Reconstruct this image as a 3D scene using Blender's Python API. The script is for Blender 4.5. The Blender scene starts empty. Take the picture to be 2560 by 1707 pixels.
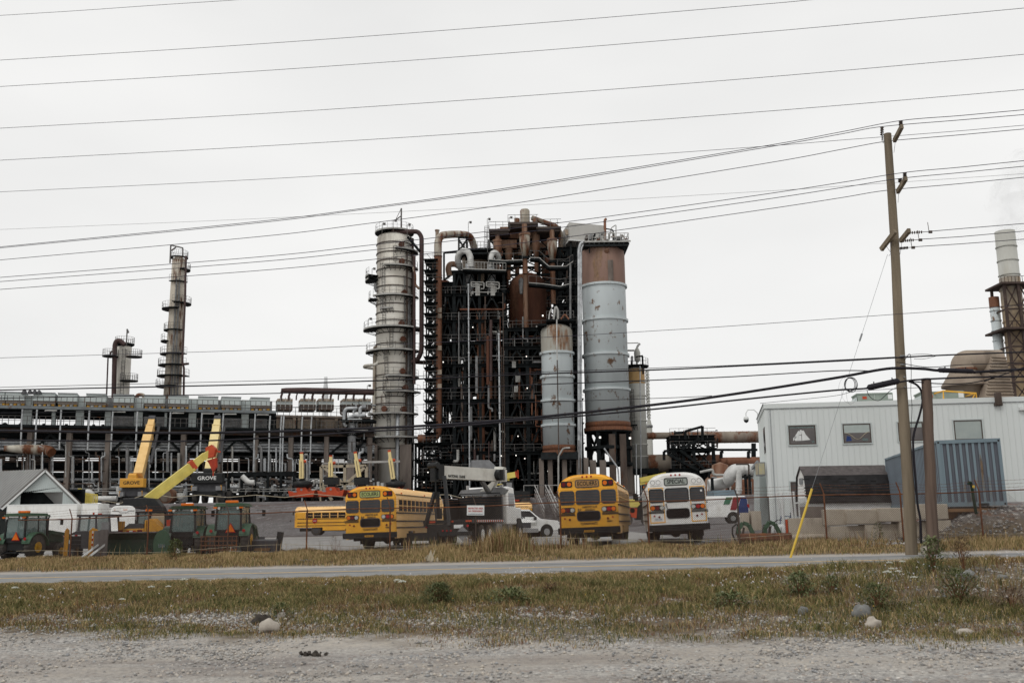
import bpy, math, random
import numpy as np
from mathutils import Vector, Matrix, Euler
C = bpy.context.scene
PI = math.pi
R = math.radians
random.seed(7)
# ---------------------------------------------------------------- camera
PITCH, ROLL, FPX, EYE = 10.27, 0.014, 2489.0, 1.6
cam_d = bpy.data.cameras.new('camera'); cam = bpy.data.objects.new('camera', cam_d)
C.collection.objects.link(cam); C.camera = cam
cam_d.sensor_width = 36.0; cam_d.lens = FPX/2560*36.0
cam_d.clip_start = 0.1; cam_d.clip_end = 4000
CM = Matrix.Translation((0, 0, EYE)) @ Matrix.Rotation(R(90+PITCH), 4, 'X') @ Matrix.Rotation(-ROLL, 4, 'Z')
cam.matrix_world = CM
cam_d.dof.use_dof = True; cam_d.dof.focus_distance = 50.0; cam_d.dof.aperture_fstop = 2.4
# ---------------------------------------------------------------- sky, sun, exposure
W = bpy.data.worlds.new('World'); C.world = W; W.use_nodes = True
nt = W.node_tree; nt.nodes.clear()
def wn(t, **k):
 n = nt.nodes.new(t)
 for a, b in k.items(): setattr(n, a, b)
 return n
wo = wn('ShaderNodeOutputWorld')
sky = wn('ShaderNodeTexSky', sky_type='NISHITA', sun_disc=False, sun_elevation=R(48), sun_rotation=R(215))
bg1 = wn('ShaderNodeBackground'); bg1.inputs[1].default_value = 0.06
nt.links.new(sky.outputs[0], bg1.inputs[0])
tc = wn('ShaderNodeTexCoord'); mp = wn('ShaderNodeMapping'); mp.inputs[3].default_value = (1, 1, 3.0)
nz = wn('ShaderNodeTexNoise'); nz.inputs['Scale'].default_value = 1.6; nz.inputs['Detail'].default_value = 4
nt.links.new(tc.outputs['Generated'], mp.inputs[0]); nt.links.new(mp.outputs[0], nz.inputs[0])
cr = wn('ShaderNodeValToRGB')
cr.color_ramp.elements[0].position = 0.3; cr.color_ramp.elements[0].color = (0.82, 0.818, 0.81, 1)
cr.color_ramp.elements[1].position = 0.75; cr.color_ramp.elements[1].color = (0.985, 0.98, 0.965, 1)
nt.links.new(nz.outputs[0], cr.inputs[0])
bg2 = wn('ShaderNodeBackground'); bg2.inputs[1].default_value = 1.0
nt.links.new(cr.outputs[0], bg2.inputs[0])
ms = wn('ShaderNodeMixShader'); ms.inputs[0].default_value = 0.95
nt.links.new(bg1.outputs[0], ms.inputs[1]); nt.links.new(bg2.outputs[0], ms.inputs[2]); nt.links.new(ms.outputs[0], wo.inputs[0])
sl = bpy.data.lights.new('sun', 'SUN'); sl.energy = 0.9; sl.angle = R(22); sl.color = (1, 0.975, 0.94)
so = bpy.data.objects.new('sun', sl); C.collection.objects.link(so)
so.rotation_euler = (R(42), 0, R(-35)); so.location = (-30, -30, 60)
C.view_settings.view_transform = 'Standard'; C.view_settings.look = 'None'
C.view_settings.exposure = 0.0; C.view_settings.gamma = 1.0
C.cycles.max_bounces = 6; C.cycles.volume_bounces = 4; C.cycles.diffuse_bounces = 3; C.cycles.transparent_max_bounces = 16
# ---------------------------------------------------------------- pixel helpers (photo pixels, 2560 x 1707)
R3 = CM.to_3x3()
def ray(px, py): return R3 @ Vector(((px-1280.0)/FPX, -(py-853.5)/FPX, -1.0))
def at(px, py, Y):
 d = ray(px, py); t = Y/d.y
 return Vector((d.x*t, Y, EYE+d.z*t))
def xat(px, py, Y): return at(px, py, Y).x
R3T = R3.transposed()
def zat(X, Y, py):
 # height at (X, Y) that projects to row py
 lo, hi = -50.0, 200.0
 for _ in range(40):
  m = (lo+hi)/2
  c = R3T @ Vector((X, Y, m-EYE))
  y = 853.5 - FPX*c.y/(-c.z)
  if y > py: lo = m
  else: hi = m
 return (lo+hi)/2
def onplane(px, py, a, b):
 # point of the ray on the vertical plane Y = a + b*X
 d = ray(px, py); t = a/(d.y-b*d.x)
 return Vector((d.x*t, d.y*t, EYE+d.z*t))
# ---------------------------------------------------------------- terrain
def ss(a, b, x):
 t = min(1.0, max(0.0, (x-a)/(b-a))); return t*t*(3-2*t)
def road_mid(X): return 33.3-0.177*X
def road_z(X): return 0.13+0.0143*X
TERR_Y = 116.0
def ground_z(X, Y):
 Yr = Y+0.177*X              # distance measured along the road's normal
 if Yr < 24:
  z = 0.28*ss(12.5, 22.5, Yr) + 0.05*ss(17, 20, Yr)*math.sin(X*.9+1)*.6
  z += 0.3*ss(3, 12, X)*ss(15, 21, Yr)*(1-ss(22, 27, Yr))
  z += 0.0143*X*ss(14, 24, Yr)
  return z
 zr = road_z(X)
 zb = 0.28+0.0143*X+0.3*ss(3, 12, X)*(1-ss(22, 27, Yr))
 if Yr < 29.0: return zb+(zr-0.02-zb)*ss(24, 28.5, Yr)
 if Yr < 38.2: return zr-0.03
 zy = 0.50+0.0135*X+0.0034*max(0, Y-45)
 zv = zy-0.02
 if Yr < 41: return zr-0.03+(zv-(zr-0.03))*ss(38.2, 41, Yr)
 # right side climbs towards the workshop building
 zy += 0.42*ss(9, 17, X)*ss(48, 62, Y)
 # rubble mound under the container
 zy += 1.15*ss(15.2, 18.0, X-0.17*(Y-39))*ss(37.6, 40.0, Y+.2*(X-17))*(1-ss(56, 62, Y))
 # slope up to the refinery terrace
 t = ss(106, TERR_Y, Y+0.10*X*(1 if X < 0 else -.35))
 return zy+(4.35-zy)*t
def gp(px, Y, dz=0.0, py=1330):
 X = xat(px, py, Y); return Vector((X, Y, ground_z(X, Y)+dz))
# ---------------------------------------------------------------- tags, things, mesh builder
def tag(o, label=None, cat=None, group=None, kind=None):
 if label: o['label'] = label
 if cat: o['category'] = cat
 if group: o['group'] = group
 if kind: o['kind'] = kind
 return o
def thing(name, label, cat, loc=(0, 0, 0), rz=0.0, group=None, rx=0.0, ry=0.0):
 o = bpy.data.objects.new(name, None); C.collection.objects.link(o)
 o.location = loc; o.rotation_euler = (rx, ry, rz); o.empty_display_size = 0.3
 return tag(o, label, cat, group)
def copy_thing(src, loc, rz=None, label=None):
 def cp(o, par):
  c = o.copy(); C.collection.objects.link(c)
  if par is not None: c.parent = par
  for ch in o.children: cp(ch, c)
  return c
 r = cp(src, None); r.location = loc
 if rz is not None: r.rotation_euler[2] = rz
 if label: r['label'] = label
 return r
def frame(d):
 d = Vector(d).normalized(); u = Vector((0, 0, 1)) if abs(d.z) < .95 else Vector((1, 0, 0))
 a = d.cross(u).normalized(); return a, a.cross(d).normalized()
class MB:
 def __init__(s): s.v = []; s.f = []; s.m = []; s.sm = []
 def add(s, vs, fs, mi=0, smooth=False):
  o = len(s.v); s.v += [tuple(p) for p in vs]
  for f in fs: s.f.append(tuple(i+o for i in f)); s.m.append(mi); s.sm.append(smooth)
  return s
 def box(s, x0, x1, y0, y1, z0, z1, mi=0):
  return s.add([(x0,y0,z0),(x1,y0,z0),(x1,y1,z0),(x0,y1,z0),(x0,y0,z1),(x1,y0,z1),(x1,y1,z1),(x0,y1,z1)],
   [(0,3,2,1),(4,5,6,7),(0,1,5,4),(1,2,6,5),(2,3,7,6),(3,0,4,7)], mi)
 def cbox(s, c, sx, sy, sz, mi=0, rot=None):
  vs = [Vector((a*sx/2, b*sy/2, d*sz/2)) for a, b, d in ((-1,-1,-1),(1,-1,-1),(1,1,-1),(-1,1,-1),(-1,-1,1),(1,-1,1),(1,1,1),(-1,1,1))]
  if rot is not None: vs = [rot @ v for v in vs]
  c = Vector(c)
  return s.add([v+c for v in vs], [(0,3,2,1),(4,5,6,7),(0,1,5,4),(1,2,6,5),(2,3,7,6),(3,0,4,7)], mi)
 def bar(s, p, q, w, h=None, mi=0):
  p, q = Vector(p), Vector(q); h = h or w
  if (q-p).length < 1e-5: return s
  a, b = frame(q-p); a *= w/2; b *= h/2
  return s.add([p-a-b, p+a-b, p+a+b, p-a+b, q-a-b, q+a-b, q+a+b, q-a+b],
   [(0,3,2,1),(4,5,6,7),(0,1,5,4),(1,2,6,5),(2,3,7,6),(3,0,4,7)], mi)
 def tube(s, pts, r, n=8, mi=0, caps=True, smooth=True):
  pts = [Vector(p) for p in pts]; k = len(pts)
  rs = r if isinstance(r, (list, tuple)) else [r]*k
  vs = []; pa = None
  for i, p in enumerate(pts):
   d = (pts[min(i+1, k-1)]-pts[max(i-1, 0)])
   if d.length < 1e-6: d = Vector((0, 0, 1))
   d.normalize()
   if pa is None: a, b = frame(d)
   else:
    a = pa-d*pa.dot(d)
    a = a.normalized() if a.length > 1e-4 else frame(d)[0]
    b = a.cross(d).normalized()
   pa = a
   for j in range(n):
    t = 2*PI*j/n; vs.append(p+(a*math.cos(t)+b*math.sin(t))*rs[i])
  fs = []
  for i in range(k-1):
   for j in range(n):
    j2 = (j+1) % n; fs.append((i*n+j, i*n+j2, (i+1)*n+j2, (i+1)*n+j))
  s.add(vs, fs, mi, smooth)
  if caps:
   s.add([vs[j] for j in range(n)], [tuple(range(n))], mi)
   s.add([vs[(k-1)*n+j] for j in range(n)], [tuple(range(n-1, -1, -1))], mi)
  return s
 def cyl(s, p, q, r, r2=None, n=12, mi=0, caps=True):
  return s.tube([p, q], [r, r if r2 is None else r2], n, mi, caps)
 def lathe(s, c, prof, n=24, mi=0, a0=0.0, a1=2*PI, smooth=True):
  # prof: list of (r, z) about vertical axis through c
  c = Vector(c); full = abs(a1-a0-2*PI) < 1e-6; m = n if full else n+1; vs = []
  for r, z in prof:
   for j in range(m):
    t = a0+(a1-a0)*j/n; vs.append(c+Vector((r*math.cos(t), r*math.sin(t), z)))
  fs = []
  for i in range(len(prof)-1):
   for j in range(n):
    j2 = (j+1) % m; fs.append((i*m+j, i*m+j2, (i+1)*m+j2, (i+1)*m+j))
  return s.add(vs, fs, mi, smooth)
 def prism(s, out, y0, y1, mi=0, axis='y'):
  # outline in (x, z), extruded along y  (axis 'x': outline in (y, z) extruded along x)
  k = len(out)
  if axis == 'y': vs = [(a, y0, b) for a, b in out]+[(a, y1, b) for a, b in out]
  elif axis == 'x': vs = [(y0, a, b) for a, b in out]+[(y1, a, b) for a, b in out]
  else: vs = [(a, b, y0) for a, b in out]+[(a, b, y1) for a, b in out]
  fs = [(i, (i+1) % k, k+(i+1) % k, k+i) for i in range(k)]+[tuple(range(k-1, -1, -1)), tuple(range(k, 2*k))]
  return s.add(vs, fs, mi)
 def build(s, name, mats, parent=None, world=False, bevel=0):
  me = bpy.data.meshes.new(name)
  off = Vector((0, 0, 0))
  if world and parent is not None: off = Vector(parent.location)
  vs = s.v if off.length == 0 else [(x-off.x, y-off.y, z-off.z) for x, y, z in s.v]
  me.from_pydata(vs, [], s.f)
  mats = mats if isinstance(mats, (list, tuple)) else [mats]
  for m in mats: me.materials.append(m)
  me.polygons.foreach_set('material_index', s.m)
  me.polygons.foreach_set('use_smooth', s.sm)
  me.update()
  o = bpy.data.objects.new(name, me); C.collection.objects.link(o)
  if parent is not None: o.parent = parent
  if bevel:
   b = o.modifiers.new('bevel', 'BEVEL'); b.width = bevel; b.segments = 2; b.limit_method = 'ANGLE'; b.angle_limit = R(50)
  return o
def solo(mb, name, mats, label, cat, group=None, kind=None, origin=None):
 # a thing of one mesh; its origin is put at its base
 if origin is None:
  n = len(mb.v); zs = min(p[2] for p in mb.v)
  origin = (sum(p[0] for p in mb.v)/n, sum(p[1] for p in mb.v)/n, zs)
 ox, oy, oz = origin
 mb.v = [(x-ox, y-oy, z-oz) for x, y, z in mb.v]
 o = mb.build(name, mats); o.location = origin
 return tag(o, label, cat, group, kind)
def rr(w, h, r, n=5, cx=0, cz=0):
 # rounded rectangle outline
 o = []
 for qx, qz, a in ((1, -1, -90), (1, 1, 0), (-1, 1, 90), (-1, -1, 180)):
  for i in range(n+1):
   t = R(a+90*i/n); o.append((cx+qx*(w/2-r)+r*math.cos(t), cz+qz*(h/2-r)+r*math.sin(t)))
 return o
def text_mesh(body, size, mat, parent, loc, rot=(PI/2, 0, 0), name='lettering', extrude=0.004, sx=1.0, align='CENTER', bold=0.0):
 cu = bpy.data.curves.new('tmp', 'FONT'); cu.body = body; cu.size = size; cu.extrude = extrude
 cu.align_x = align; cu.align_y = 'CENTER'; cu.offset = bold; cu.resolution_u = 2
 t = bpy.data.objects.new('tmp', cu); C.collection.objects.link(t)
 dg = bpy.context.evaluated_depsgraph_get(); dg.update()
 me = bpy.data.meshes.new_from_object(t.evaluated_get(dg)); bpy.data.objects.remove(t, do_unlink=True)
 M = Matrix.Translation(loc) @ Euler(rot).to_matrix().to_4x4() @ Matrix.Diagonal((sx, 1, 1, 1))
 me.transform(M); me.materials.clear(); me.materials.append(mat)
 o = bpy.data.objects.new(name, me); C.collection.objects.link(o)
 if parent is not None: o.parent = parent
 return o
# ---------------------------------------------------------------- materials
MC = {}
def pm(name, col, col2=None, scale=3.0, amt=0.35, rust=0.0, rcol=(0.16, 0.055, 0.02), rscale=1.2, streak=1.0,
       rough=0.6, metal=0.0, bump=0.0, bscale=30.0, spec=0.22, dirt=0.0, dcol=(0.05, 0.042, 0.035), lo=0.35, hi=0.65, rstreak=None):
 if name in MC: return MC[name]
 m = bpy.data.materials.new(name); MC[name] = m; m.use_nodes = True
 t = m.node_tree; N = t.nodes; L = t.links; b = N['Principled BSDF']
 b.inputs['Roughness'].default_value = rough; b.inputs['Metallic'].default_value = metal
 b.inputs['Specular IOR Level'].default_value = spec
 tcn = N.new('ShaderNodeTexCoord')
 def noise(sc, det, st=1.0, off=0.0):
  mpn = N.new('ShaderNodeMapping'); mpn.inputs['Scale'].default_value = (sc, sc, sc/st); mpn.inputs['Location'].default_value = (off, off*1.7, off*.6)
  L.new(tcn.outputs['Object'], mpn.inputs[0])
  n = N.new('ShaderNodeTexNoise'); n.inputs['Scale'].default_value = 1.0; n.inputs['Detail'].default_value = det; n.inputs['Roughness'].default_value = 0.62
  L.new(mpn.outputs[0], n.inputs[0]); return n.outputs[0]
 def ramp(fac, a, c):
  r = N.new('ShaderNodeMapRange'); r.inputs[1].default_value = a; r.inputs[2].default_value = c
  L.new(fac, r.inputs[0]); return r.outputs[0]
 def mix(fac, a, c):
  x = N.new('ShaderNodeMix'); x.data_type = 'RGBA'; L.new(fac, x.inputs[0])
  if isinstance(a, tuple): x.inputs[6].default_value = (*a, 1)
  else: L.new(a, x.inputs[6])
  if isinstance(c, tuple): x.inputs[7].default_value = (*c, 1)
  else: L.new(c, x.inputs[7])
  return x.outputs[2]
 if col2 is None: col2 = tuple(c*(1-amt) for c in col)
 out = mix(ramp(noise(scale, 5, streak), lo, hi), col, col2)
 if dirt > 0: out = mix(ramp(noise(scale*.45, 7, streak*1.6, 4.3), .62-dirt*.4, .78-dirt*.2), out, dcol)
 if rust > 0:
  rc = mix(ramp(noise(rscale*6, 3, 1, 9.0), .3, .7), rcol, tuple(c*.45 for c in rcol))
  out = mix(ramp(noise(rscale, 8, rstreak or streak, 2.2), .70-rust*.38, .76-rust*.32), out, rc)
 L.new(out, b.inputs['Base Color'])
 if bump > 0:
  bn = N.new('ShaderNodeBump'); bn.inputs['Strength'].default_value = bump; bn.inputs['Distance'].default_value = 0.02
  L.new(noise(bscale, 4, 1, 1.1), bn.inputs['Height']); L.new(bn.outputs[0], b.inputs['Normal'])
 return m
def glass(name, col, rough=0.08):
 return pm(name, col, amt=.25, scale=2, rough=rough, spec=.32)
def emis(name, col, k):
 m = bpy.data.materials.new(name); m.use_nodes = True; b = m.node_tree.nodes['Principled BSDF']
 b.inputs['Emission Color'].default_value = (*col, 1); b.inputs['Emission Strength'].default_value = k
 b.inputs['Base Color'].default_value = (*col, 1); return m
M = dict(
 blackst=pm('black_steel', (.017,.020,.021), (.008,.009,.0095), 1.5, rough=.85, spec=.06, rust=.12, rcol=(.05,.025,.015)),
 darkst=pm('dark_steel', (.026,.029,.031), (.012,.014,.014), 1.2, rough=.7, spec=.1, rust=.2, rcol=(.07,.03,.018)),
 brownst=pm('brown_steel', (.10,.075,.06), (.055,.04,.033), 1.2, rough=.7, rust=.35, rcol=(.12,.05,.025), streak=3),
 conc=pm('concrete', (.22,.185,.16), (.14,.115,.10), .8, rough=.9, dirt=.2, streak=3, bump=.2),
 conclt=pm('concrete_light', (.50,.44,.36), (.36,.31,.25), 1.1, rough=.92, dirt=.25, streak=2, bump=.5, bscale=14),
 silver=pm('silver_pipe', (.52,.54,.55), (.30,.31,.32), 1.5, rough=.45, metal=.25, rust=.06),
 greyp=pm('grey_pipe', (.24,.24,.24), (.12,.12,.12), 1.5, rough=.55, rust=.15),
 whitep=pm('white_pipe', (.66,.66,.64), (.45,.45,.43), 1.0, rough=.5, dirt=.15),
 insul=pm('insulation_jacket', (.90,.875,.80), (.64,.60,.52), .38, rough=.5, metal=.0, streak=4, dirt=.25, dcol=(.11,.09,.07), rust=.15, rcol=(.16,.09,.05), rscale=.5),
 insul2=pm('weathered_jacket', (.50,.47,.40), (.26,.22,.17), .5, rough=.6, streak=5, rust=.62, rcol=(.17,.065,.03), rscale=.55),
 silo=pm('silo_grey', (.56,.61,.62), (.46,.50,.505), .16, rough=.5, streak=5, rust=.31, rcol=(.22,.13,.08), rscale=1.0, rstreak=1.3, dirt=.12, dcol=(.2,.19,.17)),
 silorust=pm('silo_rusty_crown', (.26,.165,.13), (.19,.115,.09), .2, rough=.65, streak=4, rust=.25, rcol=(.26,.16,.09), rscale=.35),
 rustv=pm('rusty_vessel', (.15,.06,.035), (.065,.028,.018), .32, rough=.8, streak=4, rust=.4, rcol=(.20,.10,.06), rscale=.3),
 rustv2=pm('rusty_pipe', (.24,.115,.07), (.14,.06,.035), .35, rough=.75, streak=4, rust=.3, rcol=(.10,.04,.02), rscale=.4),
 rustcy=pm('rusty_cyclone', (.30,.20,.14), (.16,.075,.045), .4, rough=.75, streak=5, rust=.5, rcol=(.16,.065,.03), rscale=.5),
 beige=pm('beige_cladding', (.40,.33,.26), (.25,.19,.14), .5, rough=.7, streak=3, dirt=.3),
 purp=pm('maroon_pipe', (.075,.045,.042), (.05,.03,.028), .6, rough=.6),
 rail=pm('handrail', (.15,.145,.14), (.09,.085,.08), 1, rough=.7, rust=.3),
 railw=pm('pale_handrail', (.42,.42,.40), (.28,.27,.25), 1, rough=.6),
 clad=pm('grey_cladding', (.50,.55,.54), (.44,.48,.47), .3, rough=.5, streak=6, dirt=.06, dcol=(.36,.37,.35)),
 cladw=pm('off_white_cladding', (.65,.68,.67), (.60,.63,.615), .25, rough=.5, streak=6, dirt=.1, dcol=(.5,.51,.48)),
 trimd=pm('brown_trim', (.09,.07,.06), amt=.3, rough=.6),
 trimw=pm('white_trim', (.70,.71,.70), amt=.12, rough=.5),
 yel=pm('school_bus_yellow', (.90,.44,.022), (.80,.37,.018), 1.2, rough=.4, dirt=.2, dcol=(.45,.24,.06), spec=.5),
 yelroof=pm('faded_yellow_roof', (.90,.58,.26), (.82,.50,.20), .8, rough=.5),
 wht=pm('white_paint', (.84,.84,.82), (.74,.73,.70), 1.1, rough=.38, dirt=.08, dcol=(.45,.4,.33), spec=.5),
 blk=pm('black_rubber', (.016,.016,.016), (.03,.028,.026), 4, rough=.75),
 blkp=pm('black_paint', (.012,.013,.014), (.022,.022,.022), 2, rough=.42),
 tyre=pm('tyre', (.045,.042,.04), (.085,.075,.066), 5, rough=.9, bump=.4, bscale=20),
 chrome=pm('bare_metal', (.5,.5,.5), amt=.3, rough=.3, metal=.8),
 wing=glass('dark_window', (.045,.046,.05), .12), wing2=glass('black_window', (.006,.006,.007), .25),
 cabg=glass('pale_cab_glass', (.20,.27,.26), .1),
 red=pm('red_lens', (.42,.012,.015), amt=.3, rough=.25), redd=pm('dark_red_lens', (.14,.008,.012), amt=.3, rough=.25),
 ora=pm('orange_lens', (.75,.16,.01), amt=.3, rough=.3), clr=pm('clear_lens', (.62,.62,.58), (.35,.35,.33), 20, rough=.2),
 gry=pm('grey_paint', (.075,.075,.08), (.045,.045,.05), 1.5, rough=.5), grym=pm('mid_grey_paint', (.26,.265,.27), (.19,.19,.195), 1.5, rough=.55),
 green=pm('tractor_green', (.016,.055,.028), (.010,.032,.018), 2, rough=.4, dirt=.2, dcol=(.06,.06,.045)),
 greenl=pm('faded_green', (.06,.12,.075), (.04,.085,.05), 2, rough=.5),
 greend=pm('deep_green_blade', (.005,.028,.014), (.003,.016,.009), 2, rough=.5, rust=.2, rcol=(.07,.035,.02)),
 jyel=pm('wheel_yellow', (.55,.30,.03), (.36,.18,.02), 3, rough=.5, dirt=.3),
 cyel=pm('machine_yellow', (.60,.29,.035), (.48,.22,.03), 2, rough=.45, dirt=.15),
 crey=pm('crane_yellow', (.78,.56,.16), (.68,.47,.12), 1.2, rough=.45, dirt=.1, dcol=(.45,.33,.12)),
 crey2=pm('lemon_yellow', (.68,.56,.15), (.58,.47,.11), 1.2, rough=.45, dirt=.1, dcol=(.45,.36,.1)),
 cream=pm('warm_boom_yellow', (.82,.55,.24), (.72,.46,.18), 1.2, rough=.5, dirt=.1, dcol=(.5,.36,.18)),
 insul3=pm('weathered_white_column', (.62,.57,.48), (.44,.39,.32), .6, rough=.6, streak=5, rust=.42, rcol=(.17,.08,.045), rscale=.7),
 crep=pm('pale_yellow', (.80,.66,.34), (.7,.56,.27), 1.2, rough=.5),
 redp=pm('red_paint', (.42,.05,.02), (.3,.035,.018), 1.5, rough=.5), redo=pm('orange_red', (.50,.08,.028), (.38,.05,.02), 1.5, rough=.5),
 slate=pm('blue_grey_container', (.205,.27,.305), (.165,.215,.25), .5, rough=.5, rust=.1, rcol=(.2,.14,.09), streak=5),
 slate_shade=pm('blue_grey_recess_shade', (.13,.14,.165), (.11,.12,.14), .5, rough=.55),  # darker copy of the container paint, recess shade put into the colour
 wood=pm('pole_wood', (.24,.195,.14), (.13,.105,.075), 2.2, rough=.9, streak=14, dirt=.2, dcol=(.30,.27,.21), bump=.5, bscale=20),
 wood2=pm('grey_brown_wood', (.16,.115,.09), (.075,.052,.042), 3, rough=.9, streak=16, dirt=.15, dcol=(.26,.22,.19), bump=.6, bscale=20),
 woodg=pm('weathered_board', (.20,.18,.17), (.12,.105,.10), 3, rough=.9, streak=8),
 gply=pm('galvanised', (.33,.35,.36), (.24,.25,.26), 3, rough=.55),
 rustp=pm('rusted_post', (.17,.075,.04), (.09,.04,.025), 6, rough=.85, streak=2, rust=.3, rcol=(.30,.10,.03), rscale=2),
 wire=pm('cable_black', (.012,.011,.015), (.02,.018,.024), 5, rough=.6),
 wirel=pm('line_wire', (.035,.03,.05), (.05,.045,.06), 5, rough=.6),
 wiref=pm('faint_wire', (.28,.28,.28), (.22,.22,.22), 5, rough=.6),
 shing=pm('roof_shingle', (.115,.10,.098), (.07,.062,.06), 4, rough=.9),
 shingd=pm('dark_shingle', (.018,.017,.018), (.038,.036,.037), 1.4, rough=.85),
 roofm=pm('metal_roof', (.30,.30,.29), (.25,.25,.245), .5, rough=.5, streak=5),
 ygn=pm('guard_yellow', (.72,.50,.08), (.62,.42,.07), 4, rough=.45),
 wtxt=pm('white_lettering', (.75,.75,.73), amt=.1, rough=.6), btxt=pm('black_lettering', (.02,.02,.02), amt=.1, rough=.6),
 rtxt=pm('red_lettering', (.45,.07,.06), amt=.2, rough=.6), bltxt=pm('blue_lettering', (.10,.16,.25), amt=.2, rough=.6),
 sgrn=pm('sign_green_panel', (.45,.50,.19), (.36,.40,.15), 6, rough=.5), stan=pm('sign_tan_panel', (.42,.24,.09), (.33,.18,.07), 6, rough=.5),
 sgry=pm('sign_grey_panel', (.34,.37,.34), (.30,.33,.30), 6, rough=.5),
 vgreen=pm('livery_green', (.05,.17,.10), amt=.15, rough=.4), vred=pm('livery_red', (.26,.025,.035), amt=.15, rough=.4), vblue=pm('livery_blue', (.02,.045,.16), amt=.15, rough=.4),
 brick=pm('rusty_brick', (.26,.13,.08), (.16,.07,.045), 1.5, rough=.9),
 ply=pm('plywood', (.26,.15,.08), (.18,.10,.05), 1.5, rough=.8),
 tan=pm('tan_board', (.42,.37,.27), (.3,.26,.2), 2, rough=.8),
 rockw=pm('pale_rock', (.46,.42,.36), (.32,.28,.24), 4, rough=.9, bump=.6, bscale=12),
 rockg=pm('grey_rock', (.21,.21,.20), (.12,.12,.115), 4, rough=.9, bump=.6, bscale=12),
 rockd=pm('dark_clod', (.035,.03,.026), (.07,.06,.05), 5, rough=.95),
 stack=pm('heat_stained_stack', (.46,.34,.20), (.30,.23,.17), .25, rough=.6, streak=3, rust=.35, rcol=(.30,.16,.07), rscale=.3, dirt=.25, dcol=(.30,.31,.30)),
 stackw=pm('pale_stack', (.50,.50,.46), (.40,.395,.36), .3, rough=.6, streak=3, dirt=.15, dcol=(.38,.36,.30)),
 duct=pm('brown_duct', (.34,.28,.22), (.24,.19,.15), .3, rough=.7, streak=2, dirt=.2, dcol=(.10,.08,.06)),
 ductr=pm('rusted_duct', (.30,.26,.21), (.20,.16,.13), .3, rough=.7, rust=.5, rcol=(.20,.085,.045), rscale=.5, streak=3),
 lamp=emis('lit_lamp', (1, .96, .88), 1.1),
)
MC['pale_cab_glass'].node_tree.nodes['Principled BSDF'].inputs['Alpha'].default_value = .5
MC['black_window'].node_tree.nodes['Principled BSDF'].inputs['Specular IOR Level'].default_value = .1
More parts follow.
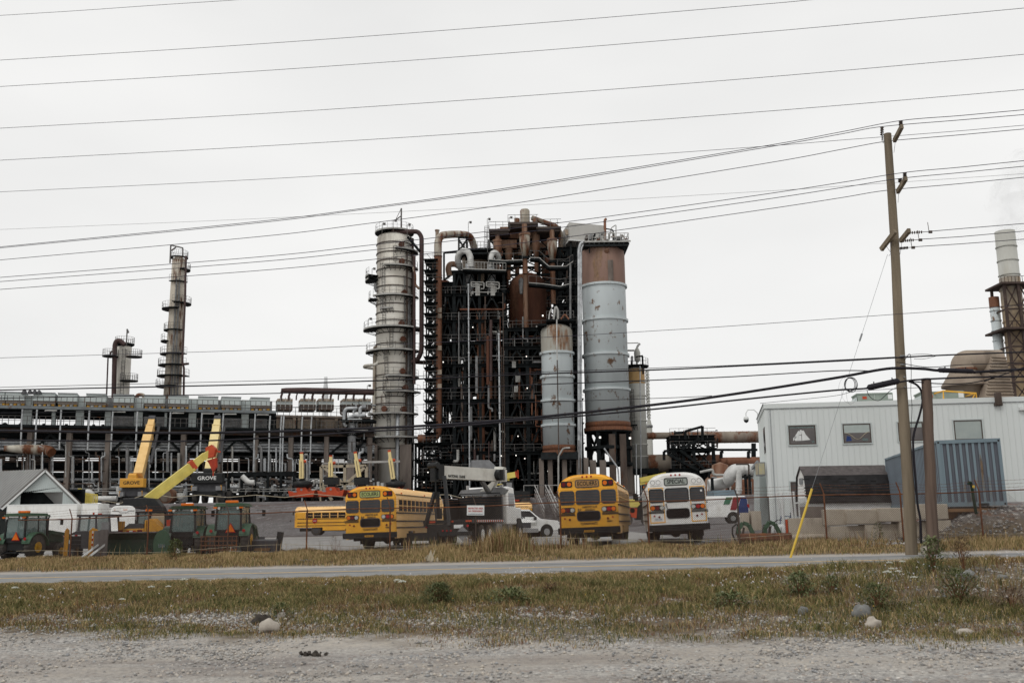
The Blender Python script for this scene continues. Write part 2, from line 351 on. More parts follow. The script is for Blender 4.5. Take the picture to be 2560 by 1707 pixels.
# ---------------------------------------------------------------- ground, road, yard
def ground_material():
 m = bpy.data.materials.new('ground_soil_and_gravel'); m.use_nodes = True
 t = m.node_tree; N = t.nodes; L = t.links; b = N['Principled BSDF']; b.inputs['Roughness'].default_value = .95
 b.inputs['Specular IOR Level'].default_value = .15
 tcn = N.new('ShaderNodeTexCoord'); sp = N.new('ShaderNodeSeparateXYZ'); L.new(tcn.outputs['Object'], sp.inputs[0])
 def math_(op, a, c=None, d=None):
  n = N.new('ShaderNodeMath'); n.operation = op
  for i, v in enumerate((a, c, d)):
   if v is None: continue
   if isinstance(v, (int, float)): n.inputs[i].default_value = v
   else: L.new(v, n.inputs[i])
  return n.outputs[0]
 def noise(sc, det=5, sx=1, sy=1, off=0, rough=.6):
  mpn = N.new('ShaderNodeMapping'); mpn.inputs['Scale'].default_value = (sc*sx, sc*sy, sc); mpn.inputs['Location'].default_value = (off, off, 0)
  L.new(tcn.outputs['Object'], mpn.inputs[0]); n = N.new('ShaderNodeTexNoise'); n.inputs['Scale'].default_value = 1
  n.inputs['Detail'].default_value = det; n.inputs['Roughness'].default_value = rough; L.new(mpn.outputs[0], n.inputs[0]); return n.outputs[0]
 def rng(f, a, c):
  r = N.new('ShaderNodeMapRange'); r.inputs[1].default_value = a; r.inputs[2].default_value = c; L.new(f, r.inputs[0]); return r.outputs[0]
 def mix(f, a, c):
  x = N.new('ShaderNodeMix'); x.data_type = 'RGBA'; L.new(f, x.inputs[0])
  for i, v in ((6, a), (7, c)):
   if isinstance(v, tuple): x.inputs[i].default_value = (*v, 1)
   else: L.new(v, x.inputs[i])
  return x.outputs[2]
 def vor(sc, off=0):
  mpn = N.new('ShaderNodeMapping'); mpn.inputs['Scale'].default_value = (sc, sc, sc); mpn.inputs['Location'].default_value = (off, 0, 0)
  L.new(tcn.outputs['Object'], mpn.inputs[0]); v = N.new('ShaderNodeTexVoronoi'); v.inputs['Scale'].default_value = 1; L.new(mpn.outputs[0], v.inputs[0]); return v
 Yr = math_('ADD', sp.outputs[1], math_('MULTIPLY', sp.outputs[0], .177))
 wob = math_('MULTIPLY', math_('SUBTRACT', noise(.9, 6), .5), 5.0)
 Yw = math_('ADD', Yr, wob)
 # loose gravel: sandy fines with coloured stones
 v = vor(26); vc = N.new('ShaderNodeSeparateColor'); L.new(v.outputs['Color'], vc.inputs[0])
 stone = mix(rng(vc.outputs[0], .1, .9), (.17, .17, .17), (.46, .44, .41))
 stone = mix(rng(vc.outputs[1], .93, .96), stone, (.72, .69, .63))
 stone = mix(rng(vc.outputs[2], .95, .97), stone, (.30, .17, .11))
 sand = mix(rng(noise(3, 6), .35, .65), (.48, .43, .365), (.36, .325, .285))
 fines = rng(noise(.5, 5, .5, 1.6, 3), .38, .60)
 grav = mix(fines, stone, sand)
 grav = mix(rng(noise(14, 4), .35, .7), grav, mix(rng(vc.outputs[0], 0, 1), (.24, .225, .21), (.41, .39, .36)))
 damp = math_('MULTIPLY', rng(noise(.5, 7, .35, 1.7, 11.0), .46, .60), rng(Yr, 14.0, 12.0))
 grav = mix(math_('MULTIPLY', damp, .62), grav, (.15, .125, .115))
 soil = mix(rng(noise(4, 7), .35, .65), (.18, .14, .095), (.105, .083, .06))
 soilg = mix(rng(noise(1.1, 6, 1, 1, 7), .56, .68), soil, mix(rng(vc.outputs[1], 0, 1), (.17, .155, .14), (.36, .34, .32)))
 shoulder = mix(rng(noise(8, 6), .3, .7), (.45, .41, .365), (.33, .31, .285))
 v2 = vor(7, 5); vc2 = N.new('ShaderNodeSeparateColor'); L.new(v2.outputs['Color'], vc2.inputs[0])
 yard = mix(rng(vc2.outputs[0], 0, 1), (.20, .19, .19), (.125, .12, .12))
 yard = mix(rng(noise(.35, 7, .5, 1.2, 4), .42, .62), yard, (.115, .10, .098))
 yard = mix(rng(noise(2.2, 6, .4, 1.6, 9), .60, .68), yard, (.30, .29, .28))
 rub = mix(rng(vc2.outputs[1], 0, 1), (.25, .235, .23), (.11, .10, .098))
 rub = mix(rng(noise(1.6, 7, 1, 1, 2), .52, .62), rub, (.20, .115, .09))
 rub = mix(rng(vc2.outputs[2], .90, .94), rub, (.50, .48, .46))
 rubm = math_('MULTIPLY', rng(sp.outputs[0], 14.2, 15.2), rng(sp.outputs[1], 60, 56))
 col = mix(rng(Yw, 13.6, 15.2), grav, soilg)
 col = mix(rng(Yr, 28.6, 29.2), col, shoulder)
 col = mix(rng(math_('ADD', Yr, math_('MULTIPLY', wob, .12)), 38.5, 39.0), col, soil)
 col = mix(rng(math_('ADD', Yr, math_('MULTIPLY', wob, .2)), 41.6, 42.6), col, mix(rubm, yard, rub))
 L.new(col, b.inputs['Base Color'])
 bn = N.new('ShaderNodeBump'); bn.inputs['Strength'].default_value = .9; bn.inputs['Distance'].default_value = .03
 hh = math_('ADD', math_('MULTIPLY', v.outputs['Distance'], -.6), noise(9, 6)); L.new(hh, bn.inputs['Height']); L.new(bn.outputs[0], b.inputs['Normal'])
 return m
def axis(parts):
 o = []
 for a, b, s in parts:
  n = max(1, int(round((b-a)/s))); o += [a+(b-a)*i/n for i in range(n)]
 return o+[parts[-1][1]]
gx = axis([(-900, -200, 140), (-200, -60, 14), (-60, -26, 2), (-26, 26, .4), (26, 60, 2), (60, 200, 14), (200, 900, 140)])
gy = axis([(-60, 0, 15), (0, 8, 2), (8, 44, .3), (44, 62, 1), (62, 104, 4), (104, 125, .8), (125, 220, 16), (220, 1800, 200)])
g = MB(); nx = len(gx)
random.seed(3)
for Y in gy:
 for X in gx:
  j = 0.0
  if 8 < Y < 28.5-0.177*X and abs(X) < 27: j = random.uniform(-.012, .012)
  elif X > 14.5 and 40 < Y < 56: j = random.uniform(-.05, .05)
  g.v.append((X, Y, ground_z(X, Y)+j))
for j in range(len(gy)-1):
 for i in range(nx-1):
  a = j*nx+i; g.f.append((a, a+1, a+nx+1, a+nx)); g.m.append(0); g.sm.append(True)
tag(g.build('ground', ground_material()), kind='structure')
def strip(name, off0, off1, xs, dz, mat, nz=1):
 s = MB(); k = nz+1
 for X in xs:
  for i in range(k):
   o = off0+(off1-off0)*i/nz; Y = road_mid(X)+o
   s.v.append((X, Y, road_z(X)+dz))
 for a in range(len(xs)-1):
  for i in range(nz):
   p = a*k+i; s.f.append((p, p+k, p+k+1, p+1)); s.m.append(0); s.sm.append(False)
 return tag(s.build(name, mat), kind='structure')
rx = axis([(-600, -60, 30), (-60, 60, 3), (60, 600, 30)])
asph = pm('road_asphalt', (.26, .262, .26), (.205, .208, .208), 1.0, rough=.9, dirt=.12, dcol=(.28,.265,.24), bump=.4, bscale=60)
strip('road', -4.0, 3.45, rx, 0.0, asph, 2)
strip('road_centre_line', -.20, .18, rx, 0.005, pm('worn_yellow_line', (.62,.40,.16), (.38,.29,.17), 6, rough=.8))
s = MB(); rd = random.Random(12)
for x0, o0, ln_ in ((-19, 1.3, 9), (-9, -1.0, 5), (-2, 1.9, 7), (4, .8, 6), (9, -1.4, 5), (-15, -2.3, 6), (1, -2.8, 8), (11, 2.2, 7)):
 x, o, P_ = x0, o0, []
 while x < x0+ln_: P_.append((x, o, rd.uniform(.02, .07))); x += rd.uniform(.2, .5); o += rd.uniform(-.10, .10)
 for (a, p, w1), (b, q, w2) in zip(P_, P_[1:]): s.add([(a, road_mid(a)+p-w1, road_z(a)+.004), (b, road_mid(b)+q-w2, road_z(b)+.004), (b, road_mid(b)+q+w2, road_z(b)+.004), (a, road_mid(a)+p+w1, road_z(a)+.004)], [(0, 1, 2, 3)])
tag(s.build('road_cracks', pm('crack_sealant', (.07, .07, .07), (.11, .11, .11), 4, rough=.9)), kind='structure')
yp = pm('yard_pavement', (.34, .33, .315), (.27, .265, .255), .25, rough=.95, dirt=.15, dcol=(.17,.16,.155), bump=.3)
s = MB(); ys = axis([(44.6, 62, 1.5), (62, 104, 4)]); xs = axis([(-70, -20, 5), (-20, 9, 1.0)])
for Y in ys:
 for X in xs: s.v.append((X, Y, ground_z(X, Y)+.012))
for j in range(len(ys)-1):
 for i in range(len(xs)-1):
  a = j*len(xs)+i; s.f.append((a, a+1, a+len(xs)+1, a+len(xs))); s.m.append(0); s.sm.append(True)
tag(s.build('yard_pavement', yp), kind='structure')
# ---------------------------------------------------------------- vegetation (stuff) and loose gravel
GX0, GY0, GS = -30.0, 6.0, .25
GN, GM = int(60/GS)+1, int(42/GS)+1
GZ = np.array([[ground_z(GX0+i*GS, GY0+j*GS) for i in range(GN)] for j in range(GM)])
def gz_np(X, Y):
 u = np.clip((X-GX0)/GS, 0, GN-1.001); v = np.clip((Y-GY0)/GS, 0, GM-1.001)
 i = u.astype(int); j = v.astype(int); a = u-i; b = v-j
 return (GZ[j, i]*(1-a)+GZ[j, i+1]*a)*(1-b)+(GZ[j+1, i]*(1-a)+GZ[j+1, i+1]*a)*b
from mathutils import noise as mn
def nfield(X, Y, sc, off=0.0):
 return np.array([mn.noise(Vector((x*sc+off, y*sc, off))) for x, y in zip(X, Y)])
def blades(name, X, Y, h, w, lean, mi, mats, label=None, zoff=0.0):
 n = len(X); rg = np.random.default_rng(5)
 Z = gz_np(X, Y)+zoff; a = rg.uniform(0, PI, n); ca, sa = np.cos(a)*w/2, np.sin(a)*w/2
 th = rg.uniform(0, 2*PI, n); lx, ly = np.cos(th)*lean*h, np.sin(th)*lean*h
 V = np.empty((n, 5, 3))
 V[:, 0] = np.stack([X-ca, Y-sa, Z-.02], 1); V[:, 1] = np.stack([X+ca, Y+sa, Z-.02], 1)
 V[:, 2] = np.stack([X-ca*.8+lx*.35, Y-sa*.8+ly*.35, Z+h*.55], 1); V[:, 3] = np.stack([X+ca*.8+lx*.35, Y+sa*.8+ly*.35, Z+h*.55], 1)
 V[:, 4] = np.stack([X+lx, Y+ly, Z+h*(1-.35*lean)], 1)
 base = (np.arange(n)*5)[:, None]
 T = (base+np.array([[0, 1, 3, 0, 3, 2, 2, 3, 4]])).reshape(-1)
 me = bpy.data.meshes.new(name); me.vertices.add(n*5); me.vertices.foreach_set('co', V.reshape(-1))
 me.loops.add(n*9); me.loops.foreach_set('vertex_index', T.astype(np.int32))
 me.polygons.add(n*3); me.polygons.foreach_set('loop_start', np.arange(0, n*9, 3, dtype=np.int32))
 for m in mats: me.materials.append(m)
 me.polygons.foreach_set('material_index', np.repeat(mi, 3).astype(np.int32))
 me.update(calc_edges=True); o = bpy.data.objects.new(name, me); C.collection.objects.link(o)
 return tag(o, label, 'grass', kind='stuff')
gm = [pm('blade_green', (.18,.175,.058), (.125,.125,.042), 2, rough=.8), pm('blade_olive', (.275,.21,.092), (.20,.155,.065), 2, rough=.8),
      pm('blade_straw', (.52,.38,.20), (.41,.29,.15), 2, rough=.85), pm('blade_rust', (.20,.095,.05), (.13,.065,.035), 2, rough=.85),
      pm('blade_dark', (.06,.075,.028), (.04,.05,.02), 2, rough=.85)]
rg = np.random.default_rng(11)
# bank in front of the road
n = 760000
X = rg.uniform(-23, 23, n); Yr = rg.uniform(13.2, 29.0, n); Y = Yr-.177*X
keep = np.abs(X) < .54*Y+4.5; X, Y, Yr = X[keep], Y[keep], Yr[keep]
n1 = nfield(X, Y, .55, 3.0); n2 = nfield(X, Y, 1.7, 8.0); n3 = nfield(X, Y, .28, 21.0); n4 = nfield(X, Y, 3.6, 31.0)
edge = np.clip((Yr-13.7-2.6*n3-1.2*n1)/1.5, 0, 1)
dens = edge*np.clip(1.0+1.2*n1+.9*n2, .12, 1)
for cx, cy, rw, rh, k in ((-4.9, 17.2, 1.7, .9, .93), (6.2, 20.4, 2.0, .9, .85), (9.3, 18.6, 2.9, 1.7, .92), (-.9, 16.3, 1.8, .7, .7), (10.5, 22.6, 1.6, .7, .8), (3.2, 15.6, 2.5, .8, .6)):
 dens *= 1-k*np.exp(-(((X-cx)/rw)**2+((Y-cy)/rh)**2)**1.3)
dens = np.where(Yr > 23.5, np.clip(dens+.5, 0, 1), dens)
keep = rg.uniform(0, 1, len(X)) < dens
X, Y, Yr, n1, n2, n3, n4 = X[keep], Y[keep], Yr[keep], n1[keep], n2[keep], n3[keep], n4[keep]
h = (.05+.05*rg.random(len(X))+.16*np.clip(n2+.05, 0, 1)+.10*np.clip(n4, 0, 1)+.06*np.clip(n1, 0, 1))*np.clip(.5+(Yr-14)/7, .5, 1.25)*np.where((X > 4) & (Yr > 19), 1.25, 1)*np.where(Yr > 23, .7, 1)
u = rg.random(len(X)); q = n1+.55*n2+.35*n4
mi = np.where(q > .12, np.where(u < .42, 0, np.where(u < .66, 1, np.where(u < .88, 4, 2))),
     np.where(q > -.16, np.where(u < .40, 1, np.where(u < .62, 0, np.where(u < .74, 2, np.where(u < .86, 4, 3)))), np.where(u < .36, 3, np.where(u < .64, 1, np.where(u < .80, 4, np.where(u < .92, 2, 0))))))
top = Yr > 23
mi = np.where(top & (u < .3), 2, mi)
blades('grass', X, Y, h, .006+.005*rg.random(len(X)), .3+.6*rg.random(len(X)), mi, gm, 'rough green and brown grass on the bank in front of the road')
# verge between road and fence
n = 185000
X = rg.uniform(-29, 29, n); Yr = rg.uniform(38.4, 42.6, n); Y = Yr-.177*X
n1 = nfield(X, Y, .5, 40.0); n2 = nfield(X, Y, 1.5, 50.0)
keep = rg.random(n) < np.clip((Yr-38.5-.5*n1)/.7, 0, 1)*np.clip((42.9-.13*np.clip(X,-5,20)-Yr+.8*n1)/1.1, 0, 1)*np.clip(.85+n2, .15, 1)
X, Y, Yr, n1, n2 = X[keep], Y[keep], Yr[keep], n1[keep], n2[keep]
h = (.09+.13*rg.random(len(X)))*np.clip(1+.9*n1+.5*n2, .45, 1.7)*np.where((X > -3.5) & (X < -.2), 1.3, 1)
u = rg.random(len(X)); q = n1+.6*n2
mi = np.where(q > .1, np.where(u < .6, 2, np.where(u < .85, 1, 0)), np.where(u < .45, 2, np.where(u < .65, 3, np.where(u < .85, 1, 0))))
low = Yr < 39.6; mi = np.where(low & (u > .55), 1, mi); mi = np.where(low & (u > .8), 0, mi)
blades('tall_grass', X, Y, h, .014+.008*rg.random(len(X)), .15+.35*rg.random(len(X)), mi, gm, 'tall straw coloured grass along the chain link fence')
# tall dry stems in front of the parked vehicles
n = 2600
X = np.concatenate([rg.normal(-.4, .55, 1500), rg.uniform(-4.6, 3.2, 700), rg.uniform(-20, 18, 400)]); Y = 40.9-.21*X+rg.uniform(-.9, .7, n)
blades('dry_stems', X, Y, np.where(np.arange(n) < 1500, rg.uniform(.5, 1.25, n)*np.exp(-((X+.4)/1.1)**2*.5), rg.uniform(.3, .8, n)), .014+.006*rg.random(n), .10+.2*rg.random(n),
       np.where(rg.random(n) < .45, 2, np.where(rg.random(n) < .5, 0, 3)), gm, 'tall dry grass stems clumped against the fence left of the middle bus')
# loose stones
def stones(name, n, gen, smin, smax, mats, label, pw=2.2):
 rg = np.random.default_rng(77); X, Y = gen(rg, n); n = len(X); Z = gz_np(X, Y)
 s = smin+(smax-smin)*rg.random(n)**pw
 O = np.array([(1,0,0),(-.9,.2,0),(.1,1,0),(0,-1,.1),(0,.1,.75),(.1,0,-.5)])
 F = np.array([(0,2,4),(2,1,4),(1,3,4),(3,0,4),(2,0,5),(1,2,5),(3,1,5),(0,3,5)])
 a = rg.uniform(0, 2*PI, n); ca, sa = np.cos(a), np.sin(a)
 P = O[None]*(1+rg.uniform(-.3, .3, (n, 6, 3))); P = P*s[:, None, None]*np.array([1, .8, .8])
 V = np.stack([P[..., 0]*ca[:, None]-P[..., 1]*sa[:, None]+X[:, None], P[..., 0]*sa[:, None]+P[..., 1]*ca[:, None]+Y[:, None], P[..., 2]+Z[:, None]+s[:, None]*.15], 2)
 T = (F.reshape(1, -1)+(np.arange(n)*6)[:, None]).reshape(-1)
 me = bpy.data.meshes.new(name); me.vertices.add(n*6); me.vertices.foreach_set('co', V.reshape(-1))
 me.loops.add(n*24); me.loops.foreach_set('vertex_index', T.astype(np.int32)); me.polygons.add(n*8)
 me.polygons.foreach_set('loop_start', np.arange(0, n*24, 3, dtype=np.int32))
 for m in mats: me.materials.append(m)
 me.polygons.foreach_set('material_index', np.repeat(rg.integers(0, len(mats), n), 8).astype(np.int32))
 me.update(calc_edges=True); o = bpy.data.objects.new(name, me); C.collection.objects.link(o); return tag(o, label, 'stones', kind='stuff')
smats = [pm('stone_a', (.46,.445,.42), (.34,.335,.32), 3, rough=.95), pm('stone_b', (.33,.33,.33), (.24,.24,.24), 3, rough=.95), pm('stone_c', (.55,.50,.43), (.42,.37,.32), 3, rough=.95),
         pm('stone_d', (.24,.23,.22), (.17,.165,.16), 3, rough=.95), pm('stone_e', (.36,.33,.30), (.27,.245,.225), 3, rough=.95), pm('stone_f', (.46,.44,.41), (.36,.345,.32), 3, rough=.95)]
def gen1(rg, n):
 Y = 8.5+12*rg.random(n)**1.25; X = rg.uniform(-1, 1, n)*(.54*Y+3); k = nfield(X, Y, .7, 60.0)
 Yr = Y+.177*X; kk = rg.random(n) < np.clip(.35+1.6*k+.35*np.exp(-((Yr-15)/2.2)**2), .03, 1); return X[kk], Y[kk]
stones('gravel', 120000, gen1, .006, .036, smats, 'loose grey and tan stones scattered over the gravel lot', 2.8)
def gen2(rg, n):
 c = [(-4.9, 17.2, 1.3, .7), (6.2, 20.4, 1.5, .7), (9.3, 18.6, 2.4, 1.3), (-.6, 16.6, 1.8, .7), (10.5, 22.6, 1.3, .5)]
 k = rg.integers(0, 5, n); cc = np.array(c)[k]; return cc[:, 0]+rg.normal(0, 1, n)*cc[:, 2], cc[:, 1]+rg.normal(0, 1, n)*cc[:, 3]
stones('gravel_patches', 5500, gen2, .012, .055, smats, 'coarser pale stones in the bare patches of the grass bank', 2.5)
def gen3(rg, n):
 X = rg.uniform(13, 21.5, n); Y = rg.uniform(37.6, 44, n); return X, Y
stones('rubble', 6000, gen3, .02, .10, smats, 'grey and reddish rubble heaped below the blue container', 3)
def gen4(rg, n):
 X = rg.uniform(-22, 16, n); return X, 42.6-.2*X+rg.uniform(-.7, 2.2, n)
stones('yard_gravel', 5000, gen4, .015, .06, smats, 'loose stones along the yard side of the fence', 3)
# ---------------------------------------------------------------- single plants, rocks, litter
def bush(name, label, cat, X, Y, w, h, n, lw, ll, mat, seed, group=None, up=.5):
 rd = random.Random(seed); z = ground_z(X, Y)
 t = thing(name, label, cat, (X, Y, z), 0, group)
 m = MB(); st = MB()
 for i in range(max(6, n//40)):
  a = rd.uniform(0, 2*PI); e = Vector((math.cos(a)*w*.36*rd.random(), math.sin(a)*w*.36*rd.random(), h*rd.uniform(.6, .95)))
  st.tube([(0, 0, -.02), e*.5+Vector((0, 0, .05)), e], [.008, .006, .003], 4, smooth=False)
 for i in range(n):
  a = rd.uniform(0, 2*PI); rr_ = math.sqrt(rd.random()); zz = rd.random()**.8*h
  env = math.sqrt(max(.05, 1-(zz/h)**2))*(.75+.4*mn.noise(Vector((math.cos(a)*1.5+seed, math.sin(a)*1.5, zz*3))))
  p = Vector((math.cos(a)*rr_*w/2*env, math.sin(a)*rr_*w/2*env, zz))
  d = Vector((math.cos(a)+rd.uniform(-.5, .5), math.sin(a)+rd.uniform(-.5, .5), up+rd.uniform(-.5, .7))).normalized()
  s, _ = frame(d); L_ = ll*rd.uniform(.6, 1.3); s *= lw*rd.uniform(.6, 1.2)/2
  q = p+d*L_*.5+Vector((0, 0, .01)); m.add([p, q-s, p+d*L_-Vector((0, 0, L_*.25)), q+s], [(0, 1, 2, 3)])
 m.build('foliage', mat, t); st.build('stem', gm[3], t); return t
bmat = [pm('leaf_a', (.125,.14,.055), (.075,.088,.036), 6, rough=.8), pm('leaf_b', (.16,.18,.08), (.10,.12,.05), 6, rough=.8), pm('leaf_c', (.12,.07,.04), (.07,.05,.03), 6, rough=.85)]
def onbank(px, py, Y0=13.0):
 # walk the ray of a photo pixel until it meets the ground
 d = ray(px, py); Y = Y0
 while Y < 60:
  p = Vector((0, 0, EYE))+d*(Y/d.y)
  if p.z <= ground_z(p.x, p.y): return p
  Y += .05
 return p
for i, (px, py, w, h, n, mk, lab) in enumerate([
 (1098, 1512, .85, .36, 1100, 0, 'dense dark green weed clump in the middle of the bank'),
 (2335, 1432, .65, .62, 380, 1, 'tall leafy green plant at the crest of the bank in front of the short pole'),
 (2398, 1510, 1.0, .52, 900, 0, 'low spreading fern like bush right of the tall leafy plant'),
 (2410, 1430, .7, .62, 350, 2, 'dry brown seedy bush beside the tall leafy plant'),
 (2195, 1525, .8, .38, 600, 0, 'dark green clump behind the grey boulder on the bank'),
 (2000, 1490, .75, .38, 300, 1, 'pale broad leaved weed left of the bare gravel patch'),
 (2080, 1488, .45, .30, 300, 0, 'small dark green tuft at the edge of the gravel patch'),
 (1275, 1510, .9, .24, 260, 1, 'loose green weeds right of the dense dark clump'),
 (2530, 1530, .9, .32, 300, 2, 'reddish brown weed at the right edge of the bank'),
 (1380, 1490, .7, .22, 160, 2, 'brown seeded weed in the grass under the white flowers'),
 (1830, 1520, .8, .22, 240, 1, 'green clump left of the small grey stone'),
 (700, 1545, .5, .22, 240, 0, 'small green tuft behind the pale boulder')]):
 p = onbank(px, py); bush('weed_bush', lab, 'bush', p.x, p.y, w, h, n, .02 if mk != 1 else .035, .11 if mk != 1 else .16, bmat[mk], i)
p = gp(405, 41.6); bush('weed_bush', 'green and yellow weed in front of the green oval panel by the fence', 'bush', p.x, 41.6+.21*8, .95, .8, 380, .06, .13, bmat[1], 50)
p = gp(845, 43); bush('weed_bush', 'thin bare reddish weed against the fence left of the first bus', 'bush', p.x, 42.3, .9, .75, 90, .03, .10, bmat[2], 51)
p = gp(2190, 39); bush('weed_bush', 'small weed in front of the concrete block wall', 'bush', p.x, 38.7, .7, .7, 160, .04, .12, bmat[1], 52)
# wildflowers: one umbel plant, copied
def umbel():
 t = thing('wild_carrot', 'x', 'flower', (0, 0, 0), 0, 'white umbel flowers on the bank')
 s = MB(); s.tube([(0, 0, 0), (.01, 0, .2), (0, .02, .42)], [.004, .003, .003], 4)
 hd = MB(); rd = random.Random(3)
 for i in range(46):
  a = rd.uniform(0, 2*PI); r = .065*math.sqrt(rd.random()); c = Vector((r*math.cos(a), .02+r*math.sin(a), .44-.35*r+rd.uniform(-.006, .006)))
  hd.cbox(c, .014, .014, .006)
 for i in range(8): a = 2*PI*i/8; s.bar((0, .02, .40), (.05*math.cos(a), .02+.05*math.sin(a), .435), .003)
 s.build('stem', gm[0], t); hd.build('flower_head', pm('petal_white', (.72,.72,.66), (.55,.57,.48), 30, rough=.8), t); return t
um = umbel(); first = True
ump = [(2228, 1435, 'in the leftmost pair left of the tall leafy plant'), (2262, 1430, 'closest to the tall leafy plant on its left'), (2236, 1452, 'in the low cluster left of the tall leafy plant'),
       (2252, 1462, 'lowest of the group in front of the two poles'), (2290, 1478, 'above the fern like bush'), (2222, 1478, 'above the grey boulder'), (1003, 1500, 'left of the dense dark green clump'),
       (990, 1488, 'furthest left of the middle of the bank'), (455, 1488, 'alone near the top of the left bank'), (375, 1500, 'on the left bank above the reddish grass'), (124, 1492, 'near the left edge of the bank'),
       (36, 1502, 'at the very left edge of the bank'), (305, 1525, 'low on the left bank'), (420, 1490, 'beside the lone umbel of the left bank')]
for i, (px, py, w) in enumerate(ump):
 p = onbank(px, py+22); lab = 'white umbel wildflower '+w
 o = um if first else copy_thing(um, p, i*.7, lab); first = False
 o.location = p; o['label'] = lab
 k = random.uniform(.75, 1.15); o.scale = (k, k, k)
# scattered small daisies and yellow blooms
fl = MB(); rd = random.Random(9)
def daisy(p, r, mi):
 for k in range(6):
  a = PI*k/3+rd.random(); fl.add([p, p+Vector((r*math.cos(a-.3), r*math.sin(a-.3)*.6, r*.5*math.sin(a))), p+Vector((r*1.3*math.cos(a), r*math.sin(a)*.8, r*.6*math.sin(a))), p+Vector((r*math.cos(a+.3), r*math.sin(a+.3)*.6, r*.5*math.sin(a)))], [(0, 1, 2, 3)], mi)
def dcl(px, py, sx, sy, n, mi=0, r=.018):
 for i in range(n):
  q = onbank(px+rd.gauss(0, sx), py+rd.gauss(0, sy)+14); q.z += rd.uniform(.16, .34); daisy(q, r*rd.uniform(.7, 1.2), mi)
for a in [(1330, 1446, 45, 7, 34), (1240, 1460, 20, 6, 9), (1680, 1450, 40, 8, 10), (2010, 1436, 50, 14, 22), (1900, 1456, 45, 12, 22), (1830, 1480, 40, 10, 14), (2280, 1450, 40, 9, 14), (2510, 1410, 30, 8, 18),
          (845, 1470, 40, 16, 10), (660, 1475, 60, 18, 10), (150, 1510, 90, 20, 18), (430, 1500, 110, 24, 14), (1500, 1560, 120, 24, 10), (2200, 1490, 70, 12, 10), (1050, 1460, 60, 10, 8), (2440, 1460, 50, 12, 10)]: dcl(*a)
for a in [(800, 1470, 60, 8, 12, 1), (1330, 1500, 160, 26, 10, 1), (2150, 1540, 160, 20, 8, 1), (300, 1540, 160, 20, 10, 1), (1500, 1430, 220, 6, 14, 1)]: dcl(*a, r=.014)
for a in [(2140, 1420, 70, 12, 12, 2), (1880, 1430, 60, 8, 5, 2)]: dcl(*a, r=.013)
tag(fl.build('wildflowers', [pm('daisy_white', (.70,.69,.70), (.58,.56,.62), 20, rough=.8), pm('bloom_yellow', (.62,.36,.04), (.5,.28,.03), 20, rough=.8), pm('bloom_purple', (.13,.03,.12), (.1,.03,.1), 20, rough=.8)]), 'small white, yellow and purple wildflowers scattered over the bank', 'flowers', kind='stuff')
def rock(label, px, py, sx, sy, sz, mat, seed, jag=.18, name='boulder', sink=.25, Y0=9):
 p = onbank(px, py, Y0); m = MB(); nu, nv = 16, 9; vs = []; rd = random.Random(seed)
 for j in range(nv+1):
  for i in range(nu):
   a, b = 2*PI*i/nu, PI*j/nv; d = Vector((math.sin(b)*math.cos(a), math.sin(b)*math.sin(a), math.cos(b)))
   k = 1+jag*2*mn.noise(d*1.6+Vector((seed, 0, 0)))+jag*.6*mn.noise(d*4+Vector((0, seed, 0)))
   vs.append(Vector((d.x*sx/2*k, d.y*sy/2*k, d.z*sz/2*k+sz*(.5-sink))))
 fs = [(j*nu+i, j*nu+(i+1) % nu, (j+1)*nu+(i+1) % nu, (j+1)*nu+i) for j in range(nv) for i in range(nu)]
 m.add(vs, fs, 0, True); o = m.build(name, mat); o.location = p; return tag(o, label, 'rock')
rock('large pale rounded boulder at the foot of the grass bank', 671, 1578, .32, .25, .24, M['rockw'], 1)
rock('dark earthy boulder just behind the pale boulder', 655, 1560, .30, .25, .22, M['rockd'], 2, .3)
rock('small pale stone right of the dark earthy boulder', 703, 1546, .17, .14, .14, M['rockw'], 3, .25)
rock('small cream coloured rock in front of the grey boulder', 2184, 1570, .22, .18, .19, M['rockw'], 4, .28)
rock('wedge shaped grey boulder on the right bank', 2156, 1543, .28, .24, .26, M['rockg'], 5, .2)
rock('small grey stone left of the wedge shaped boulder', 2009, 1535, .18, .15, .16, M['rockg'], 6, .2)
rock('grey boulder near the crest by the dry brown bush', 2420, 1452, .36, .25, .24, M['rockg'], 7, .2)
rock('low tan stone half buried at lower right of the bank', 2412, 1585, .24, .2, .10, M['rockw'], 8, .2)
rock('small pale stone on the crest right of the fern like bush', 2507, 1450, .22, .18, .14, M['rockg'], 9, .2)
# clod of dark earth on the gravel lot, litter on the verge
cl = MB(); rd = random.Random(4); p0 = onbank(780, 1640, 8)
for i in range(26):
 q = p0+Vector((rd.gauss(0, .07), rd.gauss(0, .03), .012+.05*rd.random()*math.exp(-abs(i-8)*.1))); s_ = rd.uniform(.02, .055); cl.cbox(q, s_, s_*.8, s_*.8, 0, Euler((rd.random()*3, rd.random()*3, rd.random()*3)).to_matrix())
solo(cl, 'earth_clod', M['rockd'], 'crumbled clod of black earth lying on the gravel lot', 'clod')
cd = MB(); p0 = onbank(1075, 1403, 30)
for i in range(7):
 a, b = rd.uniform(0, 6.3), rd.uniform(-.9, .9); u = Vector((math.cos(a), math.sin(a)*.6, b*.5)); v = Vector((-math.sin(a)*.4, .5, 1+rd.uniform(-.3, .3)))
 q = p0+Vector((rd.uniform(-.22, .22), rd.uniform(-.1, .1), .03)); l1, l2 = rd.uniform(.15, .3), rd.uniform(.15, .42)
 n_ = u.cross(v).normalized()*.006; P = [q, q+u*l1, q+u*l1*.6+v*l2, q+v*l2*.5]; cd.add([x-n_ for x in P]+[x+n_ for x in P], [(3,2,1,0),(4,5,6,7),(0,1,5,4),(1,2,6,5),(2,3,7,6),(3,0,4,7)])
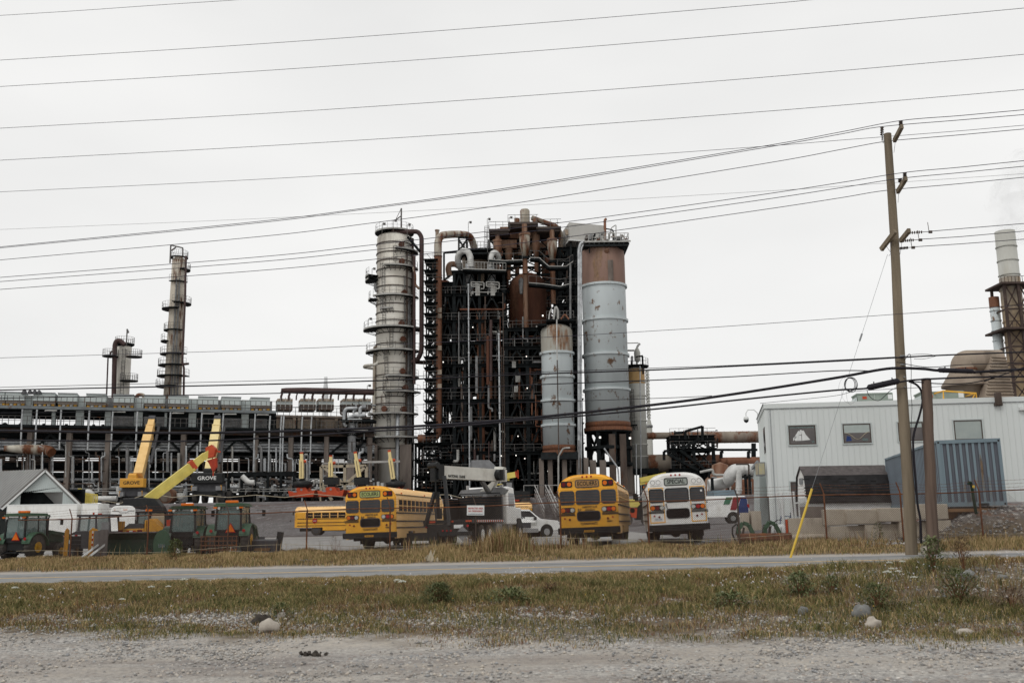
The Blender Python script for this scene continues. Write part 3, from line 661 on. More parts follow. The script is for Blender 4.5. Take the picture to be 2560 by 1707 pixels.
solo(cd, 'cardboard_scrap', M['tan'], 'crumpled tan cardboard lying on the road shoulder', 'litter')
for px, py, lab, mt in ((2425, 1353, 'pale blue crumpled plastic in the grass right of the short pole', 'cabg'), (765, 1402, 'flat grey scrap on the far road shoulder', 'gply')):
 q = onbank(px, py, 30); cd = MB()
 for i in range(4): cd.cbox(q+Vector((rd.uniform(-.2, .2), rd.uniform(-.05, .05), .04)), rd.uniform(.15, .3), .12, .03, 0, Euler((rd.uniform(-.4, .4), rd.uniform(-.3, .3), rd.random()*3)).to_matrix())
 solo(cd, 'litter_scrap', M[mt], lab, 'litter')
# ---------------------------------------------------------------- chain link fence
FA, FB = 41.1, -.21
def fpt(px, dz=0.0):
 # point of the fence line under photo column px
 p = onplane(px, 1330, FA, FB); return Vector((p.x, p.y, ground_z(p.x, p.y)+dz))
fx0, fx1 = -22.5, 20.0
ft = thing('chain_link_fence', 'rusty chain link fence with leaning posts and barbed wire along the yard', 'fence', (fx0, FA+FB*fx0, ground_z(fx0, FA+FB*fx0)))
HF = 1.80
def ftop(x): return Vector((x, FA+FB*x, ground_z(x, FA+FB*x)+HF+.03*math.sin(x*.7)))
rail = MB(); rail.tube([ftop(fx0+(fx1-fx0)*i/60) for i in range(61)], .026, 6); rail.build('top_rail', M['rustp'], ft, True)
posts = [fpt(p).x for p in (-20, 178, 370, 570, 767, 975, 1190, 1402, 1622, 1848, 2066, 2258, 2457, 2640)]
for i, x in enumerate(posts):
 b = Vector((x, FA+FB*x, ground_z(x, FA+FB*x))); m = MB(); tp = ftop(x); tp.z += .05
 m.tube([b-Vector((0, 0, .1)), tp], .034, 8); m.bar(tp, tp+Vector((-.13, -.02, .40)), .025, .04)
 m.build('post', M['rustp'] if i % 3 or i > 9 else M['brownst'], ft, True)
lk = MB(); P = .075; zb = .06
n = int((fx1-fx0)/P)
for i in range(-int(HF/P)-1, n):
 for sgn in (1, -1):
  xa = fx0+i*P; xb = xa+HF*1.0
  if sgn < 0: xa, xb = xb, xa
  pts = []
  for k in range(3):
   x = xa+(xb-xa)*k/2
   if x < fx0-.01 or x > fx1: pts = None; break
   pts.append(Vector((x, FA+FB*x, ground_z(x, FA+FB*x)+zb+(HF-.05-zb)*k/2)))
  if pts: lk.tube(pts, .0040, 3, 0, False, False)
tag(lk.build('mesh_wire', pm('mesh_rust_wire', (.13,.10,.085), (.075,.05,.04), .6, rough=.8), ft, True), kind=None)
bw = MB(); rd = random.Random(2)
for k in range(3):
 o = Vector((-.05-.035*k, 0, .17+.11*k)); pts = []
 for i in range(len(posts)-1):
  for j in range(8):
   x = posts[i]+(posts[i+1]-posts[i])*j/8; pts.append(ftop(x)+o+Vector((0, 0, -.05*math.sin(PI*j/8)*(1+.5*math.sin(i*2.3+k)))))
 bw.tube(pts, .0045, 3, 0, False, False)
 for q in pts[::1]:
  for e in (-.14, .0, .14): bw.bar(q+Vector((e, 0, -.02)), q+Vector((e+.01, 0, .02)), .005)
bw.build('barbed_wire', M['rustp'], ft, True)
bw = MB(); bw.tube([Vector((x, FA+FB*x, ground_z(x, FA+FB*x)+.33+.10*math.sin(x*.55+1))) for x in [fx0+(fx1-fx0)*i/90 for i in range(91)]], .009, 4, 0, False); bw.build('tension_wire', M['tan'], ft, True)
# warning sign hung on the fence
c = onplane(1189, 1275, FA-.05, FB); sg = thing('warning_sign', 'white sign with red lettering fixed to the fence in front of the crane truck', 'sign', c, math.atan(FB), None, 0, R(1.2))
m = MB(); m.box(-.365, .365, -.008, .008, -.20, .20); m.build('panel', M['trimw'], sg)
text_mesh('RESTRICTED AREA', .092, M['rtxt'], sg, (0, -.012, .075), sx=.82, bold=.002)
text_mesh('NO TRESPASSING', .092, M['rtxt'], sg, (0, -.012, -.035), sx=.82, bold=.002)
text_mesh('SITE MONITORED BY VIDEO SURVEILLANCE', .04, M['bltxt'], sg, (0, -.012, -.15), sx=.78, bold=.001)
# ---------------------------------------------------------------- poles and overhead lines
PB = -.18
def catm(pts, n=10):
 # smooth curve through pixel points (monotone x): Catmull-Rom
 P = [pts[0]]+list(pts)+[pts[-1]]; out = []
 for i in range(1, len(P)-2):
  p0, p1, p2, p3 = [np.array(q, float) for q in P[i-1:i+3]]
  for k in range(n):
   t = k/n; out.append(tuple(.5*((2*p1)+(-p0+p2)*t+(2*p0-5*p1+4*p2-p3)*t*t+(-p0+3*p1-3*p2+p3)*t**3)))
 out.append(tuple(pts[-1])); return out
def line(label, pts, r, mat, a, b=PB, name='power_line', group=None, cat='power line', n=8):
 # extend to just outside the frame, then lay the wire in the vertical plane Y = a + b X
 if pts[0][0] <= 5: p, q = pts[0], pts[1]; pts = [(p[0]-700, p[1]+(p[1]-q[1])/(q[0]-p[0])*700)]+list(pts)
 if pts[-1][0] >= 2500: p, q = pts[-1], pts[-2]; pts = list(pts)+[(p[0]+1100, p[1]+(p[1]-q[1])/(p[0]-q[0])*1100)]
 m = MB(); m.tube([onplane(x, y, a, b) for x, y in catm(pts, n)], r, 6, 0, True)
 return solo(m, name, mat, label, cat, group)
UP = 21.0; g1 = 'transmission wires high above the road'
line('topmost overhead wire, leaving the frame at upper left', [(-100, 45), (0, 39.4), (200, 27), (400, 13), (600, 0), (760, -12)], .0052, M['wirel'], UP, group=g1)
for lab, p in (('second wire from the top, leaving the frame right of centre', [(0, 151), (640, 111), (1280, 63.5), (1900, 12), (2030, 0), (2200, -15)]),
               ('third wire from the top of the sky', [(0, 217), (640, 178.5), (1280, 132.5), (1900, 81.5), (2400, 36), (2560, 21)]),
               ('fourth wire from the top of the sky', [(0, 321), (640, 285.5), (1280, 242.5), (1900, 194.5), (2400, 151), (2560, 136.5)]),
               ('fifth wire from the top of the sky', [(0, 401), (640, 366.5), (1280, 326), (1900, 280), (2400, 238.5), (2560, 224.5)]),
               ('sixth wire from the top, passing just behind the tall pole', [(0, 480), (640, 449), (1280, 410.5), (1900, 367), (2100, 351), (2400, 327.5), (2560, 313.5)])):
 line(lab, p, .0056, M['wirel'], UP, group=g1) if 'sixth' not in lab else line(lab, p, .0095, M['wirel'], 39.2, group=g1)
line('very faint thin wire crossing the sky behind the pole top', [(0, 574), (640, 547), (1280, 514.5), (1900, 479), (2100, 466), (2400, 445.6), (2560, 434.5)], .010, M['wiref'], 60, group=g1)
line('thin wire crossing low in front of the towers and both smoke stacks', [(0, 894.5), (640, 875), (1100, 855.6), (1400, 841), (1640, 826.7), (1840, 814), (2400, 774), (2560, 762)], .0095, M['wirel'], 36.2, group=g1)
PP = 37.25
ptop = onplane(2220, 335, PP, PB); pbx, pby = ptop.x, ptop.y
pbase = onplane(2278, 1376, PP, PB)
pbase.z = ground_z(pbase.x, pbase.y)-.1
g2 = 'distribution wires carried by the tall pole'
line('upper wire of the close pair rising to the right insulator on the pole top', [(0, 617.4), (640, 554.5), (900, 522), (1280, 468.5), (1900, 367.4), (2100, 330.7), (2252, 302), (2400, 289.5), (2560, 275)], .0125, M['wirel'], PP-.35, group=g2)
line('lower wire of the close pair rising to the left insulator on the pole top', [(0, 620), (640, 558), (900, 525), (1280, 472.5), (1900, 371.5), (2100, 336), (2205, 317), (2400, 300.5), (2560, 287)], .0125, M['wirel'], PP+.2, group=g2)
line('wire meeting the pole just below its top', [(0, 650), (640, 592.5), (900, 561.5), (1280, 509.5), (1900, 411), (2100, 374.5), (2207, 355), (2300, 346), (2400, 337.6), (2560, 323)], .0125, M['wirel'], PP+.25, group=g2)
line('wire on the insulator at the tip of the middle arm', [(0, 693.5), (640, 643), (900, 615.7), (1200, 581), (1480, 546.5), (1900, 487.5), (2100, 457), (2262, 431.5), (2400, 418.4), (2560, 402)], .0125, M['wirel'], PP-.4, group=g2)
line('wire on the insulator beside the middle arm', [(0, 704), (640, 655), (900, 628.5), (1200, 594), (1480, 558.7), (1900, 500.5), (2100, 470), (2250, 446.5), (2400, 432), (2560, 416)], .0125, M['wirel'], PP-.25, group=g2)
line('wire meeting the pole just under the middle arm', [(0, 723.5), (640, 677), (900, 652), (1200, 620), (1480, 584.7), (1900, 525.5), (2100, 495), (2218, 476), (2400, 459.5), (2560, 443.5)], .0125, M['wirel'], PP+.25, group=g2)
g3 = 'wires dead ended right of the tall pole'
for i, (lab, x, y, y2, y3) in enumerate((('upper dead ended wire with its string of insulators right of the pole', 2331, 578, 572, 559), ('middle dead ended wire with its string of insulators', 2306, 598, 592, 578), ('lower dead ended wire with its string of insulators', 2288, 617, 610, 598))):
 t = thing('dead_end_wire', lab, 'power line', onplane(x, y, PP, PB), 0, g3)
 m = MB(); m.tube([onplane(px, py, PP-.3+.2*i, PB) for px, py in ((x, y), (2400, y2), (2560, y3), (3660, y3-88))], .0125, 6); m.build('wire', M['wirel'], t, True)
 a, b = onplane(x-70+12*i, y+5, PP-.3+.2*i, PB), onplane(x-6, y+1, PP-.3+.2*i, PB); m = MB(); m.tube([a, b], .012, 6)
 for k in range(6): c = a+(b-a)*(.22+.09*k); m.cyl(c-(b-a).normalized()*.012, c+(b-a).normalized()*.012, .055, n=8)
 m.tube([onplane(x-12, y-22, PP-.3+.2*i, PB), onplane(x-9, y-2, PP-.3+.2*i, PB)], .012, 5); m.cbox(onplane(x-5, y+2, PP-.3+.2*i, PB), .12, .06, .09)
 m.build('insulator_string', M['trimd'], t, True)
# communications cables
g4 = 'communication cables below the power lines'
line('thin upper cable of the communication bundle', [(0, 968), (640, 952), (900, 944.5), (1100, 938), (1300, 931.5), (1660, 919), (1840, 912.5), (2241, 892)], .012, M['wire'], PP-.3, group=g4, cat='cable')
line('thick upper communication cable running across the frame', [(0, 975), (640, 961), (900, 953), (1100, 945), (1300, 936.5), (1660, 923.5), (1840, 915), (2100, 902), (2241, 894), (2330, 889), (2450, 884), (2560, 880)], .028, M['wire'], PP-.3, group=g4, cat='cable')
line('black cable passing just above the fan housings at left', [(0, 995), (640, 984), (900, 976), (1200, 968), (1300, 963), (1660, 949), (1840, 941), (2080, 927), (2175, 927)], .020, M['wire'], PP-.28, group=g4, cat='cable')
line('fine cable crossing the lower part of the towers', [(0, 1032), (287, 1028), (900, 1014), (1300, 1006), (1660, 994.7), (1780, 989)], .012, M['wire'], PP-.3, group=g4, cat='cable')
line('heaviest black cable sagging across the frame up to the pole', [(0, 1076), (400, 1082), (640, 1079.5), (900, 1071), (1040, 1065), (1200, 1055), (1400, 1037), (1660, 1008.5), (1840, 984), (2080, 946), (2200, 924), (2250, 920), (2310, 922), (2346, 926), (2433, 930), (2560, 923)], .052, M['wire'], PP-.32, group=g4, cat='cable')
line('lower black cable ending in the splice closure left of the pole', [(0, 1100), (400, 1103), (640, 1096), (900, 1079), (1040, 1072), (1200, 1060), (1300, 1051), (1465, 1038), (1660, 1020), (1840, 1000), (2080, 976), (2170, 970), (2260, 953), (2310, 948), (2430, 943), (2560, 941)], .034, M['wire'], PP-.4, group=g4, cat='cable')
line('slack cable drooping right of the short pole', [(2262, 951), (2330, 958), (2400, 959), (2450, 953), (2500, 939), (2560, 918)], .020, M['wire'], PP-.36, group=g4, cat='cable')
line('thin cable above the splice box at right', [(2241, 905), (2300, 916), (2345, 917), (2400, 912), (2560, 906)], .014, M['wire'], PP-.36, group=g4, cat='cable')
line('thin low cable passing the top of the short pole', [(1900, 1008), (2080, 990), (2150, 977), (2330, 967), (2440, 960), (2560, 956)], .009, M['wire'], PP-.34, group=g4, cat='cable')
# splice closures, coil, loops
def capsule(label, p, q, r, name='splice_closure'):
 a, b = onplane(*p, PP-.45, PB), onplane(*q, PP-.45, PB); m = MB(); d = (b-a)
 m.tube([a-d*.04, a, a+d*.03, a+d*.5, b-d*.03, b, b+d*.04], [r*.3, r*.75, r, r, r, r*.75, r*.3], 12)
 for k in (.15, .5, .85): c = a+d*k; m.cyl(c-d*.012, c+d*.012, r*1.07, n=12)
 m.cbox(a+d*.2+Vector((0, 0, r*1.3)), .03, .03, .06); m.cbox(a+d*.8+Vector((0, 0, r*1.3)), .03, .03, .06)
 solo(m, name, M['wire'], label, 'splice closure')
capsule('long tilted black splice closure left of the pole', (2170, 969), (2246, 952), .105)
capsule('black splice box hanging on the cable over the duct', (2346, 925), (2432, 928), .085)
m = MB()
for k, (ox, oy, rx_, ry_) in enumerate(((0, 0, 14, 17), (2, 1, 15.5, 18.5), (-2, 0, 13, 16), (1, -1, 16, 17))):
 m.tube([onplane(2126+ox+rx_*math.cos(2*PI*i/22), 961+oy+ry_*math.sin(2*PI*i/22), PP-.42-.015*k, PB) for i in range(23)], .012, 5)
solo(m, 'cable_coil', M['wire'], 'coil of black cable hanging under the heavy cable', 'cable coil')
m = MB()
m.tube([onplane(x, y, PP-.42, PB) for x, y in catm([(2167, 974), (2172, 988), (2183, 998), (2197, 1001), (2212, 990), (2226, 976), (2243, 968)], 5)], .012, 5)
solo(m, 'cable_loop', M['wire'], 'slack black loop hanging below the tilted splice closure', 'cable')
m = MB()
for pts in ([(2108, 965), (2104, 985), (2110, 1000), (2122, 1008), (2134, 1006), (2142, 990)], [(2096, 975), (2100, 955), (2112, 945), (2118, 1000), (2128, 1012)]):
 m.tube([onplane(x, y, PP-.4, PB) for x, y in catm(pts, 5)], .003, 4)
solo(m, 'loose_wire', M['wirel'], 'thin loose wires dangling around the cable coil', 'cable')
# tall pole
pole = thing('utility_pole', 'tall weathered wooden utility pole with three wooden arms', 'utility pole', pbase, 0)
def pl(t): return pbase+(ptop-pbase)*t
m = MB(); m.tube([pl(k/12)+Vector((.02*math.sin(k*.9), 0, 0)) for k in range(13)], [.205-.070*k/12 for k in range(13)], 16); m.build('pole_shaft', M['wood'], pole, True)
def arm(p, q, w=.10, h=.15, off=-.25, far=-.25):
 m = MB(); a = onplane(*p, PP+off, PB); b = onplane(*q, PP+far, PB); m.bar(a, b, w, h); m.build('cross_arm', M['wood'], pole, True)
arm((2236, 352), (2255, 316), .11, .16, -.1, -1.1); arm((2244, 480), (2265, 446), .11, .16, -.1, -1.1)
arm((2203, 624), (2238, 578), .11, .16, .2, -.5); arm((2252, 602), (2273, 576), .11, .16, -.2, -1.0)
def pin(x, y0, y1, off):
 m = MB(); a = onplane(x, y1, PP+off, PB); b = onplane(x, y0, PP+off, PB); d = b-a
 m.tube([a, b], .015, 6)
 for k in range(4): c = a+d*(.45+.16*k); m.tube([c-d*.05, c, c+d*.05], [.05, .075, .05], 10)
 m.build('insulator', M['trimd'], pole, True)
pin(2252, 303, 322, -1.0); pin(2205, 318, 352, .2); pin(2262, 432, 452, -1.0); pin(2250, 447, 462, -.3)
m = MB(); m.bar(onplane(2208, 358, PP-.05, PB), onplane(2206, 325, PP+.2, PB), .03); m.build('bracket', M['gply'], pole, True)
for pts in ([(2239, 345), (2237, 365), (2235, 382)], [(2251, 455), (2247, 480), (2245, 507)], [(2229, 605), (2226, 625), (2228, 640)], [(2255, 600), (2252, 625), (2250, 636)], [(2222, 640), (2228, 633), (2216, 616)]):
 m = MB(); m.tube([onplane(x, y, PP-.3, PB) for x, y in pts], .007, 4); m.build('ground_wire', M['wirel'], pole, True)
m = MB(); dd = [(2244, 862), (2245, 868), (2261, 892), (2258, 911), (2262, 941), (2262, 967)]
for x, y in ((2256, 889), (2257, 911), (2261, 942), (2262, 967)): m = MB(); c = onplane(x, y, PP-.22, PB); m.cbox(c, .16 if y < 920 else .05, .05, .035); m.build('bolt_plate', M['gply'], pole, True)
m = MB()
for pts in ([(2272, 953), (2292, 962), (2304, 980), (2306, 1005), (2298, 1040), (2287, 1075), (2283, 1100), (2284, 1140), (2289, 1200), (2294, 1260), (2301, 1300), (2303, 1358)],): m.tube([onplane(x, y, PP-.12, PB) for x, y in catm(pts, 5)], .038, 8)
m.build('riser_cable', M['wire'], pole, True)
m = MB(); m.tube([onplane(x, y, PP-.28, PB) for x, y in catm([(2262, 900), (2275, 885), (2278, 930), (2277, 980), (2280, 1020), (2277, 1100), (2284, 1200), (2298, 1290), (2298, 1350)], 5)], .010, 5)
m.tube([onplane(x, y, PP-.25, PB) for x, y in catm([(2242, 893), (2285, 886), (2315, 885), (2340, 889)], 5)], .008, 5); m.tube([onplane(x, y, PP-.25, PB) for x, y in catm([(2285, 897), (2310, 897), (2340, 890)], 5)], .008, 5)
m.build('loose_cable', M['wire'], pole, True)
# short pole
P2 = 37.0; b2 = onplane(2332, 1378, P2, PB); t2 = onplane(2316, 946, P2, PB); b2.z = ground_z(b2.x, b2.y)-.1
m = MB(); m.tube([b2+(t2-b2)*(k/10)+Vector((.012*math.sin(k*1.7), 0, 0)) for k in range(11)], [.20-.036*k/10 for k in range(11)], 14)
m.tube([b2+(t2-b2)*.01+Vector((.05, -.15, 0)), b2+(t2-b2)*.33+Vector((.03, -.1, 0))], [.09, .05], 8)
solo(m, 'short_pole', M['wood2'], 'short grey brown cut off wooden pole beside the tall pole', 'utility pole')
m = MB(); p = gp(2313, 34.6, 0, 1370); m.tube([p+Vector((.06, 0, -.1)), p+Vector((-.05, .02, .28)), p+Vector((-.1, .02, .30))], [.13, .12, .05], 10); solo(m, 'log_stump', M['rockw'], 'pale short stump leaning between the two poles', 'stump')
# guy wire with its yellow guard
gt = thing('guy_wire', 'thin guy wire with a leaning yellow plastic guard', 'guy wire', onplane(1974, 1382, PP, PB))
A, B, D = onplane(1974, 1382, PP, PB), onplane(2030, 1221, PP, PB), onplane(2219, 636, PP, PB)
A.z = min(A.z, ground_z(A.x, A.y)+.05)
m = MB(); m.tube([A, B, D], .0065, 5); c = onplane(2152, 843, PP, PB); d = (D-B).normalized(); m.tube([c-d*.14, c+d*.14], .035, 6); m.build('strand', M['gply'], gt, True)
m = MB(); m.tube([A-Vector((0, 0, .1)), B], .042, 10); m.build('guard', M['ygn'], gt, True)
# ---------------------------------------------------------------- vehicles
def wheel(par, x, y, r, w, rim=None, z=None, hub=.55, side=None, seg=22):
 z = r if z is None else z; m = MB()
 m.tube([(x-w/2, y, z), (x-w/2+.03, y, z), (x-w*.3, y, z), (x+w*.3, y, z), (x+w/2-.03, y, z), (x+w/2, y, z)], [r*hub, r*.93, r, r, r*.93, r*hub], seg)
 for k in range(seg): a = 2*PI*k/seg; m.cbox((x, y+math.cos(a)*r, z+math.sin(a)*r), w*.8, .06*r, .05*r, 0, Matrix.Rotation(a, 3, 'X'))
 t = m.build('wheel', M['tyre'], par)
 m = MB(); e = w/2+.01
 m.tube([(x-e, y, z), (x-e*.7, y, z), (x+e*.7, y, z), (x+e, y, z)], [r*hub, r*hub*.9, r*hub*.9, r*hub], 16)
 for s in (-1, 1): m.cyl((x+s*e*.9, y, z), (x+s*(e+.03), y, z), r*hub*.35, n=10)
 m.build('rim', rim or M['gry'], t); return t
def ground_rot(X, Y): return math.atan((ground_z(X+1, Y)-ground_z(X-1, Y))/2)
ZB, HW = .80, 1.22
def bus_prof(ins=0.0, dz=0.0):
 pts = [(-HW+ins, ZB+dz)]; pts += [(HW-ins, ZB+dz)]
 for k in range(0, 19):
  a = PI*k/18; c, s_ = math.cos(a), math.sin(a); e = .66
  pts.append(((HW-ins)*math.copysign(abs(c)**e, c), 2.12+(.80-ins*.8)*abs(s_)**.78))
 return pts
def school_bus(label, loc, rz, ry, body, roof, side_body, sgn, stxt, panel, style, trim='yel', L=10.7, words=True, num='04097', door=False):
 t = thing('school_bus', label, 'school bus', loc, rz, 'school buses parked in the yard', 0, ry)
 m = MB(); secs = [(-.0, .10), (.05, .025), (.14, 0), (L-.3, 0), (L-.1, .05), (L, .2)]; k = None
 for y, ins in secs:
  pr = bus_prof(ins); k = len(pr); m.v += [(x, y, z) for x, z in pr]
 for s_ in range(len(secs)-1):
  for i in range(k):
   j = (i+1) % k; m.f.append((s_*k+i, s_*k+j, (s_+1)*k+j, (s_+1)*k+i)); m.sm.append(2 <= i < k-1)
   zc = (m.v[i][2]+m.v[j][2])/2; m.m.append(0 if s_ < 2 else (1 if zc > 2.35 else 2))
 m.f.append(tuple(range(k-1, -1, -1))); m.m.append(0); m.sm.append(False); o = (len(secs)-1)*k
 m.f.append(tuple(o+i for i in range(k))); m.m.append(0); m.sm.append(False)
 m.build('body', [body, roof, side_body], t)
 # roof cap ridge and seams on the rear
 m = MB(); pts = [(HW*1.005*math.copysign(abs(math.cos(a))**.66, math.cos(a)), .10, 2.13+.79*abs(math.sin(a))**.78) for a in [PI*q/22 for q in range(1, 22)]]
 m.tube(pts, .022, 6); m.tube([(-.62, -.004, 2.70), (-.45, -.004, 2.73), (-.30, -.004, 2.76), (.30, -.004, 2.76), (.45, -.004, 2.73), (.62, -.004, 2.70)], .014, 5)
 m.box(-1.14, 1.14, -.012, -.002, 2.325, 2.345); m.box(-.545, -.535, -.010, -.002, .82, 2.32); m.box(.535, .545, -.010, -.002, .82, 2.32)
 m.build('rear_trim', body, t)
 def pane(name, w, h, cx, cz, mat, fr=True, r=.08):
  m = MB(); m.prism(rr(w, h, r, 5, cx, cz), -.020, 0.0); p = m.build(name, mat, t)
  if fr:
   f = MB(); a, b = rr(w+.07, h+.07, r+.03, 5, cx, cz), rr(w, h, r, 5, cx, cz); q = len(a)
   vs = [(x, -.026, z) for x, z in a]+[(x, -.026, z) for x, z in b]+[(x, 0, z) for x, z in a]+[(x, -.018, z) for x, z in b]
   fs = [(i, (i+1) % q, q+(i+1) % q, q+i) for i in range(q)]+[(2*q+i, 2*q+(i+1) % q, (i+1) % q, i) for i in range(q)]+[(q+i, q+(i+1) % q, 3*q+(i+1) % q, 3*q+i) for i in range(q)]
   f.add(vs, fs); f.build('window_frame', M['gry'] if style != 'white' else M['blkp'], p)
  return p
 pane('rear_window', .92, .52, 0, 2.0, M['wing']); pane('rear_window', .55, .50, -.85, 2.0, M['wing']); pane('rear_window', .55, .50, .85, 2.0, M['wing'])
 pane('door_window', .90, .34, 0, 1.245, M['wing2'], True, .10)
 sp = pane('destination_sign', .92, .25, 0, 2.555, panel, True, .05)
 text_mesh(sgn, .235, M['btxt'], sp, (0, -.024, 2.553), sx=.80 if len(sgn) > 7 else .88, bold=.004)
 for sx in (-1, 1):
  if style != 'white':
   h = MB(); h.prism(rr(.46, .25, .06, 4, sx*.85, 2.555), -.03, 0); hp = h.build('warning_light', M['blkp'], t)
   for q, mt in ((-.115, 'redd' if sx < 0 else 'ora'), (.115, 'ora' if sx < 0 else 'redd')): l = MB(); l.cyl((sx*.85+q, -.045, 2.555), (sx*.85+q, -.02, 2.555), .088, n=16); l.build('lens', M[mt], hp)
  else:
   h = MB(); h.prism(rr(.50, .27, .09, 4, sx*.85, 2.555), -.03, 0); hp = h.build('warning_light', body, t)
   for q in (-.115, .115): l = MB(); l.tube([(sx*.85+q+.09*math.cos(a), -.034, 2.555+.09*math.sin(a)) for a in [2*PI*i/16 for i in range(17)]], .008, 4); l.build('lens_ring', M['grym'], hp)
  h = MB(); h.prism(rr(.60, .22, .10, 4, sx*.84, 1.50), -.035, 0); hp = h.build('tail_light', M['blkp'], t)
  for q, mt in ((-.19, 'ora' if sx < 0 else 'clr'), (0, 'red' if sx > 0 else 'redd'), (.19, 'clr' if sx < 0 else 'ora')): l = MB(); l.cyl((sx*.84+q, -.06, 1.50), (sx*.84+q, -.02, 1.50), .086, n=16); l.build('lens', M[mt], hp)
  m = MB(); m.box(*sorted((sx*.56, sx*1.24)), -.03, 0, 1.285, 1.325); m.box(*sorted((sx*.56, sx*1.24)), -.03, 0, 1.345, 1.37); m.build('rub_rail', M['blkp'], t)
  for q, z, r_, mt in ((.78, 1.12, .045, 'blkp'), (.98, 1.17, .035, 'red')): m = MB(); m.cyl((sx*q, -.03, z), (sx*q, 0, z), r_, n=12); m.build('reflector', M['redd'] if mt == 'blkp' else M['red'], t)
 for q in (-.18, 0, .18): m = MB(); m.cbox((q, -.005+.02, 2.835), .065, .07, .07); m.build('marker_light', M['red'], t)
 m = MB(); m.box(-1.26, 1.26, -.22, .05, .54, .80)
 for z in (.60, .67, .74): m.tube([(-1.26, -.225, z), (1.26, -.225, z)], .018, 6)
 m.build('bumper', M['blkp'], t)
 if style != 'white':
  m = MB(); m.box(-.20, .22, -.255, -.245, .60, .68); p = m.build('bumper_plate', M['cyel'], t); text_mesh('DO NOT PASS', .06, M['btxt'], p, (.01, -.26, .64), sx=.8)
  text_mesh('ARRETEZ AUX', .115, M['btxt'], t, (.06, -.008, 1.60), sx=.82, bold=.002); text_mesh('SIGNAUX', .115, M['btxt'], t, (.06, -.008, 1.49), sx=.82, bold=.002)
  text_mesh('CLIGNOTANTS', .125, M['btxt'], t, (0, -.008, .935), sx=.80, bold=.003); text_mesh(num, .10, M['btxt'], t, (.84, -.008, 1.00), sx=.9, bold=.002)
  text_mesh('SORTIE DE SECOURS', .045, M['btxt'], t, (0, -.008, 2.38), sx=.9)
  m = MB(); m.bar((-.40, -.02, 1.56), (-.42, -.02, 1.45), .03); m.bar((-.30, -.02, 1.55), (-.38, -.02, 1.43), .025); m.build('door_handle', M['trimd'], t)
 else:
  sm = MB(); yl = M['yel']
  for sx in (-1, 1):
   x0, x1 = sx*.56, sx*1.15
   for (a, b, c, d) in ((min(x0, x1), max(x0, x1), 2.31, 2.34), (min(x0, x1), max(x0, x1), .88, .92)): sm.box(a, b, -.013, 0, c, d)
   for x in (x0, x1): sm.box(x-.018, x+.018, -.0135, 0, .88, 2.34)
  sm.build('yellow_stripe', yl, t)
  m = MB(); m.tube([(-.52, -.03, 1.62), (-.46, -.04, 1.66), (-.44, -.04, 1.5), (-.38, -.04, 1.38)], .018, 6); m.build('door_handle', M['gry'], t)
  m = MB(); m.box(-.98, -.66, -.012, 0, .96, 1.10); p = m.build('licence_plate', M['trimw'], t); text_mesh('GW 104', .10, M['bltxt'], p, (-.82, -.016, 1.03), sx=.8)
  m = MB(); m.box(.98, 1.06, -.024, 0, 2.10, 2.18); m.build('number_sticker', M['trimw'], t)
 # sides
 n = 11
 for sx in (-1, 1):
  for k in range(n):
   y0 = .55+k*(L-1.6)/n; y1 = y0+(L-1.6)/n-.11
   m = MB(); m.box(*sorted((sx*HW*.985, sx*(HW+.006))), y0, y1, 1.74, 2.27); p = m.build('side_window', M['wing2'], t)
   f = MB()
   f.box(*sorted((sx*HW, sx*(HW+.016))), y0, y1, 1.98, 2.01)
   for a in (y0-.025, y1): f.box(*sorted((sx*HW, sx*(HW+.018))), a, a+.025, 1.72, 2.30)
   f.build('window_frame', M['trimw'] if style == 'white' else side_body, p)
  m = MB()
  for z, h in ((1.66, .06), (1.28, .06), (.98, .05)):
   m.box(*sorted((sx*HW*.995, sx*(HW+.035))), .12, L-.3, z-h/2, z+h/2)
  m.box(*sorted((sx*(HW-.06), sx*(HW-.01))), .25, L-.4, 2.50, 2.53)
  m.build('side_rub_rail', M['blkp'], t)
  m = MB(); m.box(*sorted((sx*HW*.9, sx*(HW+.004))), .2, 2.35, .50, .84); m.box(*sorted((sx*HW*.9, sx*(HW+.004))), 3.7, L-2.9, .50, .84); m.build('skirt', side_body, t)
  for y in (1.2, 6.0): m = MB(); m.cbox((sx*(HW-.02), y, 2.58), .05, .09, .07); m.build('side_marker', M['ora'], t)
 m = MB(); m.box(-.9, .9, .3, L-.5, .42, .70); m.cyl((-.7, 3.0, .48), (.7, 3.0, .48), .14); m.cyl((-.8, 3.0, .48), (.8, 3.0, .48), .08); m.tube([(0, 3.0, .45)]*1+[(0, 3.01, .45)], .24, 12); m.build('chassis', M['blk'], t)
 for sx in (-1, 1):
  wheel(t, sx*.95, 3.0, .50, .46, M['gry'], seg=18); wheel(t, sx*1.0, L-2.2, .50, .28, M['gry'], seg=18)
  m = MB(); m.box(*sorted((sx*.72, sx*1.18)), 2.28, 2.31, .25, .80); m.build('mud_flap', M['blk'], t)
  m = MB(); m.cbox((sx*(HW+.28), L+.05, 2.2), .18, .08, .32); m.bar((sx*HW, L-.3, 2.4), (sx*(HW+.25), L, 2.3), .03); m.tube([(sx*(HW+.1), L+.35, 1.5), (sx*(HW+.1), L+.45, 1.5)], [.13, .02], 10); m.build('mirror', M['blkp'], t)
 return t
X1 = xat(928, 1300, 47.1); X2 = xat(1474, 1290, 41.3); X3 = xat(1697, 1290, 42.3)
b1 = school_bus('yellow school bus at left with a pale green destination sign reading ECOLIERS', (X1, 47.0, ground_z(X1, 47)+.0), -R(8.1), -R(1.3), M['yel'], M['yelroof'], M['yelroof'], 'ECOLIERS', None, M['sgrn'], 'yel', num='04065')
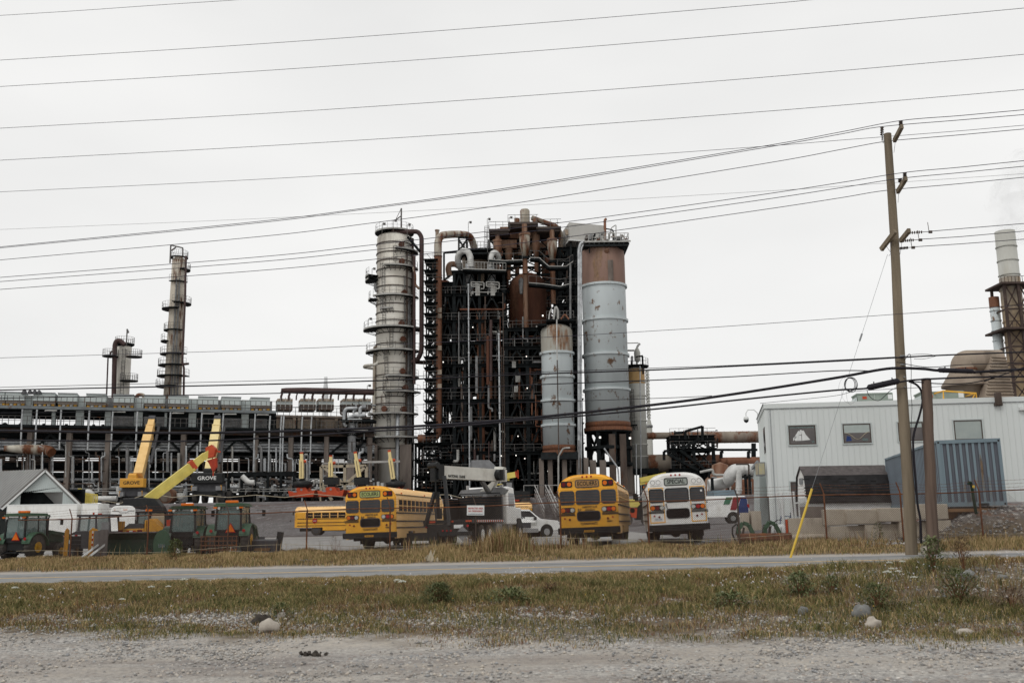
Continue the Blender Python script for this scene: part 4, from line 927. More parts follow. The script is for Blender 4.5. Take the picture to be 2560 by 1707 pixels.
b2_ = school_bus('yellow school bus in the middle with a tan destination sign reading ECOLIERS', (X2, 41.3, ground_z(X2, 41.3)+.02), -R(9.1), -R(1.6), M['yel'], M['yelroof'], M['yelroof'], 'ECOLIERS', None, M['stan'], 'yel', num='04097')
b3 = school_bus('white school bus with yellow outlines and a sign reading SPECIAL', (X3, 42.2, ground_z(X3, 42.3)+.03), -R(3.2)+R(0), -R(1.9), M['wht'], M['wht'], M['wht'], 'SPECIAL', None, M['sgry'], 'white')
b3.rotation_euler[2] = -R(6.0)
c = copy_thing(b1, gp(742+4, 105), R(90), 'distant yellow school bus seen side on with a stop sign arm'); c.rotation_euler = (0, 0, R(90)); c.location = gp(1002, 104)
c2 = copy_thing(b1, gp(1318, 99), R(90), 'distant yellow school bus partly hidden behind the crane truck'); c2.rotation_euler = (0, 0, -R(90)); c2.location = gp(1060, 100)
for q_ in (c, c2):
 for ch in q_.children:
  if ch.name.split('.')[0] in ('body', 'skirt'):
   ch.data = ch.data.copy()
   for i_ in range(len(ch.data.materials)):
    if ch.data.materials[i_].name == 'faded_yellow_roof' and (i_ != 1): ch.data.materials[i_] = M['yel']
m = MB(); m.tube([(0, 0, 0), (0, -.03, 0)], .26, 8); sp_ = m.build('stop_sign_arm', M['red'], c); sp_.location = (-1.27, 8.6, 1.45); sp_.rotation_euler = (0, 0, -PI/2)
text_mesh('ARRET', .15, M['wtxt'], sp_, (0, -.04, 0), sx=.8)
# pickup trucks and the liveried van
def car_body(prof, half, roofz, mat, t, taper=.16, cabz=1.0):
 # side outline (y, z) lofted across x with tumblehome above cabz
 m = MB(); k = len(prof); xs = (-1, -.93, .93, 1)
 for u in xs:
  for y, z in prof:
   tp = taper*max(0, (z-cabz)/(roofz-cabz)); zz = z if abs(u) < .95 else (z-.05 if z > cabz*.9 and z > roofz-.1 else z)
   m.v.append((u*(half-tp), y, zz))
 for a in range(3):
  for i in range(k):
   j = (i+1) % k; m.f.append((a*k+i, (a+1)*k+i, (a+1)*k+j, a*k+j)); m.m.append(0); m.sm.append(False)
 m.f.append(tuple(range(k))); m.m.append(0); m.sm.append(False); m.f.append(tuple(3*k+i for i in range(k-1, -1, -1))); m.m.append(0); m.sm.append(False)
 return m.build('body', mat, t, bevel=.04)
def pickup(label, loc, rz):
 # forward = +y, rear bumper at y = 0
 t = thing('pickup_truck', label, 'pickup truck', loc, rz, 'white pickup trucks')
 P = [(0, .55), (.05, 1.15), (1.9, 1.18), (2.0, 1.20), (2.15, 1.84), (2.5, 1.90), (3.7, 1.88), (4.45, 1.25), (5.7, 1.12), (5.85, .95), (5.85, .5), (5.3, .45), (.5, .45)]
 car_body(P, 1.0, 1.9, M['wht'], t, .2, 1.2)
 for sx in (-1, 1):
  for a in ([(2.22, 1.25), (2.32, 1.74), (2.85, 1.78), (2.85, 1.25)], [(2.92, 1.25), (2.92, 1.78), (3.66, 1.76), (4.22, 1.28)]):
   m = MB(); m.prism([(y, z) for y, z in a], sx*.865-.004, sx*.995*.93+.02*sx, axis='x'); m.build('side_window', M['wing'], t)
  for y in (1.15, 4.85):
   m = MB(); m.tube([(sx*.7, y, .44), (sx*1.015, y, .44)], .47, 18); m.build('wheel_arch', M['blk'], t); wheel(t, sx*.88, y, .40, .27, M['chrome'], .40)
  m = MB(); m.box(*sorted((sx*.6, sx*.97)), 5.80, 5.88, .86, 1.05); m.build('headlight', M['clr'], t)
  m = MB(); m.cbox((sx*1.14, 3.95, 1.28), .22, .12, .2); m.build('mirror', M['blkp'], t)
  m = MB(); m.box(*sorted((sx*.84, sx*.99)), -.02, .05, .75, 1.1); m.build('tail_light', M['red'], t)
 m = MB(); m.add([(-.78, 3.76, 1.86), (.78, 3.76, 1.86), (.88, 4.46, 1.27), (-.88, 4.46, 1.27)], [(0, 1, 2, 3)]); m.add([(-.78, 3.78, 1.87), (.78, 3.78, 1.87), (.88, 4.48, 1.28), (-.88, 4.48, 1.28)], [(3, 2, 1, 0)]); m.build('windscreen', M['wing'], t)
 m = MB(); m.box(-.55, .55, 5.84, 5.89, .72, 1.03); m.build('grille', M['gry'], t)
 m = MB(); m.box(-.98, .98, 5.85, 6.02, .45, .68); m.box(-.98, .98, -.14, .02, .5, .7); m.build('bumper', M['chrome'], t)
 return t
p = gp(1285, 66); pickup('white pickup truck seen from its side facing right', gp(1184, 66.5), -R(66))
pickup('white pickup truck nose on beside the crane truck cab', gp(1190, 64.5), -R(150))
v = thing('cargo_van', 'white cargo van with green, red and blue stripes parked behind the white bus', 'van', gp(1872, 79.5), R(84))
P = [(0, .45), (-.02, 1.0), (.12, 1.95), (.3, 2.08), (3.9, 2.10), (4.35, 1.95), (4.85, 1.35), (5.5, 1.15), (5.65, .9), (5.65, .45)]
car_body(P, 1.0, 2.1, M['wht'], v, .14, 1.2)
for lo, hi, mt in (((.0, .95), (.05, .55), 'vblue'), ((.95, 1.35), (.55, .95), 'vred'), ((1.5, 1.95), (.95, 1.3), 'vgreen')):
 m = MB()
 if mt == 'vgreen': m.prism([(1.55, 1.35), (1.95, 1.5), (1.80, 2.0), (1.25, 2.0), (1.35, 1.6)], 1.001, .93, axis='x'); m.v = [(-(1.001 if z < 1.6 else .925) if abs(x) > 0 else x, y, z) for x, y, z in m.v]
 m.v = []; m.f = []; m.m = []; m.sm = []
 y0b, y1b, y0t, y1t = {'vblue': (.02, 1.0, .14, .55), 'vred': (1.0, 1.45, .55, 1.15), 'vgreen': (1.5, 1.95, 1.2, 1.7)}[mt]; zb = .62 if mt == 'vblue' else (1.0 if mt == 'vred' else 1.45)
 fy = lambda z, a, b: a+(b-a)*(z-zb)/(2.0-zb)
 zs = [zb, 1.2, 1.6, 2.0]
 zs = [z for z in zs if z >= zb]; vs = []
 for z in zs: x = -(1.006-.14*max(0, (z-1.2)/.9)); vs += [(x, fy(z, y0b, y0t), z), (x, fy(z, y1b, y1t), z)]
 for z in zs: x = -(1.000-.14*max(0, (z-1.2)/.9))+.05; vs += [(x, fy(z, y0b, y0t), z), (x, fy(z, y1b, y1t), z)]
 q = len(zs); fs = [(2*i, 2*i+1, 2*i+3, 2*i+2) for i in range(q-1)]+[(0, 2*q, 2*q+1, 1)]+[(2*i, 2*i+2, 2*q+2*i+2, 2*q+2*i) for i in range(q-1)]+[(2*i+1, 2*q+2*i+1, 2*q+2*i+3, 2*i+3) for i in range(q-1)]
 # keep the stripe on the side that faces the road 
 m.add(vs, fs); m.build('livery_stripe', M[mt], v)
for sx in (-1, 1):
 for y in (1.25, 4.6):
  m = MB(); m.tube([(sx*.7, y, .42), (sx*1.012, y, .42)], .46, 18); m.build('wheel_arch', M['blk'], v); wheel(v, sx*.88, y, .37, .25, M['chrome'], .37)
 m = MB(); m.box(*sorted((sx*.86, sx*1.0)), -.03, .14, 1.15, 1.45); m.build('tail_light', M['red'], v)
 m = MB(); m.box(*sorted((sx*.9, sx*.96)), 3.6, 4.4, 1.3, 1.8); m.build('side_window', M['wing'], v)
m = MB(); m.box(-.98, .98, -.14, .02, .42, .62); m.build('bumper', M['blkp'], v)
text_mesh('Rogers', .17, M['bltxt'], v, (1.0, 3.0, 1.48), rot=(PI/2, 0, PI/2)) if False else None
m = MB()
for A_, i_ in (([(3.9, 1.62), (3.65, 1.62), (3.78, 1.45)], 0), ([(3.92, 1.43), (3.80, 1.40), (3.84, 1.22)], 1), ([(3.74, 1.42), (3.62, 1.43), (3.72, 1.22)], 1)): m.prism([(y+.6, z-.02) for y, z in A_], -1.005, -.95, i_, 'x')
m = m; m.build('door_emblem', [M['vred'], M['vblue']], v)
# crane truck
ct = thing('crane_truck', 'black and white boom truck with a grey stowed telescopic boom', 'crane truck', (xat(1118, 1300, 47.5), 47.5, ground_z(xat(1118, 1300, 47.5), 47.5)), -R(15), None, 0, -R(1))
m = MB(); m.box(-1.22, 1.22, .1, 5.6, 1.12, 1.28); m.build('deck', M['blkp'], ct)
m = MB()
for k in range(14): m.box(1.221, 1.232, .5+k*.36, .5+k*.36+.18, 1.14, 1.24)
for k in range(3): m.box(-.9+k*.9, -.6+k*.9, .085, .098, 1.16, 1.24)
m.build('reflective_tape', M['redo'], ct)
m = MB()
for k in range(14): m.box(1.221, 1.230, .68+k*.36, .68+k*.36+.16, 1.14, 1.24)
m.build('white_tape', M['trimw'], ct)
m = MB(); m.box(-1.2, 1.2, 5.35, 5.6, 1.28, 2.45); m.tube([(-1.15, 5.3, 2.5), (-1.15, 5.3, 2.62), (1.15, 5.3, 2.62), (1.15, 5.3, 2.5)], .03, 6)
m.box(-1.2, -1.15, 3.0, 5.4, 1.28, 2.35); m.build('headboard', M['blkp'], ct)
m = MB(); m.prism([(6.5, 1.0), (6.5, 2.85), (6.9, 3.0), (8.0, 2.95), (8.35, 2.0), (8.5, 1.0)], -1.15, 1.15, axis='x'); m.box(-1.05, 1.05, 8.4, 9.9, 1.0, 1.9); m.build('cab', M['wht'], ct, bevel=.06)
for sx in (-1, 1):
 m = MB(); m.box(*sorted((sx*1.13, sx*1.16)), 6.9, 8.0, 1.95, 2.65); m.build('cab_window', M['wing'], ct)
 m = MB(); m.tube([(sx*.8, 9.1, .72), (sx*1.16, 9.1, .72)], .62, 18); m.build('wheel_arch', M['blk'], ct)
 for y in (1.9, 3.15): wheel(ct, sx*.93, y, .52, .50, M['trimw'])
 wheel(ct, sx*1.0, 9.1, .52, .30, M['trimw'])
 m = MB(); m.box(*sorted((sx*.75, sx*1.2)), 4.3, 5.3, .45, 1.05); m.build('tool_box', M['grym'], ct)
 m = MB(); m.box(*sorted((sx*.8, sx*1.2)), 6.5, 7.3, .4, .98); m.build('fuel_tank', M['grym'], ct)
 m = MB(); m.tube([(sx*.95, 6.35, 1.2), (sx*.95, 6.35, 3.1)], .08, 10); m.build('exhaust_stack', M['chrome'], ct)
m = MB(); m.box(-.45, .45, .1, 9.6, .72, 1.10); m.box(-1.0, 1.0, .02, .2, .5, 1.1); m.build('chassis', M['blk'], ct)
m = MB()
for k in (-.2, 0, .2): m.cbox((k, -.01, .78), .07, .05, .07)
for k in (-1, 1): m.cyl((k*1.02, -.03, .98), (k*1.02, .02, .98), .06)
m.build('rear_light', M['red'], ct)
m = MB(); m.box(.35, .8, -.02, .02, .88, 1.04); m.build('licence_plate', M['trimw'], ct)
m = MB(); m.cbox((.78, -.04, .62), .5, .03, .5, 0, Matrix.Rotation(R(42), 3, 'Y')); m.cbox((1.0, .02, .25), .35, .1, .3, 0, Matrix.Rotation(R(10), 3, 'Y')); m.build('outrigger_pad', M['grym'], ct)
# turntable, mast, boom and rams
bx, by = .35, 6.0
m = MB(); m.box(-1.15, 1.15, 5.75, 6.35, 2.55, 2.72); m.cyl((bx, by, 1.2), (bx, by, 2.6), .4); m.prism([(-1.3, 2.6), (-1.15, 2.85), (1.05, 2.95), (1.35, 2.8), (1.2, 2.6)], 5.8, 6.3); m.build('pedestal', M['grym'], ct)
bt = Vector((-.78, 1.5, 3.60)); bh = Vector((1.15, 6.05, 3.52)); 
m = MB(); m.prism([(-.1, 2.75), (.5, 2.75), (1.25, 3.95), (1.1, 4.0), (.75, 4.0), (.55, 3.2)], 5.75, 6.3); m.build('mast', MC.get('boom_grey') or pm('boom_grey', (.66, .66, .61), (.54, .53, .49), 1.5, rough=.5, dirt=.2, dcol=(.2, .17, .14)), ct)
bm = MB(); bm.bar(bt, bh, .46, .62); bb = bm.build('boom', pm('boom_grey', (.66, .66, .61), (.54, .53, .49), 1.5, rough=.5, dirt=.2, dcol=(.2, .17, .14)), ct)
d = (bh-bt).normalized(); sd, up_ = frame(d)
tl = text_mesh('NATIONAL CRANE', .20, M['btxt'], bb, (0, 0, 0), rot=(0, 0, 0), align='LEFT', sx=.75, bold=.003)
nrm = (sd if sd.y < 0 else -sd); mtx = Matrix((d, d.cross(nrm)*-1 if False else nrm.cross(d), nrm)).transposed().to_4x4(); tl.data.transform(Matrix.Translation(bt+d*.28+nrm*.24-Vector((0, 0, .19))) @ mtx)
m = MB(); m.bar(bt-d*.42, bt, .5, .72); m.bar(bt-d*.60, bt-d*.3, .3, .95); m.cyl(bt-d*.5-sd*.3+Vector((0, 0, .3)), bt-d*.5+sd*.3+Vector((0, 0, .3)), .16); m.build('boom_head', M['blkp'], bb)
m = MB(); m.tube([bh-d*1.9-Vector((0, 0, .25)), Vector((bx-.0, by, 2.65))], [.10, .15], 12); m.build('lift_ram', M['grym'], ct)
m = MB(); m.cbox(bh-d*.75+nrm*.3, .55, .3, .55); m.cyl(bh-d*.8+nrm*.2, bh-d*.8+nrm*.5, .28, n=12); m.build('winch', M['blkp'], ct)
m = MB(); m.tube([bt+Vector((-.25, 0, -.3)), bt+Vector((-.3, .1, -1.6)), Vector((-.6, .2, 1.1))], .035, 5); m.cbox(bt+Vector((-.15, 0, -2.0)), .3, .2, .5); m.cbox(bt+Vector((-.15, 0, -1.4)), .12, .1, .9); m.build('hook_block', M['blkp'], ct)
for xa, xb, zt in ((-1.05, -.75, 2.6), (.15, -.25, 3.35)):
 m = MB(); m.bar((xa, -.05, 1.0), (xb, .5, zt), .15, .15); m.build('stabiliser', M['blkp'], ct)
m = MB(); m.box(-1.2, 1.2, -.12, .1, .55, .72); m.box(-1.9, -.4, -.3, -.05, .35, .72); m.build('stabiliser_beam', M['blkp'], ct)
# ---------------------------------------------------------------- left yard machinery
def tractor(label, loc, rz, gm_='green', gl='greenl', sc=1.0, smv=True, loader=True, beacon=True, lights=True):
 # rear axle at y = 0, heading +y
 t = thing('tractor', label, 'tractor', loc, rz, 'green cab tractors'); t.scale = (sc, sc, sc); G = M[gm_]
 for sx in (-1, 1):
  wheel(t, sx*.78, 0, .66, .42, M['jyel'], seg=20, hub=.42); wheel(t, sx*.70, 2.0, .42, .30, M['jyel'], seg=18, hub=.45)
  m = MB(); n = 12; vs = []
  for k in range(n+1):
   a = R(20+150*k/n); vs += [(sx*.54, -.78*math.cos(a), .66+.80*math.sin(a)), (sx*1.04, -.78*math.cos(a), .64+.80*math.sin(a)), (sx*1.04, -.78*math.cos(a), .58+.80*math.sin(a)), (sx*.54, -.78*math.cos(a), .58+.80*math.sin(a))]
  m.add(vs, [(4*k+i, 4*k+(i+1) % 4, 4*k+4+(i+1) % 4, 4*k+4+i) for k in range(n) for i in range(4)]); m.build('fender', M[gl], t)
  m = MB(); m.cyl((sx*.78, -.80, 1.10), (sx*.78, -.76, 1.10), .075); m.build('tail_light', M['red'], t)
  m = MB(); m.bar((sx*.92, 1.25, 2.10), (sx*1.25, 1.35, 2.12), .025); m.cbox((sx*1.27, 1.35, 1.95), .16, .05, .30); m.build('mirror', M['blkp'], t)
 m = MB(); m.box(-.30, .30, -.35, 2.6, .45, .95); m.box(-.50, .50, -.5, .4, .5, 1.15); m.box(-.6, .6, -.55, -.45, .35, .45); m.bar((-.4, -.5, .5), (-.4, -1.0, .35), .06); m.bar((.4, -.5, .5), (.4, -1.0, .35), .06); m.build('chassis', M['blkp'], t)
 m = MB(); m.prism([(1.15, .9), (1.15, 1.55), (2.5, 1.42), (2.75, 1.25), (2.78, .85)], -.34, .34, axis='x'); m.build('hood', G, t, bevel=.05)
 P = [(-.62, -.62), (.62, -.62), (-.70, 1.05), (.70, 1.05)]; tp = [(-.56, -.55), (.56, -.55), (-.60, .95), (.60, .95)]
 m = MB()
 for (a, b), (c, d) in zip(P, tp): m.bar((a, b, 1.0), (c, d, 2.26), .08)
 m.bar((-.65, .35, 1.1), (-.60, .35, 2.26), .06); m.bar((.65, .35, 1.1), (.60, .35, 2.26), .06)
 m.bar((-.62, -.62, 1.12), (.62, -.62, 1.12), .07); m.box(-.66, .66, -.6, 1.05, .9, 1.1); m.box(-.25, .25, -.05, .35, 1.1, 1.6); m.tube([(0, .8, 1.5), (.0, .85, 1.55)], .17, 10); m.build('cab_frame', M['blkp'], t)
 m = MB(); m.box(-.58, .58, -.575, -.565, 1.14, 2.22); m.build('rear_glass', M['cabg'], t)
 m = MB(); m.box(-.62, .62, .99, 1.0, 1.2, 2.22); m.build('front_glass', M['cabg'], t)
 for sx in (-1, 1): m = MB(); m.box(*sorted((sx*.625, sx*.635)), -.55, .95, 1.14, 2.22); m.build('side_glass', M['cabg'], t)
 m = MB(); pr = rr(1.52, 1.95, .25, 4, 0, .22)
 m.prism(pr, 2.26, 2.34, axis='z'); m.prism(rr(1.38, 1.8, .25, 4, 0, .22), 2.34, 2.42, axis='z'); m.build('cab_roof', M[gl] if lights else G, t)
 if beacon: m = MB(); m.box(-.30, .30, -.15, .10, 2.43, 2.56); m.build('beacon_bar', M['ora'], t, bevel=.03)
 for sx in (-1, 1):
  m = MB(); m.cbox((sx*.62, -.74, 2.20), .18, .06, .08); m.build('indicator', M['ora'], t)
  m = MB(); m.cyl((sx*.45, -.76, 2.18), (sx*.45, -.70, 2.18), .065); m.build('work_lamp', M['clr'], t)
 if smv:
  s = MB(); s.prism([(-.20, 0), (.20, 0), (0, .36)], -.012, .012); o = s.build('warning_triangle', M['ora'], t); o.location = (.12, -.68, 1.05)
  s = MB(); s.prism([(-.255, -.04), (.255, -.04), (0, .43)], .0125, .02); s.build('triangle_border', M['red'], o)
 if loader:
  m = MB()
  for sx in (-1, 1): m.bar((sx*.5, 1.2, .9), (sx*.55, 1.3, 1.45), .12); m.bar((sx*.55, 1.3, 1.45), (sx*.55, 2.9, 1.25), .10, .16); m.bar((sx*.55, 2.9, 1.25), (sx*.55, 3.7, .45), .10, .15)
  m.build('loader_arm', G, t)
  m = MB(); m.prism([(3.6, .15), (3.7, .75), (3.8, .75), (3.75, .2), (4.3, .1), (4.3, .05), (3.6, .05)], -.85, .85, axis='x'); m.build('bucket', M['gry'], t)
 m = MB(); m.tube([(.42, 1.35, 1.5), (.42, 1.35, 2.15), (.42, 1.45, 2.30)], .045, 8); m.build('exhaust', M['blkp'], t)
 return t
ta = tractor('green cab tractor at the far left facing away with an orange warning triangle', gp(58, 46.6), -R(14), sc=.87)
tb = tractor('dark green tractor with a white and orange roof beacon, left of the matching pair', gp(466, 47.5), R(1), 'green', 'green', sc=.93, smv=False, loader=True, lights=False)
tc_ = tractor('green tractor with an orange triangle on its rear window, right of the pair', gp(578, 47.5), R(2), sc=.96)
# machine 1: grey sidewalk plough seen head on with two yellow wing plates
q = gp(208, 46.3); t = thing('snow_plough', 'grey cabbed municipal plough with yellow striped side wings', 'snow plough', q, R(5))
m = MB(); m.prism([(-.55, .55), (-.55, 1.42), (-.30, 1.55), (.30, 1.55), (.55, 1.42), (.55, .55)], -.2, 1.2); m.build('hood', M['gry'], t, bevel=.04)
for k in range(3): m = MB(); m.box(-.5, -.02, -.225, -.2, .62+.22*k, .78+.22*k); m.build('grille', M['blkp'], t)
m = MB(); m.box(-.52, -.05, -.23, -.2, 1.27, 1.33); m.build('reflector_strip', M['trimw'], t); m = MB(); m.box(-.34, -.2, -.24, -.2, 1.265, 1.335); m.build('red_reflector', M['red'], t)
m = MB(); m.box(-.65, 1.15, 1.0, 2.6, 1.3, 1.5)
for x, y in ((-.6, 1.0), (1.1, 1.0), (.35, 1.0), (-.6, 2.6), (1.1, 2.6)): m.bar((x, y, 1.4), (x*.9, y, 2.4), .09)
m.box(-.68, 1.18, .9, 2.65, 2.36, 2.48); m.build('cab', M['gry'], t)
m = MB(); m.box(-.55, .32, .985, 1.0, 1.5, 2.32); m.box(.40, 1.05, .985, 1.0, 1.5, 2.32); m.build('windscreen', M['cabg'], t)
m = MB(); m.cyl((.1, 1.2, 2.48), (.1, 1.2, 2.6), .05); m.box(.35, .55, 1.1, 1.2, 2.48, 2.54); m.build('beacon', M['redo'], t)
for x0, w_ in ((-.83, .22), (.42, .42)):
 m = MB(); m.prism([(x0, .12), (x0, 1.55), (x0+w_*.4, 1.72), (x0+w_, 1.60), (x0+w_*.86, .25), (x0+w_*.6, .10)], -.35, -.25); w1 = m.build('side_wing', M['cyel'], t)
 if w_ > .3:
  for k in range(8): m = MB(); m.box(x0+.16, x0+.22, -.358, -.350, .42+.14*k, .55+.14*k); m.build('reflector', M['red'] if k % 2 == 0 else M['trimw'], w1)
wheel(t, -.5, .9, .45, .3, M['gry']); wheel(t, .55, .9, .45, .3, M['gry']); t.scale = (.86, .86, .80)
# timber guard posts with raking boards in front of it
t = thing('timber_barrier', 'pair of upright weathered boards with raking braces beside the plough', 'barrier', gp(250, 45.2, 0, 1395))
m = MB(); m.box(-.32, -.05, -.02, .05, 0, 1.22); m.box(-.03, .30, -.06, .02, 0, 1.27); m.build('board', M['woodg'], t)
m = MB(); m.bar((-.75, -.5, -.02), (-.1, .0, .62), .05, .08); m.bar((-.45, -.5, -.02), (.25, .0, .66), .05, .08); m.build('brace', M['trimw'], t)
# machine 2: yellow multihog with plough frame
q = gp(345, 48.5); t = thing('snow_plough', 'yellow compact loader with red tail lights behind the long dark green blade', 'snow plough', q, 0)
m = MB(); m.box(-.98, .58, -.3, .8, 1.02, 1.45); m.box(-.98, -.78, -.3, .3, 1.4, 1.85); m.box(.62, .72, -.35, .6, 1.05, 1.9)
m.prism([(.74, 1.05), (.74, 1.9), (1.0, 1.98), (1.25, 1.8), (1.40, 1.6), (1.40, 1.05)], -.3, .7); m.build('body', M['cyel'], t, bevel=.03)
m = MB(); m.prism([(-.7, 1.45), (-.35, 1.72), (.5, 1.72), (.55, 1.45)], -.2, .7); m.build('engine_cover', M['gry'], t)
for x in (-.85, .30): m = MB(); m.box(x-.1, x+.18, -.325, -.3, 1.24, 1.38); m.build('tail_light', M['redd'], t)
m = MB(); m.box(-.45, .1, -.32, -.3, 1.28, 1.34); m.build('reflector_strip', M['red'], t); m = MB(); m.box(-.28, -.08, -.325, -.3, 1.275, 1.345); m.build('white_reflector', M['trimw'], t)
m = MB()
for x, y in ((-.25, .8), (1.5, .8), (.55, .8), (-.2, 1.9), (1.5, 1.9)): m.bar((x, y, 1.3), (x*.95, y, 2.3), .09)
m.box(-.35, 1.6, .7, 2.0, 2.28, 2.38); m.build('cab', M['blkp'], t)
m = MB(); m.box(-.2, .48, .79, .80, 1.5, 2.27); m.build('windscreen', M['cabg'], t)
m = MB(); m.box(.62, 1.4, .79, .80, 1.5, 2.27); m.build('guard_mesh', M['tan'], t)
m = MB(); m.cyl((.25, .9, 2.38), (.25, .9, 2.5), .07); m.box(.38, .58, .85, .95, 2.38, 2.48); m.build('beacon', M['ora'], t)
m = MB(); m.bar((1.3, -.3, 1.55), (2.3, -.4, 1.0), .12, .28); m.build('lift_arm', M['cyel'], t)
wheel(t, -.6, .3, .48, .35, M['gry']); wheel(t, 1.1, .3, .48, .35, M['gry']); t.scale = (.80, .80, .88); t.location.x -= .1
# long green blade lying in front
a, b = at(252, 1345, 46.2), at(392, 1338, 46.2); z0 = ground_z(a.x, 46.2)
m = MB(); out = [(46.0, z0+.15), (46.25, z0+.35), (46.3, z0+.8), (46.15, z0+1.1), (46.22, z0+1.12), (46.42, z0+.8), (46.36, z0+.3), (46.15, z0+.1)]
m.prism(out, a.x, b.x, axis='x'); o = solo(m, 'plough_blade', M['greend'], 'long dark green plough blade standing behind the fence', 'plough blade')
m = MB(); m.box(a.x-o.location.x, b.x-o.location.x, -.25, .18, o.dimensions.z-.02+.0, o.dimensions.z+.035); m.build('top_plank', M['woodg'], o)
m = MB(); m.box(a.x-o.location.x+.1, a.x-o.location.x+.42, -.3, -.2, .9, 1.5); m.build('end_plate', M['grym'], o)
m = MB(); c = at(404, 1360, 45.6); m.tube([(c.x, 45.6, c.z), (c.x, 45.68, c.z)], .62, 20); m.v = [(c.x+(x-c.x)*.62, y, c.z+(z-c.z)*(1.05)) for x, y, z in m.v]; o = solo(m, 'oval_panel', M['greenl'], 'faded green oval metal panel leaning by the fence', 'panel')
m = MB(); m.box(-.14, .16, -.06, -.045, .50, .66); m.build('sticker', M['cabg'], o)
m = MB(); m.prism([(-.55, .9), (-.55, 1.65), (.45, 1.72), (.62, 1.5), (.25, .8)], 0, .7); o = m.build('skip_hopper', M['redp']); o.location = gp(420, 53); tag(o, 'red metal hopper showing behind the dark green tractor', 'hopper')
# rusty drag harrow and pallets by the tractors
t = thing('bucket_attachment', 'grey bucket attachment lying right of the tractors', 'bucket', gp(668, 48), R(-8))
m = MB(); m.prism([(-.5, .05), (-.55, .55), (-.35, .62), (-.2, .2), (.5, .1), (.5, .05)], -.05, .05, axis='x'); m.v = [(x*14, y, z) for x, y, z in m.v]; m.build('bucket_shell', M['gry'], t)
m = MB(); m.bar((.62, -.2, .1), (.75, -.2, .95), .2, .25); m.build('side_cheek', M['blkp'], t)
m = MB(); m.box(-.4, .35, -.6, -.3, .1, .16); m.box(-.35, .4, -.62, -.35, .17, .21); m.build('board', M['ply'], t)
t = thing('drag_harrow', 'rusty harrow frame standing behind the fence between the two right tractors', 'harrow', gp(548, 46.3), 0)
m = MB()
for k in range(4): m.bar((-.85, 0, .22+.2*k), (.85, 0, .22+.2*k), .05)
for k in range(9): m.bar((-.8+.2*k, 0, .1), (-.8+.2*k, 0, .85), .03)
m.build('frame', M['rustp'], t)
# ---------------------------------------------------------------- shed, box trucks, bus-like van at left
SY = 101.0
pk = at(118, 1174, SY); el, er = at(-20, 1267, SY), at(196, 1259, SY); zg = ground_z(pk.x, SY)
t = thing('storage_shed', 'open gabled shed with pale metal cladding and a ribbed grey roof', 'shed', (pk.x, SY, zg))
ra = -(pk.z-el.z)/(pk.x-el.x); xl, xr = -4.15, 2.75+.15
hz = pk.z-zg; ew = hz-2.95
def gable(x): return hz+(x*((hz-ew)/4.2) if x < 0 else -x*((hz-ew)/2.9))
hw = 3.75
def gz2(x): return hz-abs(x)*.93
ox0, ox1, oz = at(49, 1255, SY).x-pk.x, at(156, 1255, SY).x-pk.x, at(100, 1230, SY).z-zg
m = MB(); top = [(-hw, gz2(hw)), (0, hz-.08), (hw, gz2(hw))]
m.prism([(-hw, 0), (-hw, gz2(hw)-.05), (ox0, gz2(abs(ox0))-.06), (ox0, 0)], 0, .15); m.prism([(ox1, 0), (ox1, gz2(ox1)-.06), (hw, gz2(hw)-.05), (hw, 0)], 0, .15)
m.prism([(ox0, oz), (ox0, gz2(abs(ox0))-.06), (0, hz-.08), (ox1, gz2(ox1)-.06), (ox1, oz)], 0, .15)
k = -hw
while k < hw: m.box(k, k+.03, -.02, 0, oz if ox0 < k < ox1 else 0, gz2(abs(k))-.1); k += .2
m.build('gable_wall', M['clad'], t)
m = MB(); m.box(-hw, -hw+.12, .15, 6, 0, gz2(hw)); m.box(hw-.12, hw, .15, 6, 0, gz2(hw)); m.v = [(x-2.1*(y+.3), y, z) for x, y, z in m.v]; m.build('side_wall', M['clad'], t)
m = MB(); m.box(ox1-.75, ox1, 1.1, 1.15, 0, oz); m.build('inner_wall', M['ply'], t)
m = MB(); m.box(-hw+.3, hw-.3, 1.2, 1.3, 0, oz+.3); m.box(-hw+.6, hw-.6, .16, 1.3, oz+.1, oz+.2); m.v = [(x-.0*y, y, z) for x, y, z in m.v]; m.build('interior_shade_panel', M['blackst'], t)  # black sheet behind the opening stands in for the shade inside the shed
# roof: gable faces right-front, ridge runs back-left
for sx in (-1, 1):
 m = MB(); a, b = 0, sx*(hw+.35); za, zb = hz+.06, gz2(hw+.35)+.06
 def rz_(x): return za+(zb-za)*abs(x)/(hw+.35)
 skew = -13.2
 vs = [(0, -.3, za), (b, -.3, zb), (b+skew, 6, zb), (skew, 6, za)]
 m.add(vs+[(x, y, z-.08) for x, y, z in vs], [(0, 1, 2, 3), (7, 6, 5, 4), (0, 4, 5, 1), (1, 5, 6, 2), (2, 6, 7, 3), (3, 7, 4, 0)])
 for q in range(1, 34): f = q/34; m.bar((skew*f, -.3+6.3*f, za+.03), (b+skew*f, -.3+6.3*f, zb+.03), .05, .05)
 m.build('roof', M['roofm'], t)
 m = MB(); m.bar((0, -.38, za-.10), (b, -.38, zb-.10), .06, .24); m.build('bargeboard', M['trimw'], t)
 m = MB(); m.bar((0, -.40, za+.05), (b*1.01, -.40, zb+.05), .09, .08); m.build('ridge_trim', M['trimd'], t)
